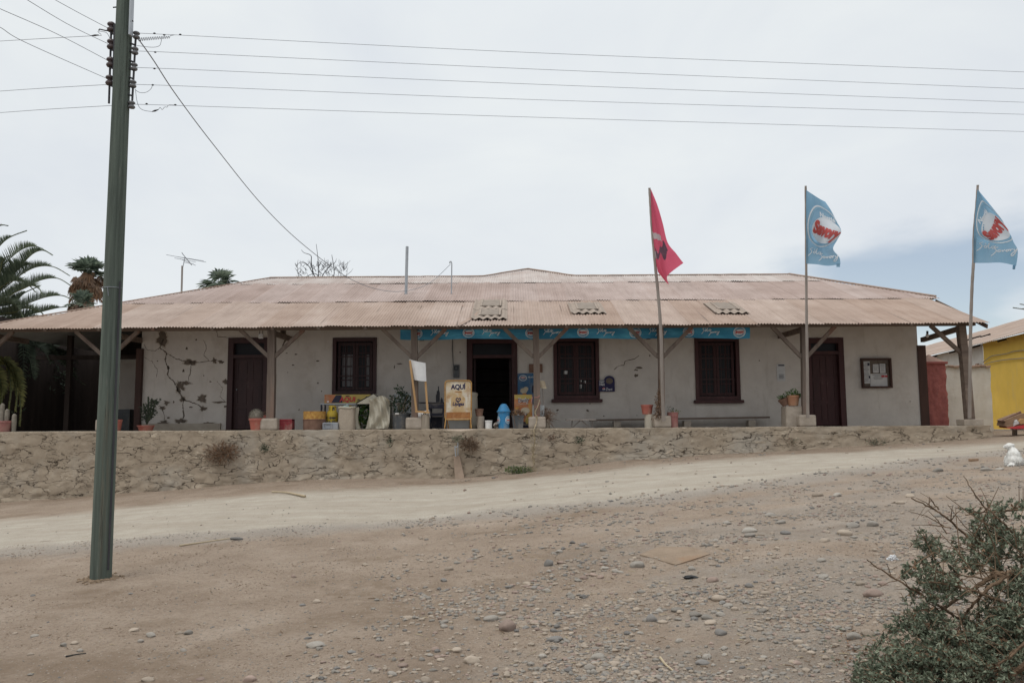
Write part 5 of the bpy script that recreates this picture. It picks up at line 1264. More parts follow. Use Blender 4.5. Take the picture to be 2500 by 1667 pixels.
# notice papers, notice board
q = MB().grid(lambda u, v: (P(1897, 910, 23.28).x + .232 * u, 23.285 - .006 * math.sin(v * 4), hz(929.5, 1907, 23.28) + .47 * v), 4, 6); fm = flat_fn((P(1897, 910, 23.28).x + .116, 23.272, hz(929.5, 1907, 23.28) + .235))
lay(q, rect2d(.17, .035), fm, 1, (.01, .20), lift=.003)
for k in range(4): lay(q, rect2d(.15 - .02 * (k % 2), .012), fm, 1, (0, -.06 - .035 * k), lift=.003)
tag(q.build('wall_notice', ['paper', 'ink']), 'white paper notice taped to the wall left of the right door', 'notice')
x0, x1, z0, z1 = P(2104, 910, 23.2).x, P(2177, 910, 23.2).x, hz(947, 2140, 23.2), hz(874, 2140, 23.2); cx, cz, w_, h = (x0 + x1) / 2, (z0 + z1) / 2, x1 - x0, z1 - z0
t = thing('notice_board', 'dark framed notice board covered with papers right of the right door', 'notice board', (cx, 23.2, z0))
q = MB(); frame_bars(q, x0, x1, z0, z1, .05, 23.22, .1); q.build('frame', 'darkwood_shade2' if 'darkwood_shade2' in M else 'redbrown', t)
MB().box((cx, 23.27, cz), (w_ - .02, .02, h - .02)).build('backing', 'adobe', t)
fm = flat_fn((cx, 23.256, cz))
for (a_, b_, ww, hh_, tx) in ((-.26, .02, .2, .62, 1), (.0, .13, .17, .24, 2), (.19, .13, .17, .26, 2), (.07, -.20, .48, .36, 3)):
    q = MB(); lay(q, rect2d(ww, hh_), fm, 0, (a_, b_), lift=.004 + .003 * (tx == 2))
    for k in range(int(hh_ / .035) - 1):
        if tx == 3 and k > 3: break
        lay(q, rect2d(ww * random.uniform(.35, .8), .008), fm, 1, (a_ - ww * .05 * random.random(), b_ + hh_ / 2 - .035 * (k + 1)), lift=.009)
    if tx == 3: lay(q, rect2d(.09, .05), fm, 2, (.19, -.09), lift=.010); lay(q, rect2d(.07, .05), fm, 2, (.28, -.09), lift=.010)
    if tx == 1: lay(q, rect2d(.06, .08), fm, 1, (-.20, .25), lift=.009); lay(q, rect2d(.04, .07), fm, 1, (-.19, -.11), lift=.009)
    if tx == 2:
        for s in (-1, 1): lay(q, rect2d(.008, hh_), fm, 1, (a_ + s * ww / 2, b_), lift=.011)
    q.build('pinned_paper', ['paper', 'ink', 'redprint'], t)
# stone block with two pots by the right post
a, c = at(1913, 21.6), at(1959, 21.6); cx = (a.x + c.x) / 2; w_ = c.x - a.x; h = hz(992, 1936, 21.6) - F
q = MB().grid(lambda u, v: (cx + (w_ / 2) * (1.02 - .07 * v) * max(-1, min(1, 1.35 * math.cos(u * 6.28319))), 21.6 + .22 * max(-1, min(1, 1.35 * math.sin(u * 6.28319))), F + h * v + (.03 * fbm(math.cos(u * 6.28) * 2, math.sin(u * 6.28) * 2, 4) if v > .9 else 0)), 32, 10); q.lathe((cx, 21.6, F), [(w_ * .40, h * .995), (.01, h * 1.01)], 20)
tag(q.build('stone_block', 'stone', origin=(cx, 21.6, F)), 'rough pale stone block carrying two clay pots left of the right door', 'stone block')
zb = F + h + .015
t, c1, r1 = pot('flower_pot', 'orange clay pot upright on the stone block left of the right door', 1923, 1954, 965, 21.55, 'clay', z0=zb)
q = MB()
for px, py, rr in ((1935, 958, 11), (1945, 962, 9), (1925, 962, 10), (1950, 968, 6)): q.clump(P(px, py, 21.55), (rr * .0107, .12, rr * .008), 60, .03, .055)
q.build('foliage', 'leaf_green', t)
cc_ = P(1914, 980, 21.6)
t = thing('flower_pot', 'brownish clay pot tilted against the upright pot on the stone block', 'flower pot', (cc_.x, 21.6, zb))
MB().lathe((cc_.x + .05, 21.62, zb + .01), [(.08, 0), (.12, .15), (.125, .15), (.13, .2), (.11, .2), (.1, .17), (.01, .17)], 20, rot=Euler((0, R(-24), 0)).to_matrix()).build('pot_body', 'drum_low', t)
q = MB().clump((cc_.x - .05, 21.6, zb + .22), (.13, .09, .05), 70, .03, .055); q.build('foliage', 'leaf_green', t)
# electricity meter, small lamp box, banner
x, z = P(1114, 912, 23.2).x, hz(906, 1114, 23.2)
t = thing('electricity_meter', 'grey electricity meter box on the wall left of the shop doorway', 'meter', (x, 23.2, z - .2))
MB().box((x, 23.24, z), (.17, .12, .36), bev=.01).build('box_body', 'grey_dark', t)
q = MB(); frame_bars(q, x - .055, x + .055, z + .03, z + .14, .018, 23.172, .02); q.build('dial_window', 'black', t)
MB().tube([(x - .09, 23.25, z + .18), (x - .11, 23.26, z + .6), (x - .11, 23.26, z + 1.0)], .012, 6).build('conduit', 'grey_dark', t)
x, z = P(637, 819, 21.8).x, hz(821, 637, 21.8)
t = thing('porch_lamp', 'small white square floodlight hanging under the eave beside the left post', 'lamp', (x, 21.8, z))
MB().box((x, 21.8, z), (.12, .06, .12), bev=.01).build('lamp_body', 'white', t)
q = MB()
for s in (-1, 1): q.bar((x + s * .04, 21.82, z + .05), (x + s * .04, 21.82, z + .3), .012, .012)
q.build('bracket', 'iron', t)
Yv = 21.62; x0, x1 = P(977, 812, Yv).x, P(1830, 812, Yv).x
def bn(u, v):                                       # u along, v from the bottom up
    px = 977 + 853 * u; low = 829 - 2.6 * (u if u < .6 else .6) - 2.0 * u + 1.2 * math.sin(u * 21); top = 799 - 4 * u
    p = P(px, low + (top - low) * v, Yv); p.y += .025 * math.sin(u * 60 + v * 3) + .03 * math.sin(u * 23); return p
q = MB().grid(bn, 140, 5)
fmB = lambda x, y, hgt: bn((x - x0) / (x1 - x0), .5 + y / .33) + Vector((0, -hgt, 0))
for k, px in enumerate((1017, 1144, 1297, 1423, 1551, 1681, 1805)):
    X = P(px, 812, Yv).x
    lay(q, disc2d(.155, .135, 26, .86), fmB, 1, (X, 0), lift=.008); lay(q, disc2d(.135, .115, 26, .9), fmB, 3, (X, .0), lift=.009)
    lay(q, disc2d(.125, .075, 26), fmB, 1, (X, .0), ang=.05, lift=.010); lay(q, text2d('Savory', .088, .06, .007, .215), fmB, 2, (X, .0), ang=.06, lift=.016)
for px in (1071, 1197, 1346, 1477, 1603, 1733):
    lay(q, script2d(.108, .16), fmB, 1, (P(px, 812, Yv).x + .02, .005), lift=.012)
tag(q.build('shop_banner', ['banner', 'logo_white', 'logo_red', 'logo_blue'], smooth=False), 'long blue ice cream banner hanging under the porch eave over the shop doorway', 'banner')

# ------------------------------------------------------------------ flags
random.seed(21)
def flagpole(name, label, pts, r, mt, dark_top=False):
    """pts: (px, py, Y) from the foot up; returns the thing and the smooth path"""
    pp = bez([P(*p) for p in pts], 8); pp[0].z = max(pp[0].z, F) 
    t = thing(name, label, 'flag', pp[0])
    n_ = len(pp); MB().tube(pp, [r * (1 - .35 * i / n_) + .002 * math.sin(i * 1.7) for i in range(n_)], 9).build('pole', mt, t)
    return t
def lattice(rows):
    """rows of (px, py, Y); bicubic through the lattice"""
    L = [[P(*c) for c in row] for row in rows]
    def cr_(a, k):
        k = max(0, min(.9999, k)) * (len(a) - 1); i = int(k); f = k - i
        p0, p1, p2, p3 = a[max(i - 1, 0)], a[i], a[i + 1], a[min(i + 2, len(a) - 1)]
        return .5 * ((2 * p1) + (p2 - p0) * f + (2 * p0 - 5 * p1 + 4 * p2 - p3) * f * f + (3 * p1 - p0 - 3 * p2 + p3) * f ** 3)
    return lambda u, v: cr_([cr_(row, u) for row in L], v)
def flag_lay(mb, flat, fn, m, at_, ang=0.0, sc_=(1, 1), lift=.008):
    """flat shapes in flag coordinates (u to the fly, v down), lifted off the cloth on the viewer's side"""
    vs, fs = flat; ca, sa = math.cos(ang), math.sin(ang); out = []
    for x, y in vs:
        u = at_[0] + (x * ca - y * sa) * sc_[0]; v = at_[1] - (x * sa + y * ca) * sc_[1]
        p = fn(u, v); e1, e2 = fn(min(1, u + .01), v) - fn(max(0, u - .01), v), fn(u, min(1, v + .01)) - fn(u, max(0, v - .01))
        nn = e1.cross(e2); nn = nn.normalized() if nn.length > 1e-9 else Vector((0, -1, 0))
        if nn.y > 0: nn = -nn
        out.append(p + nn * lift)
    mb.add(out, fs, m)
def fine(flat, step=.06):
    """split long edges so lettering can bend with the cloth"""
    bm = bmesh.new(); V_ = [bm.verts.new((x, y, 0)) for x, y in flat[0]]
    for f in flat[1]:
        try: bm.faces.new([V_[i] for i in f])
        except ValueError: pass
    xs_ = [v.co.x for v in bm.verts]; ys_ = [v.co.y for v in bm.verts]
    for ax, lo_, hi_ in ((0, min(xs_), max(xs_)), (1, min(ys_), max(ys_))):
        k = lo_ + step
        while k < hi_:
            co = Vector((k, 0, 0)) if ax == 0 else Vector((0, k, 0)); no = Vector((1, 0, 0)) if ax == 0 else Vector((0, 1, 0))
            bmesh.ops.bisect_plane(bm, geom=bm.verts[:] + bm.edges[:] + bm.faces[:], plane_co=co, plane_no=no); k += step
    bm.verts.index_update(); r_ = ([(v.co.x, v.co.y) for v in bm.verts], [[v.index for v in f.verts] for f in bm.faces]); bm.free(); return r_
FY = lambda py: 21.1 - .45 * max(0, (1030 - py)) / 235 * (1 if py > 795 else 1)   # the poles lean out past the eave
def fy(py): return max(19.9, 21.05 - .48 * max(0, 1030 - py) / 240)
fp = lambda a: [(x, y, fy(y)) for x, y in a]
t = flagpole('red_flag', 'narrow red flag drooping from a thin crooked pole before the porch', fp([(1620, 1028), (1617, 950), (1614, 820), (1607, 720), (1600, 650), (1592, 560), (1588, 500), (1585.5, 459)]), .046, 'pole_wood')
rows = [[(1586, 463, 0), (1587, 463, 0), (1588, 463, 0), (1589.5, 463, 0)], [(1588, 505, 0), (1593, 504, -.02), (1599, 503, .03), (1605, 501, 0)], [(1590, 548, 0), (1599, 547, -.05), (1609, 546, .04), (1618, 545, 0)],
        [(1594, 592, 0), (1606, 592, -.07), (1618, 593, .05), (1630, 592, 0)], [(1599, 625, 0), (1611, 628, -.10), (1627, 628, .08), (1650, 618, 0)], [(1603, 648, 0), (1614, 656, -.13), (1629, 655, .10), (1662, 634, 0)], [(1606, 664, 0), (1632, 694, -.16), (1630, 673, .12), (1668.5, 642, 0)]]
fr_ = lattice([[(x, y, fy(660) - .02 + d) for x, y, d in r_] for r_ in [[(a, b_, d + (fy(b_) - fy(660))) for a, b_, d in q] for q in rows]])
def fm_red(u, v):
    if .40 < v - .05 * u < .455 and u < .62: return 1
    if abs(v - .66 + .12 * u + .03 * math.sin(u * 19)) < .055 + .03 * math.sin(u * 11 + 1) and .12 < u < .8: return 2
    if .60 < v < .70 and u < .22: return 1
    return 0
MB().grid(fr_, 44, 90, mf=fm_red).build('flag_cloth', ['flagred', 'flaggrey', 'flagdark'], t, smooth=True)
def blue_flag(t, fn, ring_c, rot, solo_c, smooth=True, sx=.9):
    q = MB().grid(fn, 40, 50)
    K = (1, .46)
    flag_lay(q, disc2d(.49, .60, 40, .93), fn, 1, ring_c, rot * .5, K); flag_lay(q, disc2d(.445, .545, 40, .94), fn, 2, ring_c, rot * .5, K, .007)
    c2 = (ring_c[0] + .03, ring_c[1] + .04)
    flag_lay(q, disc2d(.40, .37, 36), fn, 1, c2, rot, K, .010)
    flag_lay(q, fine(text2d('Savory', .46, .0, .03, .74), .05), fn, 3, c2, rot, K, .018)
    nc = (ring_c[0] - .36 * math.sin(rot) + .02, ring_c[1] - .36 * math.cos(rot) * .46 + .02)
    flag_lay(q, fine(text2d('Nestlé', .17, 0, .008, .46), .05), fn, 1, nc, rot * .8, K, .012)
    flag_lay(q, script2d(.205, .13), fn, 1, solo_c, -.12, (1, .50), .010)
    q.build('flag_cloth', ['flagblue', 'logo_white', 'logo_blue', 'logo_red'], t, smooth=smooth)
t = flagpole('blue_flag', 'blue ice cream flag on a straight thin pole before the right door', fp([(1972, 1019), (1971, 900), (1969, 760), (1968, 600), (1967, 454)]), .040, 'pole_wood')
def dep(rows): return [[(x, y, fy(y) - .04 + d) for x, y, d in r_] for r_ in rows]
fn2 = lattice(dep([[(1968, 464, 0), (1983, 474, -.05), (2000, 485, .02), (2015, 493, 0)], [(1968, 495, 0), (1987, 502, -.12), (2008, 510, .04), (2029, 514, .08)], [(1968, 530, 0), (1993, 535, -.14), (2018, 538, -.02), (2043, 542, .10)], [(1968, 562, 0), (1997, 564, -.06), (2026, 566, -.16), (2053.5, 565, 0)],
                   [(1968, 586, 0), (1993, 589, .12), (2018, 590, -.16), (2044, 586, .0)], [(1968, 606, 0), (1991, 609, .12), (2013, 611, -.10), (2034, 608, .10)], [(1968, 626, 0), (1994, 628, .03), (2020, 631, -.12), (2049, 628, .04)], [(1968, 644, 0), (1994, 645.5, 0), (2022, 649, -.05), (2052, 645, .06)]]))
blue_flag(t, fn2, (.55, .39), -.35, (.52, .82))
q = MB().grid(lambda u, v: P(2042 + 9 * u, 644 + 8 * v, fy(650) - .06 + .03 * u), 3, 2); q.build('knotted_corner', 'flagblue', t)
t = flagpole('blue_flag', 'blue ice cream flag on the crooked pole at the right corner of the porch', fp([(2367, 1020), (2368, 900), (2370, 790), (2373, 700), (2376.5, 640), (2378, 570), (2384, 500), (2387, 452)]), .044, 'pole_wood')
fn3 = lattice(dep([[(2386.5, 462, 0), (2388, 464, 0), (2390, 466, 0), (2392, 469, 0)], [(2382.5, 500, 0), (2393, 499, -.06), (2404, 497, .05), (2416, 498, 0)], [(2379.5, 537, 0), (2400, 537, -.10), (2422, 536, .06), (2446, 537, 0)], [(2377.5, 570, 0), (2405, 572, -.12), (2435, 573, .02), (2466, 572, 0)],
                   [(2377, 590, 0), (2407, 592, .06), (2440, 594, -.04), (2475, 592, .02)], [(2377, 615, 0), (2411, 616, .05), (2447, 616, -.07), (2485, 613, .03)], [(2377, 642, 0), (2410, 642, 0), (2445, 641.5, -.05), (2481, 649, .04)]]))
q_ = 1.0
blue_flag(t, fn3, (.60, .40), .75, (.54, .79))
MB().tube([P(2476, 648, fy(650)), P(2475, 657, fy(650))], .03, 6).build('knotted_corner', 'flagblue', t)
t['label'] = 'blue ice cream flag on the crooked pole at the right corner of the porch'

# ------------------------------------------------------------------ utility pole, racks and wires
pb = G(246, 1412); YU = pb.y
pt = P(305.5, 0, YU)
ax = (pt - pb) / (pt.z - pb.z)
def up(z): return pb + ax * (z - pb.z)
t = thing('utility_pole', 'tall grey green treated timber utility pole beside the road', 'utility pole', (pb.x, pb.y, ground(pb.x, pb.y)))
zz = [pb.z - .3 + (9.6 - pb.z) * i / 40 for i in range(41)]
PS = pb.y / 10.9
def prad(z): return (.129 - .0034 * (z - pb.z)) * PS
q = MB()
def psurf(u, v):
    z = zz[0] + (zz[-1] - zz[0]) * v; a_ = u * 6.28319; r = prad(z) * (1 + .02 * fbm(math.cos(a_) * 2, math.sin(a_) * 2, z * .35))
    for c0 in (-1.05, -.62): r -= .007 * math.exp(-((a_ - 6.28319 - c0 if a_ > 3.14 else a_ - c0) / .035) ** 2)
    c = up(z); return (c.x + r * math.cos(a_), c.y + r * math.sin(a_), z)
q.grid(psurf, 72, 80); q.build('shaft', 'util', t, smooth=True)
def onp(px, py, dy=0.0): return P(px, py, YU + dy)
q = MB().tube([onp(290 - .0, 690, -.17)] + [Vector((up(onp(0, py).z).x + prad(0) * .93, up(onp(0, py).z).y - prad(onp(0, py).z) * .42, onp(0, py).z)) for py in (690, 800, 950, 1100, 1250, 1390)], .013, 6); q.v = q.v[6:]; q.f = [tuple(i - 6 for i in f) for f in q.f if min(f) >= 6]; q.m = q.m[:len(q.f)]
q.build('ground_cable', 'iron', t)
q = MB()
for py in (706,):
    z = onp(0, py).z; c = up(z); q.tube([(c.x + (prad(z) + .004) * math.cos(R(a_)), c.y + (prad(z) + .004) * math.sin(R(a_)), z) for a_ in range(180, 361, 15)], .004, 4)
z = onp(0, 706).z; c = up(z); q.tube([(c.x - .01, c.y - prad(z) - .005, z), (c.x + .004, c.y - prad(z) - .006, z - .1)], .004, 4)
q.build('binding_wire', 'wire', t)
def spool(mb, c, r, h):
    mb.lathe(c, [(r * .35, -h * .5), (r * .8, -h * .5), (r, -h * .36), (r * .92, -h * .2), (r * .55, -h * .08), (r * .55, h * .05), (r * .92, h * .14), (r, h * .26), (r * .85, h * .38), (r * .45, h * .5)], 16)
s_ = YU / FPX
rk = bpy.data.objects.new('insulator_rack', None); col.objects.link(rk); rk.parent = t; rk.location = onp(268, 140) - Vector(t.location)
q = MB().bar(onp(284, 60, -.02), onp(281, 214, -.02), .035, .05); q.tube([onp(272, 60), onp(266, 253)], .012, 7)
for py in (66, 84, 124, 168, 212): q.bar(onp(270, py - 2, .0), onp(284, py + 2, .0), .03, .012)
q.tube([onp(241, 75), onp(243, 72), onp(256, 75), onp(272, 77)], .008, 5)
q.build('bracket', 'iron', rk)
for px, py in ((272, 66), (271.5, 108), (270, 152), (268, 196)):
    q = MB(); spool(q, onp(px, py), .056 * PS, .135 * PS); q.build('insulator', 'porcelain', rk, smooth=False)
rk = bpy.data.objects.new('insulator_rack', None); col.objects.link(rk); rk.parent = t; rk.location = onp(326, 170) - Vector(t.location)
q = MB().tube([onp(332, 80), onp(322, 262)], .012, 7)
for px, py in ((327, 108), (328, 128), (325, 150), (325, 170), (322, 190), (322, 212), (320, 232), (319, 252)): q.bar(onp(px - 14, py - 4, -.02), onp(px + 1, py + 2, 0), .03, .012)
q.build('bracket', 'iron', rk)
for px, py in ((333, 86), (329.5, 124), (327.5, 163), (324.5, 205), (321.5, 256)):
    q = MB(); spool(q, onp(px, py), .047 * PS, .10 * PS); q.build('insulator', 'porcelain_g', rk, smooth=False)
z1 = onp(320, 87).z
q = MB().bar(onp(319, 88, -.09), onp(324, -60, -.09), .075, .02); q.build('steel_strap', 'steel', t)
q = MB()
for px, py in ((317, 21), (316, 61), (324, 52), (315, 81)): q.lathe(onp(px, py, -.108), [(.008, -.008), (.008, .008)], 8, rot=Euler((R(90), 0, 0)).to_matrix())
q.tube([onp(276, 19, -.02), onp(285, 18, -.02)], .008, 5); q.build('bolts', 'iron', t)
def wire(label, pts, r=.006, nm='power_line', gp='power lines', sag=None):
    pp = bez([P(*p) for p in pts], 14)
    if gp: e_ = (pp[-1] - pp[-6]).normalized(); e_.z *= .6; pp += [pp[-1] + e_ * 8, pp[-1] + e_ * 22]      # on towards the next poles
    q = MB().tube(pp, r, 5); tag(q.build(nm, 'wire'), label, 'cable', gp); return q
rw = ['topmost', 'second', 'third', 'fourth', 'lowest']
for k, (y0, ym, y1) in enumerate(((83, 127, 176), (126, 167, 217), (166, 204, 250), (207, 242, 279.5), (255, 285, 321.5))):
    Y1 = 12.9
    wire(f'{rw[k]} of the five wires running right from the utility pole', [(334 - 3 * k, y0 - 1 + (2 if k else 0), YU), (430, y0 + 3.0, YU + .09), (1250, ym, YU + .85), (2050, y1 - (y1 - ym) * .352, YU + 1.65), (2700, y1 + (y1 - ym) * .165, YU + 2.3)], .0027)
lw = [('topmost of the wires slanting in to the pole from upper left', [(263, 69, YU), (200, 36, YU - .7), (136, 1, YU - 1.4), (60, -42, YU - 2.2)]), ('second of the wires slanting in to the pole from upper left', [(263, 107, YU), (170, 62, YU - 1), (66, 0, YU - 2.0), (-20, -55, YU - 2.8)]),
      ('third of the wires slanting in to the pole from upper left', [(261, 147, YU), (140, 84, YU - 1.2), (0, 22, YU - 2.4), (-60, -6, YU - 2.9)]), ('lowest of the wires slanting in to the pole from upper left', [(259, 191, YU), (235, 181, YU - .2), (60, 103, YU - 1.8), (0, 67, YU - 2.4), (-60, 38, YU - 2.9)]),
      ('highest of the nearly level wires left of the pole', [(248, 87, YU), (120, 94, YU + .6), (0, 101, YU + 1.2), (-80, 106, YU + 1.6)]), ('middle of the nearly level wires left of the pole', [(263, 207, YU), (120, 215, YU + .6), (0, 223, YU + 1.2), (-80, 229, YU + 1.6)]), ('lowest of the nearly level wires left of the pole', [(276, 258, YU), (120, 267, YU + .6), (0, 275.5, YU + 1.2), (-80, 281, YU + 1.6)])]
for lb_, pts in lw: wire(lb_, pts, .003)
mk = RP(1102, 718); mh = P(1101, 641, mk.y)
sp_ = [(338, 96, YU), (375, 148, YU + .9), (430, 232, YU + 2.1), (520, 352, YU + 4.0), (640, 500, YU + 6.6), (740, 597, YU + 8.6), (850, 678, YU + 10.6), (930, 708, YU + 11.8), (995, 709.5, YU + 12.5), (1050, 690, mk.y - .5), (1100, 645, mk.y)]
wire('sagging service cable from the utility pole to the hooked roof mast', sp_, .0075, 'service_cable', None)
# pigtails and splices by the pole
pts = []
for i in range(150):
    k = i / 150; pts.append(onp(338 + 78 * k, 97 - 6 * k + 4.5 * math.sin(i * .75) * (1 - .3 * k), .02 * math.cos(i * .75)))
MB().tube(pts + [onp(426, 86)], .003, 4).build('coiled_pigtail', 'wire', t)
for ps_ in (((334, 112), (370, 116), (388, 113), (393, 104), (395, 92)), ((329, 218), (340, 226), (356, 226), (368, 218), (372, 209)), ((331, 221), (334, 245), (340, 262), (352, 270), (372, 273)), ((387, 268), (391, 263), (396, 268), (402, 262), (408, 262), (412, 257), (426, 257)), ((247, 85), (239, 77), (256, 79), (263, 84), (269, 96))):
    MB().tube(bez([onp(*p) for p in ps_], 6), .003, 4).build('pigtail', 'wire', t)
for px, py in ((377, 82), (401, 86), (440, 85), (379, 128), (377, 168), (373, 208), (358, 254), (428, 256.5)):
    MB().tube([onp(px - 3, py), onp(px, py), onp(px + 3, py)], [.004, .011, .004], 6).build('clamp', 'iron', t)
for ps_ in (((371, 273), (378, 271), (387, 268)), ((222, 88), (232, 87), (241, 86))):
    MB().tube([onp(*p) for p in ps_], [.004, .011, .004], 6).build('splice', 'iron', t)
# disturbed soil round the foot
q = MB()
for _ in range(260):
    a_ = random.uniform(0, 6.283); rr = prad(pb.z) * (1 + abs(random.gauss(0, .45))); x, y = pb.x + rr * math.cos(a_), pb.y + rr * math.sin(a_); q.ell((x, y, ground(x, y) + .003), (random.uniform(.006, .022),) * 2 + (random.uniform(.004, .016),), 0, 7, 5, nz=.4)
tag(q.build('loose_soil', mat('packed_soil', (.25, .185, .13), (.18, .13, .09), 20, .98, .4, 60, spec=.05)), kind='stuff')

# ------------------------------------------------------------------ on the roof
b_ = RP(991, 719); tp = P(994, 602, b_.y)
q = MB().tube([b_ - Vector((0, 0, .05)), tp], .045, 12); tag(q.build('vent_pipe', 'steel'), 'straight grey metal pipe standing up from the roof left of centre', 'pipe')
q = MB().tube([mk - Vector((0, 0, .05)), P(1103, 644, mk.y)] + [P(1102 - 2 + 2 * math.cos(R(a_)), 641 - 3 * math.sin(R(a_)), mk.y) for a_ in (20, 60, 100, 140, 180, 220)], .018, 8); tag(q.build('cable_mast', 'steel'), 'thin roof mast with a hooked top holding the service cable', 'mast')
Ya = 27.5; ab = P(443, 722, Ya)
t = thing('tv_antenna', 'thin television antenna on a wooden mast above the left roof slope', 'antenna', ab)
MB().tube([ab, P(444, 690, Ya), P(445, 649, Ya)], .032, 7).build('mast_post', 'pole_wood', t)
MB().tube([P(446, 655, Ya), P(449, 640, Ya), P(452, 627, Ya)], .014, 7).build('mast', 'steel', t)
MB().tube([P(444, 617, Ya + .6), P(452, 628, Ya), P(468, 647, Ya - .8)], .012, 6).build('boom', 'iron', t)
q = MB()
for (x0_, y0_), (x1_, y1_) in (((406, 622), (503, 640)), ((426, 630), (478, 640)), ((440, 632), (478, 648)), ((434, 627), (497, 637)), ((448, 640), (473, 645))):
    q.tube([P(x0_, y0_, Ya), P(x1_, y1_, Ya)], .008, 5)
q.build('elements', 'wire', t)

# ------------------------------------------------------------------ trees behind the shop
def frond(mb, path, w, n_, lm, rm_, droop=.25, thick=.03, fwd=.55):
    pts = bez(path, max(3, int(40 / len(path)))); L_ = len(pts)
    mb.tube(pts, [thick * (1 - .85 * i / L_) for i in range(L_)], 5, rm_)
    for i in range(n_):
        k = .10 + .90 * i / n_; j = min(L_ - 2, int(k * (L_ - 1))); p = pts[j].lerp(pts[j + 1], k * (L_ - 1) - j); d = (pts[j + 1] - pts[j]).normalized()
        side = d.cross(Vector((0, 0, 1))); side = side.normalized() if side.length > .05 else Vector((0, 1, 0))
        upv = side.cross(d).normalized()
        ln = w * (math.sin(min(1, k * 1.15 + .12) * 3.14159) ** .6) * random.uniform(.85, 1.1) + .05
        for s in (-1, 1):
            dd = (side * s * .55 + d * fwd + upv * random.uniform(.45, .95)).normalized()
            tip = p + dd * ln - Vector((0, 0, droop * ln * random.uniform(.4, 1))); mid = p + dd * ln * .5; ww = d * .0088 * (1 + w)
            mb.add([p - ww, mid - ww * 1.1 , tip, mid + ww * 1.1, p + ww], [(0, 1, 2), (0, 2, 4), (2, 3, 4)], lm)
Yp_ = 29.5; pc = P(-95, 775, Yp_)
t = thing('date_palm', 'large date palm with arching feathery fronds behind the left end of the roof', 'palm', (pc.x, pc.y, ground(pc.x, pc.y)))
MB().tube([(pc.x, pc.y, ground(pc.x, pc.y) - .1), (pc.x + .05, pc.y, pc.z - 1.5), (pc.x, pc.y, pc.z)], [.42, .38, .44], 14).build('trunk', 'bark', t)
q = MB()
arcs = [[(-95, 770), (-40, 660), (10, 590), (66, 564)], [(-95, 770), (-20, 680), (40, 618), (84, 602), (124, 621)], [(-95, 770), (-10, 700), (50, 648), (80, 620), (105, 612), (128, 624)], [(-90, 775), (0, 712), (50, 672), (90, 652), (130, 652), (170, 674)],
        [(-90, 775), (10, 700), (40, 662), (70, 646), (100, 650)], [(-90, 780), (0, 730), (60, 704), (100, 684), (140, 680), (172, 698)], [(-90, 780), (20, 760), (60, 744), (110, 726), (150, 722), (176, 733)],
        [(-90, 785), (0, 738), (40, 712), (75, 698), (95, 706), (103, 722)], [(-90, 790), (30, 778), (90, 764), (140, 752), (180, 748)], [(-90, 785), (-20, 750), (20, 738), (45, 755), (58, 780)], [(-95, 770), (-60, 650), (-10, 560), (20, 552)], [(-95, 770), (-110, 640), (-70, 540), (-20, 520)],
        [(-90, 775), (-10, 690), (5, 640), (22, 626)], [(-90, 785), (0, 770), (40, 772), (64, 790)], [(-92, 775), (-30, 730), (20, 690), (60, 690), (86, 714)], [(-92, 780), (-20, 752), (30, 742), (60, 716), (96, 700)]]
arcs += [[(x + random.uniform(-6, 6) - 14 * k, y + random.uniform(-5, 5) + 9 * k) for k, (x, y) in enumerate(ac)] for ac in arcs[2:9:2]]
for i, ac in enumerate(arcs):
    dy = random.uniform(-1.6, .3) * (1 if i % 2 else .5)
    n_ = len(ac); frond(q, [P(x, y, Yp_ + dy * k / (n_ - 1)) for k, (x, y) in enumerate(ac)], .42, 120, 0, 1, .06, .022)
for i in range(34):                                 # the rest of the crown, away from the roof
    az = random.uniform(1.6, 5.6); el = random.uniform(-.2, 1.35); L_ = random.uniform(3.0, 4.2)
    h_ = Vector((math.cos(az), math.sin(az) * .9, 0)); pts = [pc + h_ * L_ * k * math.cos(el * (1 - .5 * k)) + Vector((0, 0, L_ * (k * math.sin(el) - .45 * k * k))) for k in (0, .3, .6, .85, 1)]
    frond(q, pts, .5, 60, 0, 1)
q.build('crown', ['leaf_palm', 'leaf_palm_y'], t)
def fan(mb, base, d, r, m, n_=20, drop=.35):
    d = d.normalized(); a_ = d.cross(Vector((0, 0, 1))); a_ = a_.normalized() if a_.length > .05 else Vector((1, 0, 0)); b_ = a_.cross(d).normalized()
    for k in range(n_):
        th = R(-125 + 250 * k / (n_ - 1)); e_ = d * math.cos(th) * .9 + a_ * math.sin(th) + b_ * random.uniform(-.05, .15)
        rr = r * random.uniform(.85, 1.1); w_ = d.cross(e_); w_ = (e_.cross(b_)).normalized() * r * .10
        md = base + e_ * rr * .6; tip = base + e_ * rr - Vector((0, 0, drop * rr * random.uniform(.4, 1.2)))
        mb.add([base, md - w_, tip, md + w_], [(0, 1, 2), (0, 2, 3)], m)
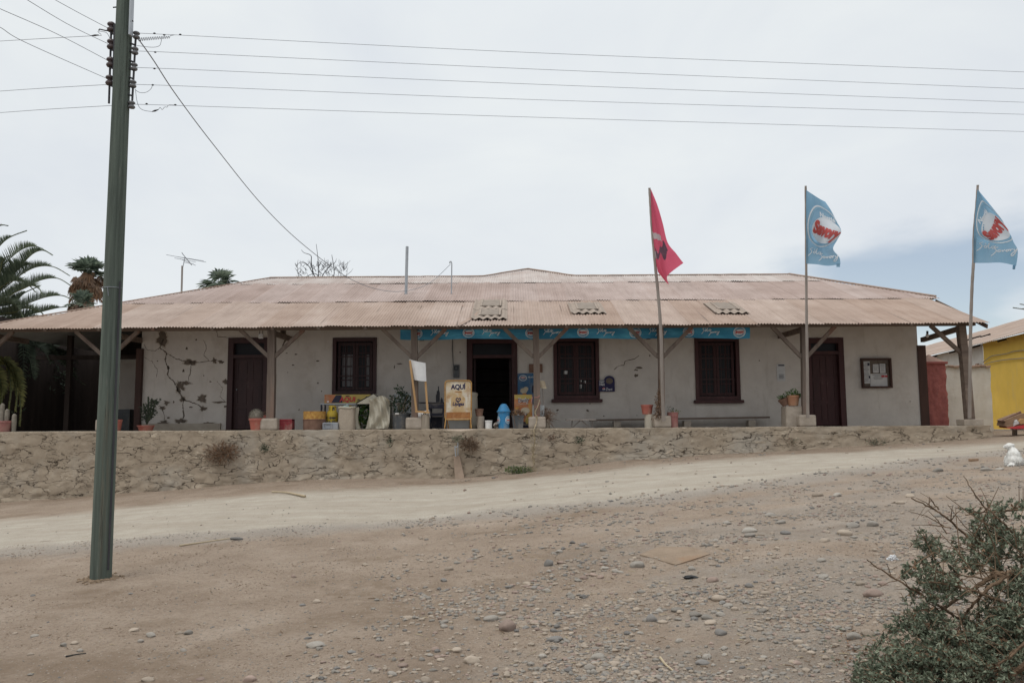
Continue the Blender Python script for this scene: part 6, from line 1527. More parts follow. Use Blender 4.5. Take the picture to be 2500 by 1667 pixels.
def fan_palm(label, px, py, Y, rad, n_, skirt):
    c = P(px, py, Y); gz = ground0(c.x, c.y)
    t = thing('fan_palm', label, 'palm', (c.x, c.y, gz), 'fan palms behind the shop')
    MB().tube([(c.x, c.y, gz - .1), (c.x + .1, c.y, c.z * .5), (c.x, c.y, c.z)], [.35, .26, .24], 12).build('trunk', 'bark', t)
    q = MB()
    for _ in range(n_):
        az = random.uniform(0, 6.283); el = random.uniform(-.2, 1.5); d = Vector((math.cos(az) * math.cos(el), math.sin(az) * math.cos(el), math.sin(el)))
        b_ = c + d * rad * random.uniform(.35, .55); q.tube([c, b_], .02, 4); fan(q, b_, d + Vector((0, 0, -.25)), rad * random.uniform(.5, .68), 0, 13, .15)
    q.build('crown', 'leaf_fan', t)
    if skirt:
        q = MB()
        for _ in range(42):
            az = random.uniform(0, 6.283); zz_ = random.uniform(-.1, -1.15); b_ = c + Vector((math.cos(az) * .62 * rad * (1 + .4 * zz_ * .2), math.sin(az) * .6 * rad, zz_ * rad)); fan(q, b_, Vector((math.cos(az) * .5, math.sin(az) * .5, -.8)), rad * .34, random.choice((0, 0, 1)), 12, .5); q.tube([c + Vector((0, 0, zz_ * .6 * rad)), b_], .02, 4)
        q.build('dead_skirt', ['leaf_dead', 'leaf_dry'], t)
fan_palm('fan palm with a brown skirt of dead fronds beside the utility pole', 215, 668, 36, 1.0, 17, True)
fan_palm('small distant fan palm just showing over the roof right of the antenna', 534, 696, 50, 1.35, 17, False)
fan_palm('lower fan palm with yellowing fronds below the skirted palm', 200, 742, 34, .7, 13, True)
# bare tree
c = P(778, 760, 40); gz = ground0(c.x, c.y)
t = thing('bare_tree', 'leafless tree with thin twigs showing above the ridge of the roof', 'tree', (c.x, c.y, gz))
MB().tube([(c.x, c.y, gz - .1), (c.x, c.y, c.z - .5), P(778, 700, 40)], [.2, .14, .08], 8).build('trunk', 'bark', t)
q = MB()
for pts in ([(778, 700), (777, 660), (776, 630), (772, 596)], [(778, 690), (762, 664), (752, 648), (735, 640), (722, 650)], [(765, 670), (760, 640), (759, 624), (742, 617), (736, 610)], [(778, 690), (790, 668), (804, 650), (812, 640)], [(800, 700), (812, 690), (816, 660), (811, 628), (810, 622)], [(790, 700), (778, 676), (766, 668), (740, 676), (720, 654)], [(815, 680), (830, 676), (848, 672)]):
    q.tube(bez([P(x, y, 40 + random.uniform(-.3, .3)) for x, y in pts], 5), [.028 - .02 * i / (5 * len(pts) - 4) for i in range(5 * len(pts) - 4)], 5)
for _ in range(120):
    x, y = random.uniform(722, 848), random.uniform(645, 682); a_ = random.uniform(-2.6, -.5); L_ = random.uniform(8, 22)
    p0 = (x, y); p1 = (x + L_ * .5 * math.cos(a_) + random.uniform(-2, 2), y + L_ * .5 * math.sin(a_)); p2 = (x + L_ * math.cos(a_), y + L_ * math.sin(a_)); Yq_ = 40 + random.uniform(-.8, .8); q.tube([P(*p0, Yq_), P(*p1, Yq_), P(*p2, Yq_)], [.012, .009, .005], 4)
q.build('crown', 'iron', t)
# conifer whose branch tip reaches in at the right edge
c = P(2640, 800, 27); gz = ground0(c.x, c.y)
t = thing('conifer', 'dark conifer whose branch tip reaches in above the yellow house', 'tree', (c.x, c.y, gz))
MB().tube([(c.x, c.y, gz - .1), (c.x, c.y, 6.5)], [.2, .05], 10).build('trunk', 'bark', t)
q = MB()
for k in range(46):
    z = 1.5 + 4.8 * k / 46; az = k * 2.4; L_ = (6.9 - z) * .36
    pts = [Vector((c.x, c.y, z)) + Vector((math.cos(az), math.sin(az), 0)) * L_ * f - Vector((0, 0, .12 * math.sin(f * 3.14))) for f in (0, .35, .7, 1)]
    frond(q, pts, .14, 26, 0, 1, .1, .02, .8)
frond(q, [P(2640, 800, 27), P(2560, 768, 26.9), P(2510, 757, 26.8), P(2473, 752, 26.7)], .15, 60, 0, 1, .05, .03, .8); frond(q, [P(2640, 780, 27), P(2560, 752, 26.9), P(2520, 747, 26.8), P(2490, 743, 26.7)], .15, 50, 0, 1, .05, .03, .8)
q.build('crown', ['leaf_fan', 'bark'], t)
# shrubbery at the left end of the porch
t = thing('potted_palm', 'palm with drooping yellow green fronds at the left end of the porch', 'palm', P(-10, 1044, 22.0))
q = MB(); pc2 = P(-20, 905, 22.0)
for pts in ([(-20, 905), (5, 880), (20, 900), (26, 950), (22, 1000)], [(-20, 905), (10, 890), (30, 915), (40, 960), (38, 1005)], [(-20, 900), (20, 890), (42, 930), (50, 990), (48, 1040)], [(-20, 905), (-6, 910), (4, 950), (2, 1000)], [(-20, 905), (-10, 930), (-4, 970), (-6, 1010)]):
    frond(q, [P(x, y, 22.0 - .12 * k) for k, (x, y) in enumerate(pts)], .22, 70, random.choice((0, 0, 1)), 1, .5, .02, .4)
for _ in range(16):
    az = random.uniform(1.7, 4.6); pts = [pc2 + Vector((math.cos(az) * .9 * k, math.sin(az) * .7 * k, .45 * k - 1.1 * k * k)) for k in (0, .35, .7, 1)]; frond(q, pts, .2, 40, 0, 1, .4, .02, .4)
q.build('fronds', ['leaf_palm_y', 'leaf_palm'], t)
MB().tube([(pc2.x, 22.0, F), (pc2.x, 22.0, pc2.z)], [.12, .08], 10).build('trunk', 'bark', t)
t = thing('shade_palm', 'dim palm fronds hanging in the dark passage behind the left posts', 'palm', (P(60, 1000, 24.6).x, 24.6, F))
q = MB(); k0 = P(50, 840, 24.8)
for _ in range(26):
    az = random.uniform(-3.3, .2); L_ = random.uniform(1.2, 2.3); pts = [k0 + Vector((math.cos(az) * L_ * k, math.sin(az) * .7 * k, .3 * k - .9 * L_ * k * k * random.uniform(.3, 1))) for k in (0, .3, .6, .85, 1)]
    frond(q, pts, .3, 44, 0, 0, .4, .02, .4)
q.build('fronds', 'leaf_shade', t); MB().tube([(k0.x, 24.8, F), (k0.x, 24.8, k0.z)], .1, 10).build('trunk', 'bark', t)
t = thing('darkening_shrub', 'dense dark shrub added to darken the left end of the porch', 'shrub', (-15.6, 23.5, F))  # shrub added to keep the left porch end dark
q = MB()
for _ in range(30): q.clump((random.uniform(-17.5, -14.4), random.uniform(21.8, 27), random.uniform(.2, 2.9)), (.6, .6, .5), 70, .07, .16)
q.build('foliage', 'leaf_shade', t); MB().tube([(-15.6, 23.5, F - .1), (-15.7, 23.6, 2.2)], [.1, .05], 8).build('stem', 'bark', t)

# ------------------------------------------------------------------ the yard on the right
Yp2 = 23.7
x0, x1, xm0, xm1 = P(2257, 1030, Yp2).x, P(2317, 1030, Yp2).x, P(2256.5, 890, Yp2).x, P(2310, 890, Yp2).x
zt = hz(888, 2283, Yp2); wB, wT = (x1 - x0) / 2, (xm1 - xm0) / 2; cx, cxt = (x0 + x1) / 2, (xm0 + xm1) / 2
t = thing('gate_pillar', 'red painted rubble pillar with a pointed pinkish cap right of the shop', 'pillar', (cx, Yp2 + wB, F - .5))
def pil(u, v):
    a_ = u * 4; i = int(a_) % 4; f = a_ - int(a_); C_ = [(-1, -1), (1, -1), (1, 1), (-1, 1)]; (ax_, ay_), (bx_, by_) = C_[i], C_[(i + 1) % 4]
    hx, hy = ax_ + (bx_ - ax_) * f, ay_ + (by_ - ay_) * f; w_ = wB + (wT - wB) * v; c_ = cx + (cxt - cx) * v; z = F - .3 + (zt - F + .3) * v
    nn = .03 * fbm(hx * 2, hy * 2, z * 2.5) + .015 * fbm(hx * 7, hy * 7, z * 8)
    return (c_ + hx * (w_ + nn), Yp2 + wB + hy * (w_ + nn), z)
MB().grid(pil, 60, 40).build('pillar_body', 'redpillar', t, smooth=True)
MB().box((cxt, Yp2 + wB, zt + .03), (wT * 2 + .10, wT * 2 + .10, .07), bev=.015).build('cap_slab', 'redpillar', t)
MB().lathe((cxt, Yp2 + wB, zt + .066), [(wT * 1.38, 0), (.01, hz(869, 2277, Yp2) - zt - .0)], 4, rot=Matrix.Rotation(R(45), 3, 'Z')).build('cap', 'pinkcap', t)
Yw2 = 25.2; x0, x1 = P(2300, 900, Yw2).x, P(2412, 900, Yw2).x + .06; z1 = hz(897, 2350, Yw2)
t = thing('yard_wall', 'low whitewashed wall with a mud brick coping between the red pillar and the yellow house', 'wall', ((x0 + x1) / 2, Yw2, F - .6))
MB().grid(lambda u, v: (x0 + (x1 - x0) * u + (.03 * fbm(v * 6, 3, 1) if u > .9 else 0), Yw2 - .02 * fbm(u * 4, v * 4, 5), F - .6 + (z1 - F + .6) * v), 30, 20).grid(lambda u, v: (x1 + .03 * fbm(v * 6, 3, 1), Yw2 + .3 * u, F - .6 + (z1 - F + .6) * v), 2, 20).build('wall_body', 'whitewall', t, smooth=True)
q = MB()
for i in range(9):
    xx = x0 + (x1 - x0) * (i + .5) / 9; q.box((xx, Yw2 + .1, z1 + .035 + .012 * math.sin(i * 2.1)), ((x1 - x0) / 9 - .01, .34, .06), rot=Euler((0, .06 * math.sin(i * 3), 0)).to_matrix(), bev=.012)
q.build('coping', 'brick', t)
# yellow house, its front running away from the street
def yh(px, py, k=None):                             # a point of its facade by picture place
    d = ray(px, py); a0, a1 = Vector((16.15, 26.0)), Vector((17.45, 34.0)); dd = (a1 - a0).normalized(); nn = Vector((-dd.y, dd.x))
    s = nn.dot(a0) / (nn.x * d.x + nn.y * d.y); return d * s
D_ = (Vector((17.45, 34, 0)) - Vector((16.15, 26, 0))).normalized(); N_ = Vector((-D_.y, D_.x, 0))
hc_ = yh(2412, 1040); t = thing('yellow_house', 'yellow and white house with a sagging grey corrugated roof on the right edge', 'house', (hc_.x, hc_.y, -.6))
zE = yh(2400, 850).z + .06
eA, eB = yh(2290, 872), yh(2500, 823)
E0, E1 = Vector((eA.x, eA.y, 0)) + D_ * 17, Vector((eB.x, eB.y, 0)) - D_ * 7
zA, zB = eA.z, eB.z
ze = lambda p: zA + (zB - zA) * ((Vector((p.x, p.y, 0)) - Vector((eA.x, eA.y, 0))).dot(-D_)) / (Vector((eB.x, eB.y, 0)) - Vector((eA.x, eA.y, 0))).length
yc = yh(2412, 1045); yc.z = 0
MB().grid(lambda u, v: (lambda p: (p.x + .02 * fbm(p.y, v * 4, 3), p.y, -.28 + (ze(p) + .28 + .12) * v))(yc.lerp(E1, u)), 30, 14).build('yellow_wall', 'yellow', t, smooth=True)
MB().grid(lambda u, v: (lambda p: (p.x, p.y, -.6 + (ze(p) + .72) * v))(yc.lerp(E0, u)), 20, 8).build('white_wall', 'whitewall', t, smooth=True)
bx = yh(2385, 890); q = MB()
for k in range(5): q.box((bx.x - .03, bx.y + .25 * k - .6, 1.75 + .05 * math.sin(k)), (.10, .2, .55 - .08 * (k % 2)), rot=Euler((0, 0, math.atan2(-D_.x, D_.y))).to_matrix())
q.build('bare_brick_patch', 'brick', t)
q = MB(); rdir = Vector((N_.x, N_.y, 0)); rdir = rdir if rdir.x > 0 else -rdir
LR = 4.1; sl_ = .40
def yr(u, v):
    p = E1.lerp(E0, u); nw_ = (E0 - E1).length / .15; sag = .05 * fbm(u * 5, v * 2, 8)
    return p - rdir * .35 + rdir * (LR + .35) * v + Vector((0, 0, ze(p) + .04 + LR * sl_ * v + sag + .016 * math.sin(u * nw_ * 6.283) + (.03 * (1 - (v * 3) % 1))))
q.grid(yr, 1200, 12); M['roof2'] = mat('weathered_cement_sheets', (.33, .25, .20), (.25, .185, .15), 3, .95, .4, 25, c3=(.37, .31, .27), s3=1.4, w3=(.5, .7), stretch=(1, .25, 1)); q.build('roof', 'roof2', t, smooth=True)
q = MB()
for k in range(14):
    p = E1.lerp(E0, .05 + k * .07); q.bar(p - rdir * .28 + Vector((0, 0, ze(p) - .0)), p + rdir * .5 + Vector((0, 0, ze(p) + .2)), .06, .06)
q.build('rafters', 'darkwood_shade', t)
q = MB()
for (u0, v0, u1) in ((.30, .62, .36), (.40, .35, .47)):
    pts = [Vector(yr(u0 + (u1 - u0) * k / 8, v0 + .02 * math.sin(k * 2))) + Vector((0, 0, .05)) for k in range(9)]; q.tube(pts, .03, 5)
q.build('loose_lath', 'darkwood_shade', t)
fw = lambda px, py: yh(px, py) - rdir * .05
q = MB().tube(bez([fw(*p) for p in ((2404, 884), (2418, 873), (2430, 868), (2462, 863), (2482, 857), (2530, 853))], 6), .012, 5); tag(q.build('house_cable', 'wire'), 'upper loose cable strung along the yellow wall', 'cable', 'cables on the yellow wall')
q = MB().tube(bez([fw(*p) for p in ((2406, 890), (2424, 884), (2450, 879), (2480, 876), (2530, 872))], 6), .012, 5); tag(q.build('house_cable', 'wire'), 'lower loose cable strung along the yellow wall', 'cable', 'cables on the yellow wall')
q = MB(); gz = -.6
pA, pB = yc + D_ * .3, Vector(E1)
for z0_, z1_, o_ in ((-.34, -.26, .42),):
    q.add([pA - rdir * o_ + Vector((0, 0, z0_)), pB - rdir * o_ + Vector((0, 0, z0_)), pB - rdir * o_ + Vector((0, 0, z1_)), pA - rdir * o_ + Vector((0, 0, z1_)), pA + Vector((0, 0, z1_)), pB + Vector((0, 0, z1_)), pA + Vector((0, 0, z0_)), pB + Vector((0, 0, z0_))], [(0, 1, 2, 3), (3, 2, 5, 4), (0, 6, 7, 1), (0, 3, 4, 6)])
q.build('ledge', 'cement', t)
q = MB().add([pA + rdir * .1 + Vector((0, 0, -1)), pB + rdir * .1 + Vector((0, 0, -1)), pB + rdir * .1 + Vector((0, 0, -.3)), pA + rdir * .1 + Vector((0, 0, -.3))], [(0, 1, 2, 3)]); q.build('dark_pit_sheet', 'darkwood_shade', t)  # dark sheet standing in for the shaded pit below the ledge
# table with flattened boxes
tb = P(2500, 1046, 21.8); gx_ = G(2494, 1072)
t = thing('street_table', 'low white topped table at the right edge before the yellow house', 'table', (tb.x + .5, 21.8, ground(tb.x + .5, 21.8)))
z_ = hz(1047, 2495, 21.8); x0 = P(2486, 1047, 21.8).x
MB().box((x0 + .6, 21.8, z_), (1.2, .7, .045)).build('table_top', 'white', t)
for xx, yy in ((x0 + .08, 21.5), (x0 + 1.12, 21.5), (x0 + .08, 22.1), (x0 + 1.12, 22.1)):
    g_ = ground(xx, yy) - .03; MB().box((xx, yy, (z_ - .022 + g_) / 2), (.09, .09, z_ - .022 - g_)).build('leg', 'stone', t)
z2 = z_ + .024
def cb(name, lab, pts, h, mt='card', Y=21.8, d=.45):
    q = MB(); a_ = [P(x, y, Y - d / 2) for x, y in pts]; b__ = [p + Vector((.03, d, .02)) for p in a_]; n_ = len(a_)
    q.add(a_ + b__, [tuple(range(n_)), tuple(reversed(range(n_, 2 * n_)))] + [(i, n_ + i, n_ + (i + 1) % n_, (i + 1) % n_) for i in range(n_)]); return tag(q.build(name, mt), lab, 'box', 'things heaped on the street table')
cb('cloth', 'red cloth lying over the edge of the street table', [(2460, 1045), (2500, 1038), (2520, 1038), (2520, 1045), (2480, 1047)], 0, 'redprint', 21.75, .5)
cb('cardboard_sheet', 'flattened brown carton lying on the red cloth', [(2456, 1040), (2480, 1034), (2520, 1030), (2520, 1039), (2500, 1039), (2460, 1044)], 0, 'card', 21.8, .4)
cb('cardboard_box', 'open dark brown cardboard box tipped on the street table', [(2451, 1027), (2455, 1029), (2452, 1040), (2459, 1040), (2496, 1034), (2520, 1030), (2520, 1010), (2496, 1009), (2462, 1022)], 0, 'card', 21.85, .4)
cb('box_flap', 'lifted flap of thin brown card above the tipped cardboard box', [(2444, 1027), (2492, 1004.5), (2497, 1013), (2470, 1016), (2446, 1030)], 0, 'drum_low', 21.75, .06)
cb('paper_bag', 'pale crumpled paper in the mouth of the cardboard box', [(2478, 1028), (2484, 1026), (2490, 1033), (2480, 1037), (2474, 1041)], 0, 'paper', 21.6, .08)
cb('yellow_carton', 'small yellowish carton beside the crumpled paper', [(2488, 1029), (2493, 1023), (2520, 1026), (2520, 1033), (2491, 1035)], 0, 'pine', 21.6, .12)

# ------------------------------------------------------------------ the white dog
dg_ = G(2476, 1134); k = dg_.copy(); k.z = ground(k.x, k.y)
S_ = .92
pr = [((0, -.02, .10), (.15, .15, .12)), ((.005, .0, .19), (.12, .12, .13)), ((.01, .03, .26), (.088, .09, .10)), ((.0, .055, .315), (.062, .065, .07)), ((-.02, .075, .375), (.074, .075, .060)), ((-.085, .095, .372), (.042, .034, .026)), ((-.122, .10, .368), (.016, .016, .014)),
      ((.045, .07, .385), (.018, .030, .045), (0, .45, 0)), ((-.045, .045, .39), (.016, .026, .042), (0, -.2, 0)), ((-.115, .0, .055), (.05, .095, .055)), ((.115, .0, .055), (.05, .095, .055)), ((-.06, .16, .10), (.03, .035, .10)), ((.05, .16, .10), (.03, .035, .10)), ((-.11, -.12, .03), (.06, .05, .028)), ((-.17, -.14, .022), (.05, .028, .018))]
dog = fuse([(k + Vector(a[0]) * S_, tuple(v * S_ for v in a[1]), *a[2:]) for a in pr], .014, 'dog', 'whitefur', k, tufts=2400, tl=.036)
tag(dog, 'small fluffy white dog sitting on the road with its back turned', 'dog')

# ------------------------------------------------------------------ stones
random.seed(5)
def rock_mesh(i):
    bm = bmesh.new(); bmesh.ops.create_icosphere(bm, subdivisions=3, radius=1)
    q = Vector((i * 3.1, i * 1.7, i * .9)); ang = i % 3 != 0
    for v in bm.verts:
        n_ = v.co.copy(); r = 1 + .20 * noise.noise(n_ * 1.1 + q) + .09 * noise.noise(n_ * 2.7 + q) + .03 * noise.noise(n_ * 7 + q)
        if ang:
            for s in range(6):
                pl_ = Vector((math.sin(s * 2.1 + i), math.cos(s * 1.3 + i * 2), math.sin(s * .9 + i * 3))).normalized(); dd = n_.dot(pl_) * r
                if dd > .72: r -= (dd - .72) / max(.3, n_.dot(pl_)) * .7
        v.co = n_ * r
    me = bpy.data.meshes.new('stone'); bm.to_mesh(me); bm.free()
    me.polygons.foreach_set('use_smooth', [True] * len(me.polygons)); return me
VAR = [rock_mesh(i) for i in range(9)]
RM = {(v, c): None for v in range(9) for c in range(4)}
def rockdata(v, c):
    if RM[(v, c)] is None:
        me = VAR[v].copy(); me.materials.append(STONES[c]); RM[(v, c)] = me
    return RM[(v, c)]
KL = ['grey stone half sunk in the loose dirt', 'pale tan stone half sunk in the loose dirt', 'dark slate coloured stone lying on the dirt', 'reddish brown stone lying on the dirt']
KG = ['grey stones on the slope', 'tan stones on the slope', 'dark stones on the slope', 'reddish stones on the slope']
placed = []
def rock(px, py, w, c, v=None, flat=None, label=None, sink=.33):
    p = G(px, py); r = w / 2 * p.y / FPX
    o = bpy.data.objects.new('stone', rockdata(random.randrange(9) if v is None else v, c)); col.objects.link(o)
    f = flat or random.uniform(.42, .68)
    o.location = (p.x, p.y, ground(p.x, p.y) + r * f * (1 - 2 * sink) * .8); o.scale = (r * random.uniform(.95, 1.05), r * random.uniform(.65, .95), r * f); o.rotation_euler = (random.uniform(-.15, .15), random.uniform(-.15, .15), random.uniform(0, .7) * random.choice((-1, 1)))
    tag(o, label or KL[c], 'stone', None if label else KG[c]); placed.append((p.x, p.y, r)); return o
g_, tn, dk, rd = 0, 1, 2, 3
named = [(1239, 1541, 44, rd, 1, .85, 'biggest reddish brown boulder on the slope, domed and smooth'), (1354, 1567, 42, dk, 2, .42, 'flat dark wedge shaped slab lying on the slope'), (1153, 1614, 40, tn, 0, .62, 'big smooth tan cobble near the bottom middle of the slope'), (1340, 1381, 28, dk, 5, .85, 'squarish dark grey stone standing alone on the slope'), (1556, 1380, 36, g_, 3, .6, 'long grey green oval stone left of the rusty plate'),
         (771, 1576, 44, g_, 4, .45, 'wide low bluish grey stone below the patch of dug soil'), (578, 1320, 30, dk, 6, .36, 'long flat dark stone at the lower edge of the pale road'), (2133, 1460, 46, rd, 0, .55, 'wide pinkish grey stone left of the brushwood pile'), (2157, 1434, 26, rd, 4, .6, 'small rusty brown stone behind the pinkish grey stone'), (1591, 1513, 28, dk, 8, .95, 'dark angular stone with a split face on the slope'), (1760, 1552, 30, dk, 7, .62, 'dark oblong stone with a smaller brown one on top'), (2131, 1281, 30, g_, 2, .7, 'blocky grey stone on the gravel patch behind the brushwood'), (2083, 1284, 38, g_, 5, .5, 'sharp ridged grey stone on the gravel patch behind the brushwood')]
for px, py, w, c, v, f, lab in named: rock(px, py, w, c, v, f, lab)
more = [(1828, 1300, 40, g_), (1755, 1459, 36, tn), (1777, 1478, 26, g_), (1764, 1470, 20, dk), (1654, 1483, 30, g_), (1619, 1517, 24, tn), (1697, 1503, 32, g_), (1736, 1526, 30, tn), (1725, 1510, 30, g_), (1425, 1451, 24, dk), (1396, 1451, 22, g_), (1391, 1446, 22, g_), (1466, 1404, 19, rd), (1440, 1637, 32, g_), (1460, 1608, 40, g_), (1387, 1642, 22, dk), (1450, 1647, 24, g_), (1324, 1610, 22, g_), (1501, 1627, 28, tn), (1532, 1550, 22, dk), (1199, 1516, 36, g_), (1739, 1413, 28, rd), (1862, 1495, 22, g_), (1870, 1454, 24, tn), (1716, 1627, 32, dk), (1831, 1311, 26, g_), (1882, 1260, 30, g_), (1775, 1282, 22, g_), (1503, 1391, 20, g_), (1413, 1521, 22, tn), (1360, 1530, 18, dk), (1307, 1521, 22, rd), (1331, 1540, 20, tn), (1384, 1537, 20, tn), (1310, 1540, 16, rd), (1352, 1541, 20, dk), (925, 1561, 13, dk), (858, 1591, 24, dk), (957, 1650, 26, g_), (361, 1662, 34, tn), (773, 1465, 22, tn), (739, 1473, 16, dk), (717, 1409, 17, rd), (460, 1546, 22, g_), (438, 1545, 20, tn), (343, 1569, 16, g_), (319, 1456, 12, dk), (80, 1458, 11, dk), (1084, 1534, 20, g_), (1084, 1415, 17, dk), (1148, 1370, 18, g_), (996, 1288, 14, dk), (784, 1658, 15, dk), (611, 1664, 36, rd), (181, 1577, 18, tn), (154, 1582, 17, g_), (74, 1598, 18, tn), (935, 1535, 20, tn), (2012, 1410, 26, g_), (2014, 1321, 28, tn), (2005, 1371, 22, g_), (2086, 1564, 44, g_), (2120, 1555, 34, tn), (1951, 1582, 28, tn), (2002, 1545, 18, dk), (2045, 1210, 24, g_), (2289, 1262, 26, g_), (2406, 1151, 22, g_), (2440, 1148, 22, g_), (2290, 1153, 28, g_), (2198, 1228, 22, tn), (2186, 1226, 18, tn), (2281, 1309, 24, tn), (1918, 1303, 24, dk), (1907, 1277, 24, g_), (1996, 1209, 26, tn), (2063, 1303, 36, tn), (1286, 1420, 20, tn), (1305, 1426, 18, dk), (1320, 1428, 20, rd), (1337, 1437, 20, g_), (1411, 1413, 20, g_), (1425, 1405, 20, rd), (1450, 1399, 18, rd), (1478, 1384, 20, g_), (1398, 1325, 18, dk), (1424, 1331, 20, dk), (1433, 1337, 16, tn), (1365, 1347, 20, g_), (1148, 1372, 22, rd), (1168, 1360, 20, tn), (2222, 1213, 22, tn), (1536, 1460, 20, tn), (1544, 1457, 20, tn), (1609, 1482, 22, g_), (1680, 1466, 18, g_), (1661, 1467, 16, dk), (1600, 1608, 16, tn), (1555, 1480, 20, tn), (1063, 1589, 22, rd), (880, 1613, 14, dk), (1050, 1600, 18, g_), (1076, 1610, 20, tn), (1040, 1665, 28, tn)]
for a in more: rock(*a)
nt = 0
while nt < 165:
    px, py = random.uniform(20, 2480), random.uniform(1290, 1660)
    dens = (.12 + .88 * sst(600, 1500, px)) * (1 if py > 1330 else .6)
    if px < 800 and py < 1480: dens *= .5
    if px > 2150 and py > 1350: dens *= .3
    if random.random() > dens: continue
    rock(px, py, random.choice((9, 10, 11, 12, 14, 16, 19)) * (1 + .35 * (py - 1300) / 360), random.choices((0, 1, 2, 3), (42, 32, 11, 15))[0]); nt += 1
# smaller gravel, uncountable
gr_ = MB()
bm = bmesh.new(); bmesh.ops.create_icosphere(bm, subdivisions=1, radius=1); bm.verts.ensure_lookup_table(); IV = [v.co.copy() for v in bm.verts]; IF = [[v.index for v in f.verts] for f in bm.faces]; bm.free()
def pebble(mb, p, r, m):
    k_ = random.uniform(0, 6.28); a_, b_, c_ = r * random.uniform(.7, 1.3), r * random.uniform(.6, 1.1), r * random.uniform(.42, .8); cs_, sn_ = math.cos(k_), math.sin(k_); vs = []
    for v in IV:
        f = random.uniform(.82, 1.15); x, y = v.x * a_ * f, v.y * b_ * f
        vs.append((p.x + x * cs_ - y * sn_, p.y + x * sn_ + y * cs_, p.z + v.z * c_ * f))
    mb.add(vs, IF, m)
n_ = 0
while n_ < 20000:
    px, py = random.uniform(-60, 2560), 1085 + 600 * random.random() ** 1.0
    d = ray(px, py); p = None
    Y = 8.0
    for _ in range(18):
        q_ = d * (Y / d.y); Y = max(2.5, min(24, .5 * Y + .5 * ground0(q_.x, q_.y) / (d.z / d.y)))
    if Y > 20.4: continue
    q_ = d * (Y / d.y); mk_ = masks(q_.x, q_.y)
    dens = .06 + .9 * mk_[1] + .35 * (1 - mk_[0]) * sst(200, 1500, px) - .3 * mk_[0] * (1 - mk_[1])
    dens = max(dens, .05)
    dens *= .12 + 1.2 * sst(-.2, .45, fbm(q_.x * 1.1, q_.y * 1.1, 77))
    if py > 1430: dens = max(dens, .03 + .10 * sst(300, 1300, px))
    if random.random() > dens: continue
    r = (random.choice((2, 2.4, 2.8, 3.4, 4.2, 5.4, 7.5, 10) if q_.x > -1.5 else (1.8, 2.2, 2.6, 3.2, 4.2)) * random.uniform(.7, 1.2)) / 2 * Y / FPX * (1 + (py - 1100) / 700)
    q_.z = ground(q_.x, q_.y) + r * .1
    pebble(gr_, q_, r, random.choices((0, 1, 2, 3), (42, 40, 7, 11))[0]); n_ += 1
tag(gr_.build('gravel', STONES, origin=(0, 8, -1.5)), kind='stuff')
# clods of broken soil near the viewer
cl = MB()
for _ in range(26000):
    px, py = random.uniform(-40, 2540), random.uniform(1330, 1690)
    p = G0 = None
    d = ray(px, py); Y = 6.0
    for _k in range(14):
        q_ = d * (Y / d.y); Y = max(2.5, min(24, .5 * Y + .5 * ground0(q_.x, q_.y) / (d.z / d.y)))
    q_ = d * (Y / d.y)
    if fbm(q_.x * .9, q_.y * .9, 15) < -.12 + .3 * random.random(): continue
    q_.z = ground(q_.x, q_.y); pebble(cl, q_, random.choice((1.6, 2, 2.6, 3.4, 5)) / 2 * Y / FPX, 0)
tag(cl.build('soil_crumbs', 'soilclod' if 'soilclod' in M else mat('soil_clods', (.25, .19, .142), (.18, .135, .10), 20, .98, .4, 60, spec=.05), origin=(0, 6, -1.5)), kind='stuff')
lt = MB()
for _ in range(650):
    px, py = random.uniform(0, 2500), random.uniform(1300, 1680)
    if random.random() > .15 + .85 * sst(500, 1500, px): continue
    p = G(px, py); L_ = random.uniform(6, 26) * p.y / FPX; a_ = random.uniform(0, 6.28); d = Vector((math.cos(a_), math.sin(a_), random.uniform(-.05, .12)))
    lt.tube([p + Vector((0, 0, .004)), p + d * L_ * .5 + Vector((random.uniform(-.01, .01), 0, .008)), p + d * L_ + Vector((0, 0, .006))], random.uniform(.0015, .0035), 4, random.choice((0, 0, 1)))
tag(lt.build('twig_litter', ['straw', 'bark'], origin=(0, 6, -1.5)), kind='stuff')
# a rusty plate half buried in the dirt
pc_ = [G(1562, 1356), G(1650, 1376), G(1734, 1356), G(1690, 1338), G(1610, 1338)]
q = MB(); nz_ = [p + Vector((0, 0, .011)) for p in pc_]; q.add(nz_ + [p - Vector((0, 0, .06)) for p in nz_], [(0, 1, 2, 3, 4)] + [(i, i + 5, (i + 1) % 5 + 5, (i + 1) % 5) for i in range(5)])
tag(q.build('rusty_plate', 'fire'), 'rust stained metal plate half buried in the dirt', 'metal plate')
def stick(label, pts, r, mt):
    pp = [G(a_, b_) for a_, b_ in pts]; q = MB().tube(bez([p + Vector((0, 0, r * 1.2)) for p in pp], 5), [r * (1 - .4 * i / (5 * len(pp) - 5)) for i in range(5 * len(pp) - 4)], 7); tag(q.build('stick', mt), label, 'stick')
stick('pale bleached stick lying on the road below the terrace wall', [(745, 1215), (725, 1212), (700, 1207), (664, 1204)], .026, 'straw')
stick('thin straw coloured cane lying beside the long dark stone', [(438, 1336), (490, 1328), (560, 1318)], .012, 'straw')
stick('pale splinter of wood lying on the slope at bottom centre', [(1612, 1612), (1625, 1630), (1645, 1650)], .009, 'straw')
stick('dark burnt twig lying on the dirt at bottom left', [(160, 1607), (185, 1602), (210, 1597)], .006, 'black')
q = MB().ell(G(2180, 1368) + Vector((0, 0, .01)), (.042, .035, .028), 0, 18, 12, nz=.8, fr=3.5); tag(q.build('plastic_scrap', 'paper'), 'crumpled pale plastic scrap on the dirt left of the brushwood', 'litter')
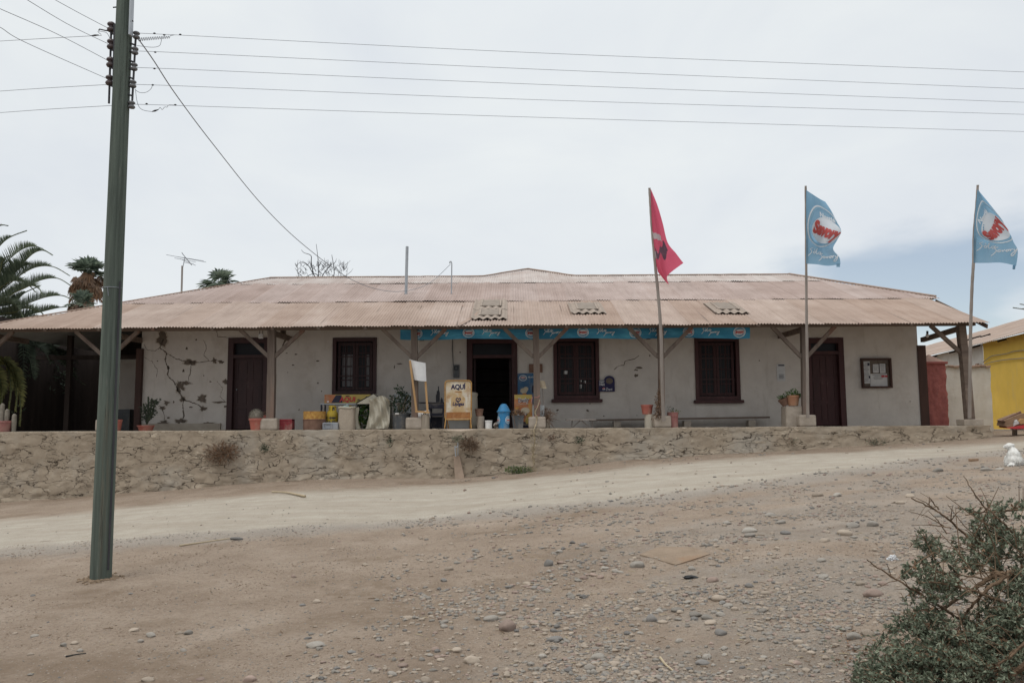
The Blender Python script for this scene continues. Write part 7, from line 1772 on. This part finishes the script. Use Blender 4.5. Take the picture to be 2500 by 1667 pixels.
q = MB().box(G(2377, 1126) + Vector((0, 0, .02)), (.18, .07, .05), rot=Euler((0, 0, .3)).to_matrix(), bev=.008); tag(q.build('brick_shard', 'card'), 'small brown block lying on the gravel left of the dog', 'brick')
q = MB().ell(G(1685, 1405) + Vector((0, 0, .012)), (.07, .03, .02), nz=.4); tag(q.build('charred_wood', 'black'), 'black charred scrap of wood below the rusty plate', 'wood scrap')

# ------------------------------------------------------------------ plants on the terrace wall, downpipe
def tuft(name, label, px, py, rx, ry, n_, mt, Y=20.86, w=.012, L=.12, cat='weed'):
    t = MB(); c = P(px, py, Y); k_ = Y / FPX
    t.clump(c, (rx * k_, .10, ry * k_), n_, w, L, ms=list(range(len(mt))) if isinstance(mt, list) else None, out=.9)
    for _ in range(14): t.tube([c + Vector((0, .12, -.03)), c + Vector((random.uniform(-rx, rx) * k_, -.06, random.uniform(-ry, ry) * k_))], .003, 4)
    tag(t.build(name, mt), label, cat)
tuft('dry_bush', 'rusty orange dried bush growing from the terrace wall near the utility pole', 541, 1106, 42, 25, 620, ['leaf_dead', 'leaf_dead', 'leaf_dry'])
tuft('wall_weed', 'small dark green tuft growing from the terrace wall below the left post', 645, 1095, 10, 10, 150, 'leaf_pot', L=.06)
tuft('wall_weed', 'thin grey green sprig on the terrace wall below the little greenhouse', 951, 1078, 6, 10, 60, ['leaf_pot', 'leaf_brush'], L=.07)
tuft('dry_bush', 'dark brown dried bush on the terrace wall above the concrete buttress', 1147, 1085, 24, 16, 420, ['leaf_dry', 'bark'], L=.10)
tuft('wall_weed', 'pale green weed above the water pipe on the terrace wall', 1118, 1071, 12, 8, 110, 'leaf_brush', L=.06)
tuft('wall_weed', 'low green weed with yellow flowers at the foot of the terrace wall', 1268, 1148, 36, 8, 420, ['leaf_brush', 'leaf_green', 'leaf_yg'], Y=20.75, w=.02, L=.07)
tuft('wall_weed', 'brownish dry tuft on the terrace wall right of the creeper', 1347, 1069, 10, 8, 90, ['leaf_dry'], L=.06)
tuft('wall_weed', 'dark green tuft in a crack of the terrace wall below the middle window', 1414, 1075, 12, 8, 120, ['leaf_pot'], L=.06)
tuft('wall_weed', 'grey green weed at the foot of the terrace wall below the right door', 2140, 1078, 28, 9, 220, ['leaf_brush', 'leaf_dry'], Y=20.8, L=.06)
tuft('wall_weed', 'brown dried weed on the terrace wall below the stone block', 1935, 1076, 14, 7, 90, ['leaf_dry', 'leaf_brush'], Y=20.86, L=.06)
Yw3 = 20.84
q = MB().tube([P(1118, 1079, Yw3), P(1118, 1090, Yw3), P(1118, 1112, Yw3 + .03)], .013, 8).tube([P(1111, 1092, Yw3), P(1112, 1106, Yw3), P(1113, 1114, Yw3)], .016, 8).tube([P(1109, 1090, Yw3), P(1114, 1091, Yw3), P(1119, 1090, Yw3)], .016, 8); tag(q.build('water_pipe', 'steel'), 'short galvanised water pipe and tap fixed to the terrace wall', 'pipe')
q = MB(); tp_ = [P(1108, 1113, Yw3 + .05), P(1122, 1112, Yw3 + .05), P(1128, 1140, Yw3), P(1134, 1168, Yw3 - .12), P(1111, 1172, Yw3 - .12), P(1109, 1140, Yw3)]
q.add(tp_ + [p + Vector((0, .3, 0)) for p in tp_], [tuple(range(6))] + [(i, i + 6, (i + 1) % 6 + 6, (i + 1) % 6) for i in range(6)]); tag(q.build('concrete_buttress', 'drum_low2' if 'drum_low2' in M else mat('brownish_cement', (.30, .225, .17), (.24, .18, .135), 6, .95, .3, 30)), 'narrow brown concrete buttress leaning on the terrace wall under the pipe', 'buttress')

# ------------------------------------------------------------------ cut brushwood, lower right
random.seed(9)
Y0 = 5.1
B0 = G(2420, 1600)
t = thing('brushwood_pile', 'heap of cut grey green leafy branches in the lower right corner', 'brushwood', (B0.x, B0.y, ground(B0.x, B0.y)))
BR = [([(2226, 1216), (2275, 1240), (2310, 1262), (2350, 1300), (2398, 1338), (2440, 1385), (2520, 1450)], .011, 5.3), ([(2118, 1366), (2150, 1390), (2210, 1426), (2240, 1445), (2290, 1476), (2340, 1510)], .009, 4.9), ([(2520, 1330), (2474, 1300), (2440, 1268), (2420, 1248)], .010, 5.2), ([(2355, 1256), (2400, 1250), (2460, 1247), (2520, 1238)], .009, 5.3),
      ([(2250, 1382), (2290, 1396), (2350, 1404), (2420, 1414)], .006, 4.95), ([(2268, 1420), (2310, 1424), (2370, 1438), (2400, 1450), (2450, 1470), (2520, 1500)], .010, 4.8), ([(2270, 1530), (2310, 1480), (2370, 1442), (2420, 1408), (2470, 1398), (2540, 1386)], .020, 5.0), ([(2334, 1552), (2350, 1510), (2380, 1470), (2410, 1440), (2460, 1404)], .012, 4.85), ([(2340, 1392), (2400, 1375), (2460, 1362), (2530, 1355)], .007, 5.1),
      ([(2380, 1650), (2440, 1620), (2480, 1590), (2530, 1540)], .010, 4.5), ([(2300, 1660), (2360, 1655), (2420, 1640), (2480, 1630)], .007, 4.5), ([(2440, 1670), (2480, 1640), (2530, 1600)], .022, 4.4), ([(2252, 1298), (2266, 1330), (2285, 1370), (2305, 1400)], .006, 5.05), ([(2420, 1276), (2436, 1300), (2450, 1330)], .007, 5.2), ([(2230, 1668), (2280, 1640), (2330, 1600), (2350, 1560)], .010, 4.7), ([(2386, 1460), (2390, 1500), (2384, 1560), (2390, 1620)], .010, 4.9), ([(2268, 1212), (2280, 1228), (2292, 1244)], .005, 5.3), ([(2352, 1160), (2380, 1205), (2420, 1262)], .006, 5.4)]
for pts, r, Y in BR:
    pp = bez([P(a_, b_, Y + random.uniform(-.06, .06)) for a_, b_ in pts], 7); N2 = len(pp); inv = pts[0][0] > pts[-1][0]
    q = MB().tube([p + Vector((random.uniform(-1, 1), random.uniform(-1, 1), random.uniform(-1, 1))) * .004 for p in pp], [r * (.35 + .65 * ((N2 - 1 - i) if inv else i) / N2) for i in range(N2)], 7)
    for _ in range(int(N2 / 4)):
        p = random.choice(pp[2:]); d = Vector((random.uniform(-1, .3), random.uniform(-.4, .4), random.uniform(-.4, 1))).normalized(); L_ = random.uniform(.05, .18); q.tube([p, p + d * L_ * .5 + Vector((0, 0, .01)), p + d * L_], [r * .35, r * .25, .0015], 5)
    q.build('branch', 'bark', t)
q = MB()
BL = [(2278, 1330, 20, 26, 5.05), (2265, 1370, 16, 18, 5.05), (2290, 1345, 12, 20, 5.0), (2248, 1400, 24, 22, 4.95), (2262, 1435, 30, 28, 4.95), (2300, 1420, 26, 22, 4.95), (2330, 1440, 22, 22, 4.95), (2320, 1395, 14, 14, 5.0), (2355, 1370, 26, 22, 5.15), (2400, 1360, 34, 28, 5.2), (2380, 1330, 26, 20, 5.2), (2420, 1310, 30, 30, 5.2), (2410, 1280, 26, 20, 5.25), (2440, 1330, 30, 26, 5.2), (2395, 1250, 22, 10, 5.3), (2440, 1240, 24, 10, 5.3), (2490, 1235, 22, 14, 5.25), (2460, 1260, 14, 14, 5.25), (2480, 1310, 30, 22, 5.1),
      (2240, 1480, 14, 14, 4.9), (2232, 1512, 26, 18, 4.85), (2215, 1540, 24, 18, 4.8), (2260, 1540, 26, 22, 4.8), (2290, 1560, 30, 26, 4.75), (2200, 1565, 16, 12, 4.75), (2300, 1520, 24, 22, 4.8), (2280, 1500, 20, 16, 4.85), (2150, 1628, 34, 18, 4.65), (2180, 1605, 44, 26, 4.65), (2118, 1650, 28, 12, 4.6), (2240, 1610, 46, 30, 4.6), (2290, 1600, 40, 30, 4.6), (2340, 1620, 44, 36, 4.6), (2200, 1650, 60, 24, 4.5), (2300, 1655, 50, 22, 4.5), (2390, 1560, 40, 40, 4.75), (2440, 1530, 46, 40, 4.8), (2480, 1480, 36, 36, 4.85), (2420, 1480, 30, 24, 4.9), (2490, 1550, 34, 40, 4.7), (2450, 1600, 46, 34, 4.6), (2400, 1630, 40, 30, 4.55), (2370, 1590, 26, 26, 4.7), (2480, 1400, 30, 20, 5.0), (2440, 1430, 26, 16, 5.0), (2500, 1440, 30, 30, 4.9), (2140, 1662, 50, 16, 4.5), (2540, 1560, 60, 90, 4.8), (2560, 1400, 60, 90, 5.1), (2600, 1660, 90, 60, 4.6)]
for px, py, rx, ry, Y in BL:
    k_ = Y / FPX; c = P(px, py, Y); area = rx * ry
    for _ in range(max(6, int(area / 21))):             # little rosettes at twig ends
        a_ = random.uniform(0, 6.28); rr = math.sqrt(random.random())
        p = c + Vector((rx * k_ * rr * math.cos(a_), random.uniform(-.16, .16), ry * k_ * rr * math.sin(a_)))
        gz_ = ground0(p.x, p.y)
        if p.z < gz_ + .01: p.z = gz_ + .015
        d0 = Vector((random.uniform(-1, .6), random.uniform(-1, .2), random.uniform(-.3, 1))).normalized()
        q.tube([p - d0 * .06, p + d0 * .01], .0022, 3, 1)
        for _k in range(random.randint(8, 13)):
            q.leaf(p + d0 * random.uniform(-.035, .02), d0 * .5 + Vector((random.uniform(-1, 1), random.uniform(-1, 1), random.uniform(-1, 1))), random.choice((.007, .010, .013, .017, .021)), random.uniform(.014, .036), 2 if random.random() < .06 else 0, .3)
for _ in range(900):                                # fallen leaves under the heap
    p = G(random.uniform(2080, 2500), random.uniform(1560, 1666)); q.leaf(p + Vector((random.uniform(-.2, .3), random.uniform(-.2, .3), .006)), Vector((random.uniform(-1, 1), random.uniform(-1, 1), random.uniform(-.1, .2))), .012, .03, random.choice((0, 2, 2)), .2)
q.build('foliage', ['leaf_brush', 'bark', 'leaf_dead'], t)
q = MB()
for _ in range(70):
    p = P(random.uniform(2270, 2510), random.uniform(1280, 1665), random.uniform(4.6, 5.2)); d = Vector((random.uniform(-1, .2), random.uniform(-.3, .3), random.uniform(-.5, .8))).normalized(); L_ = random.uniform(.08, .35)
    if p.z < ground0(p.x, p.y): continue
    q.tube([p, p + d * L_ * .5 + Vector((0, 0, random.uniform(-.02, .03))), p + d * L_], [.0035, .0028, .0015], 5)
q.build('fine_twigs', 'bark', t)
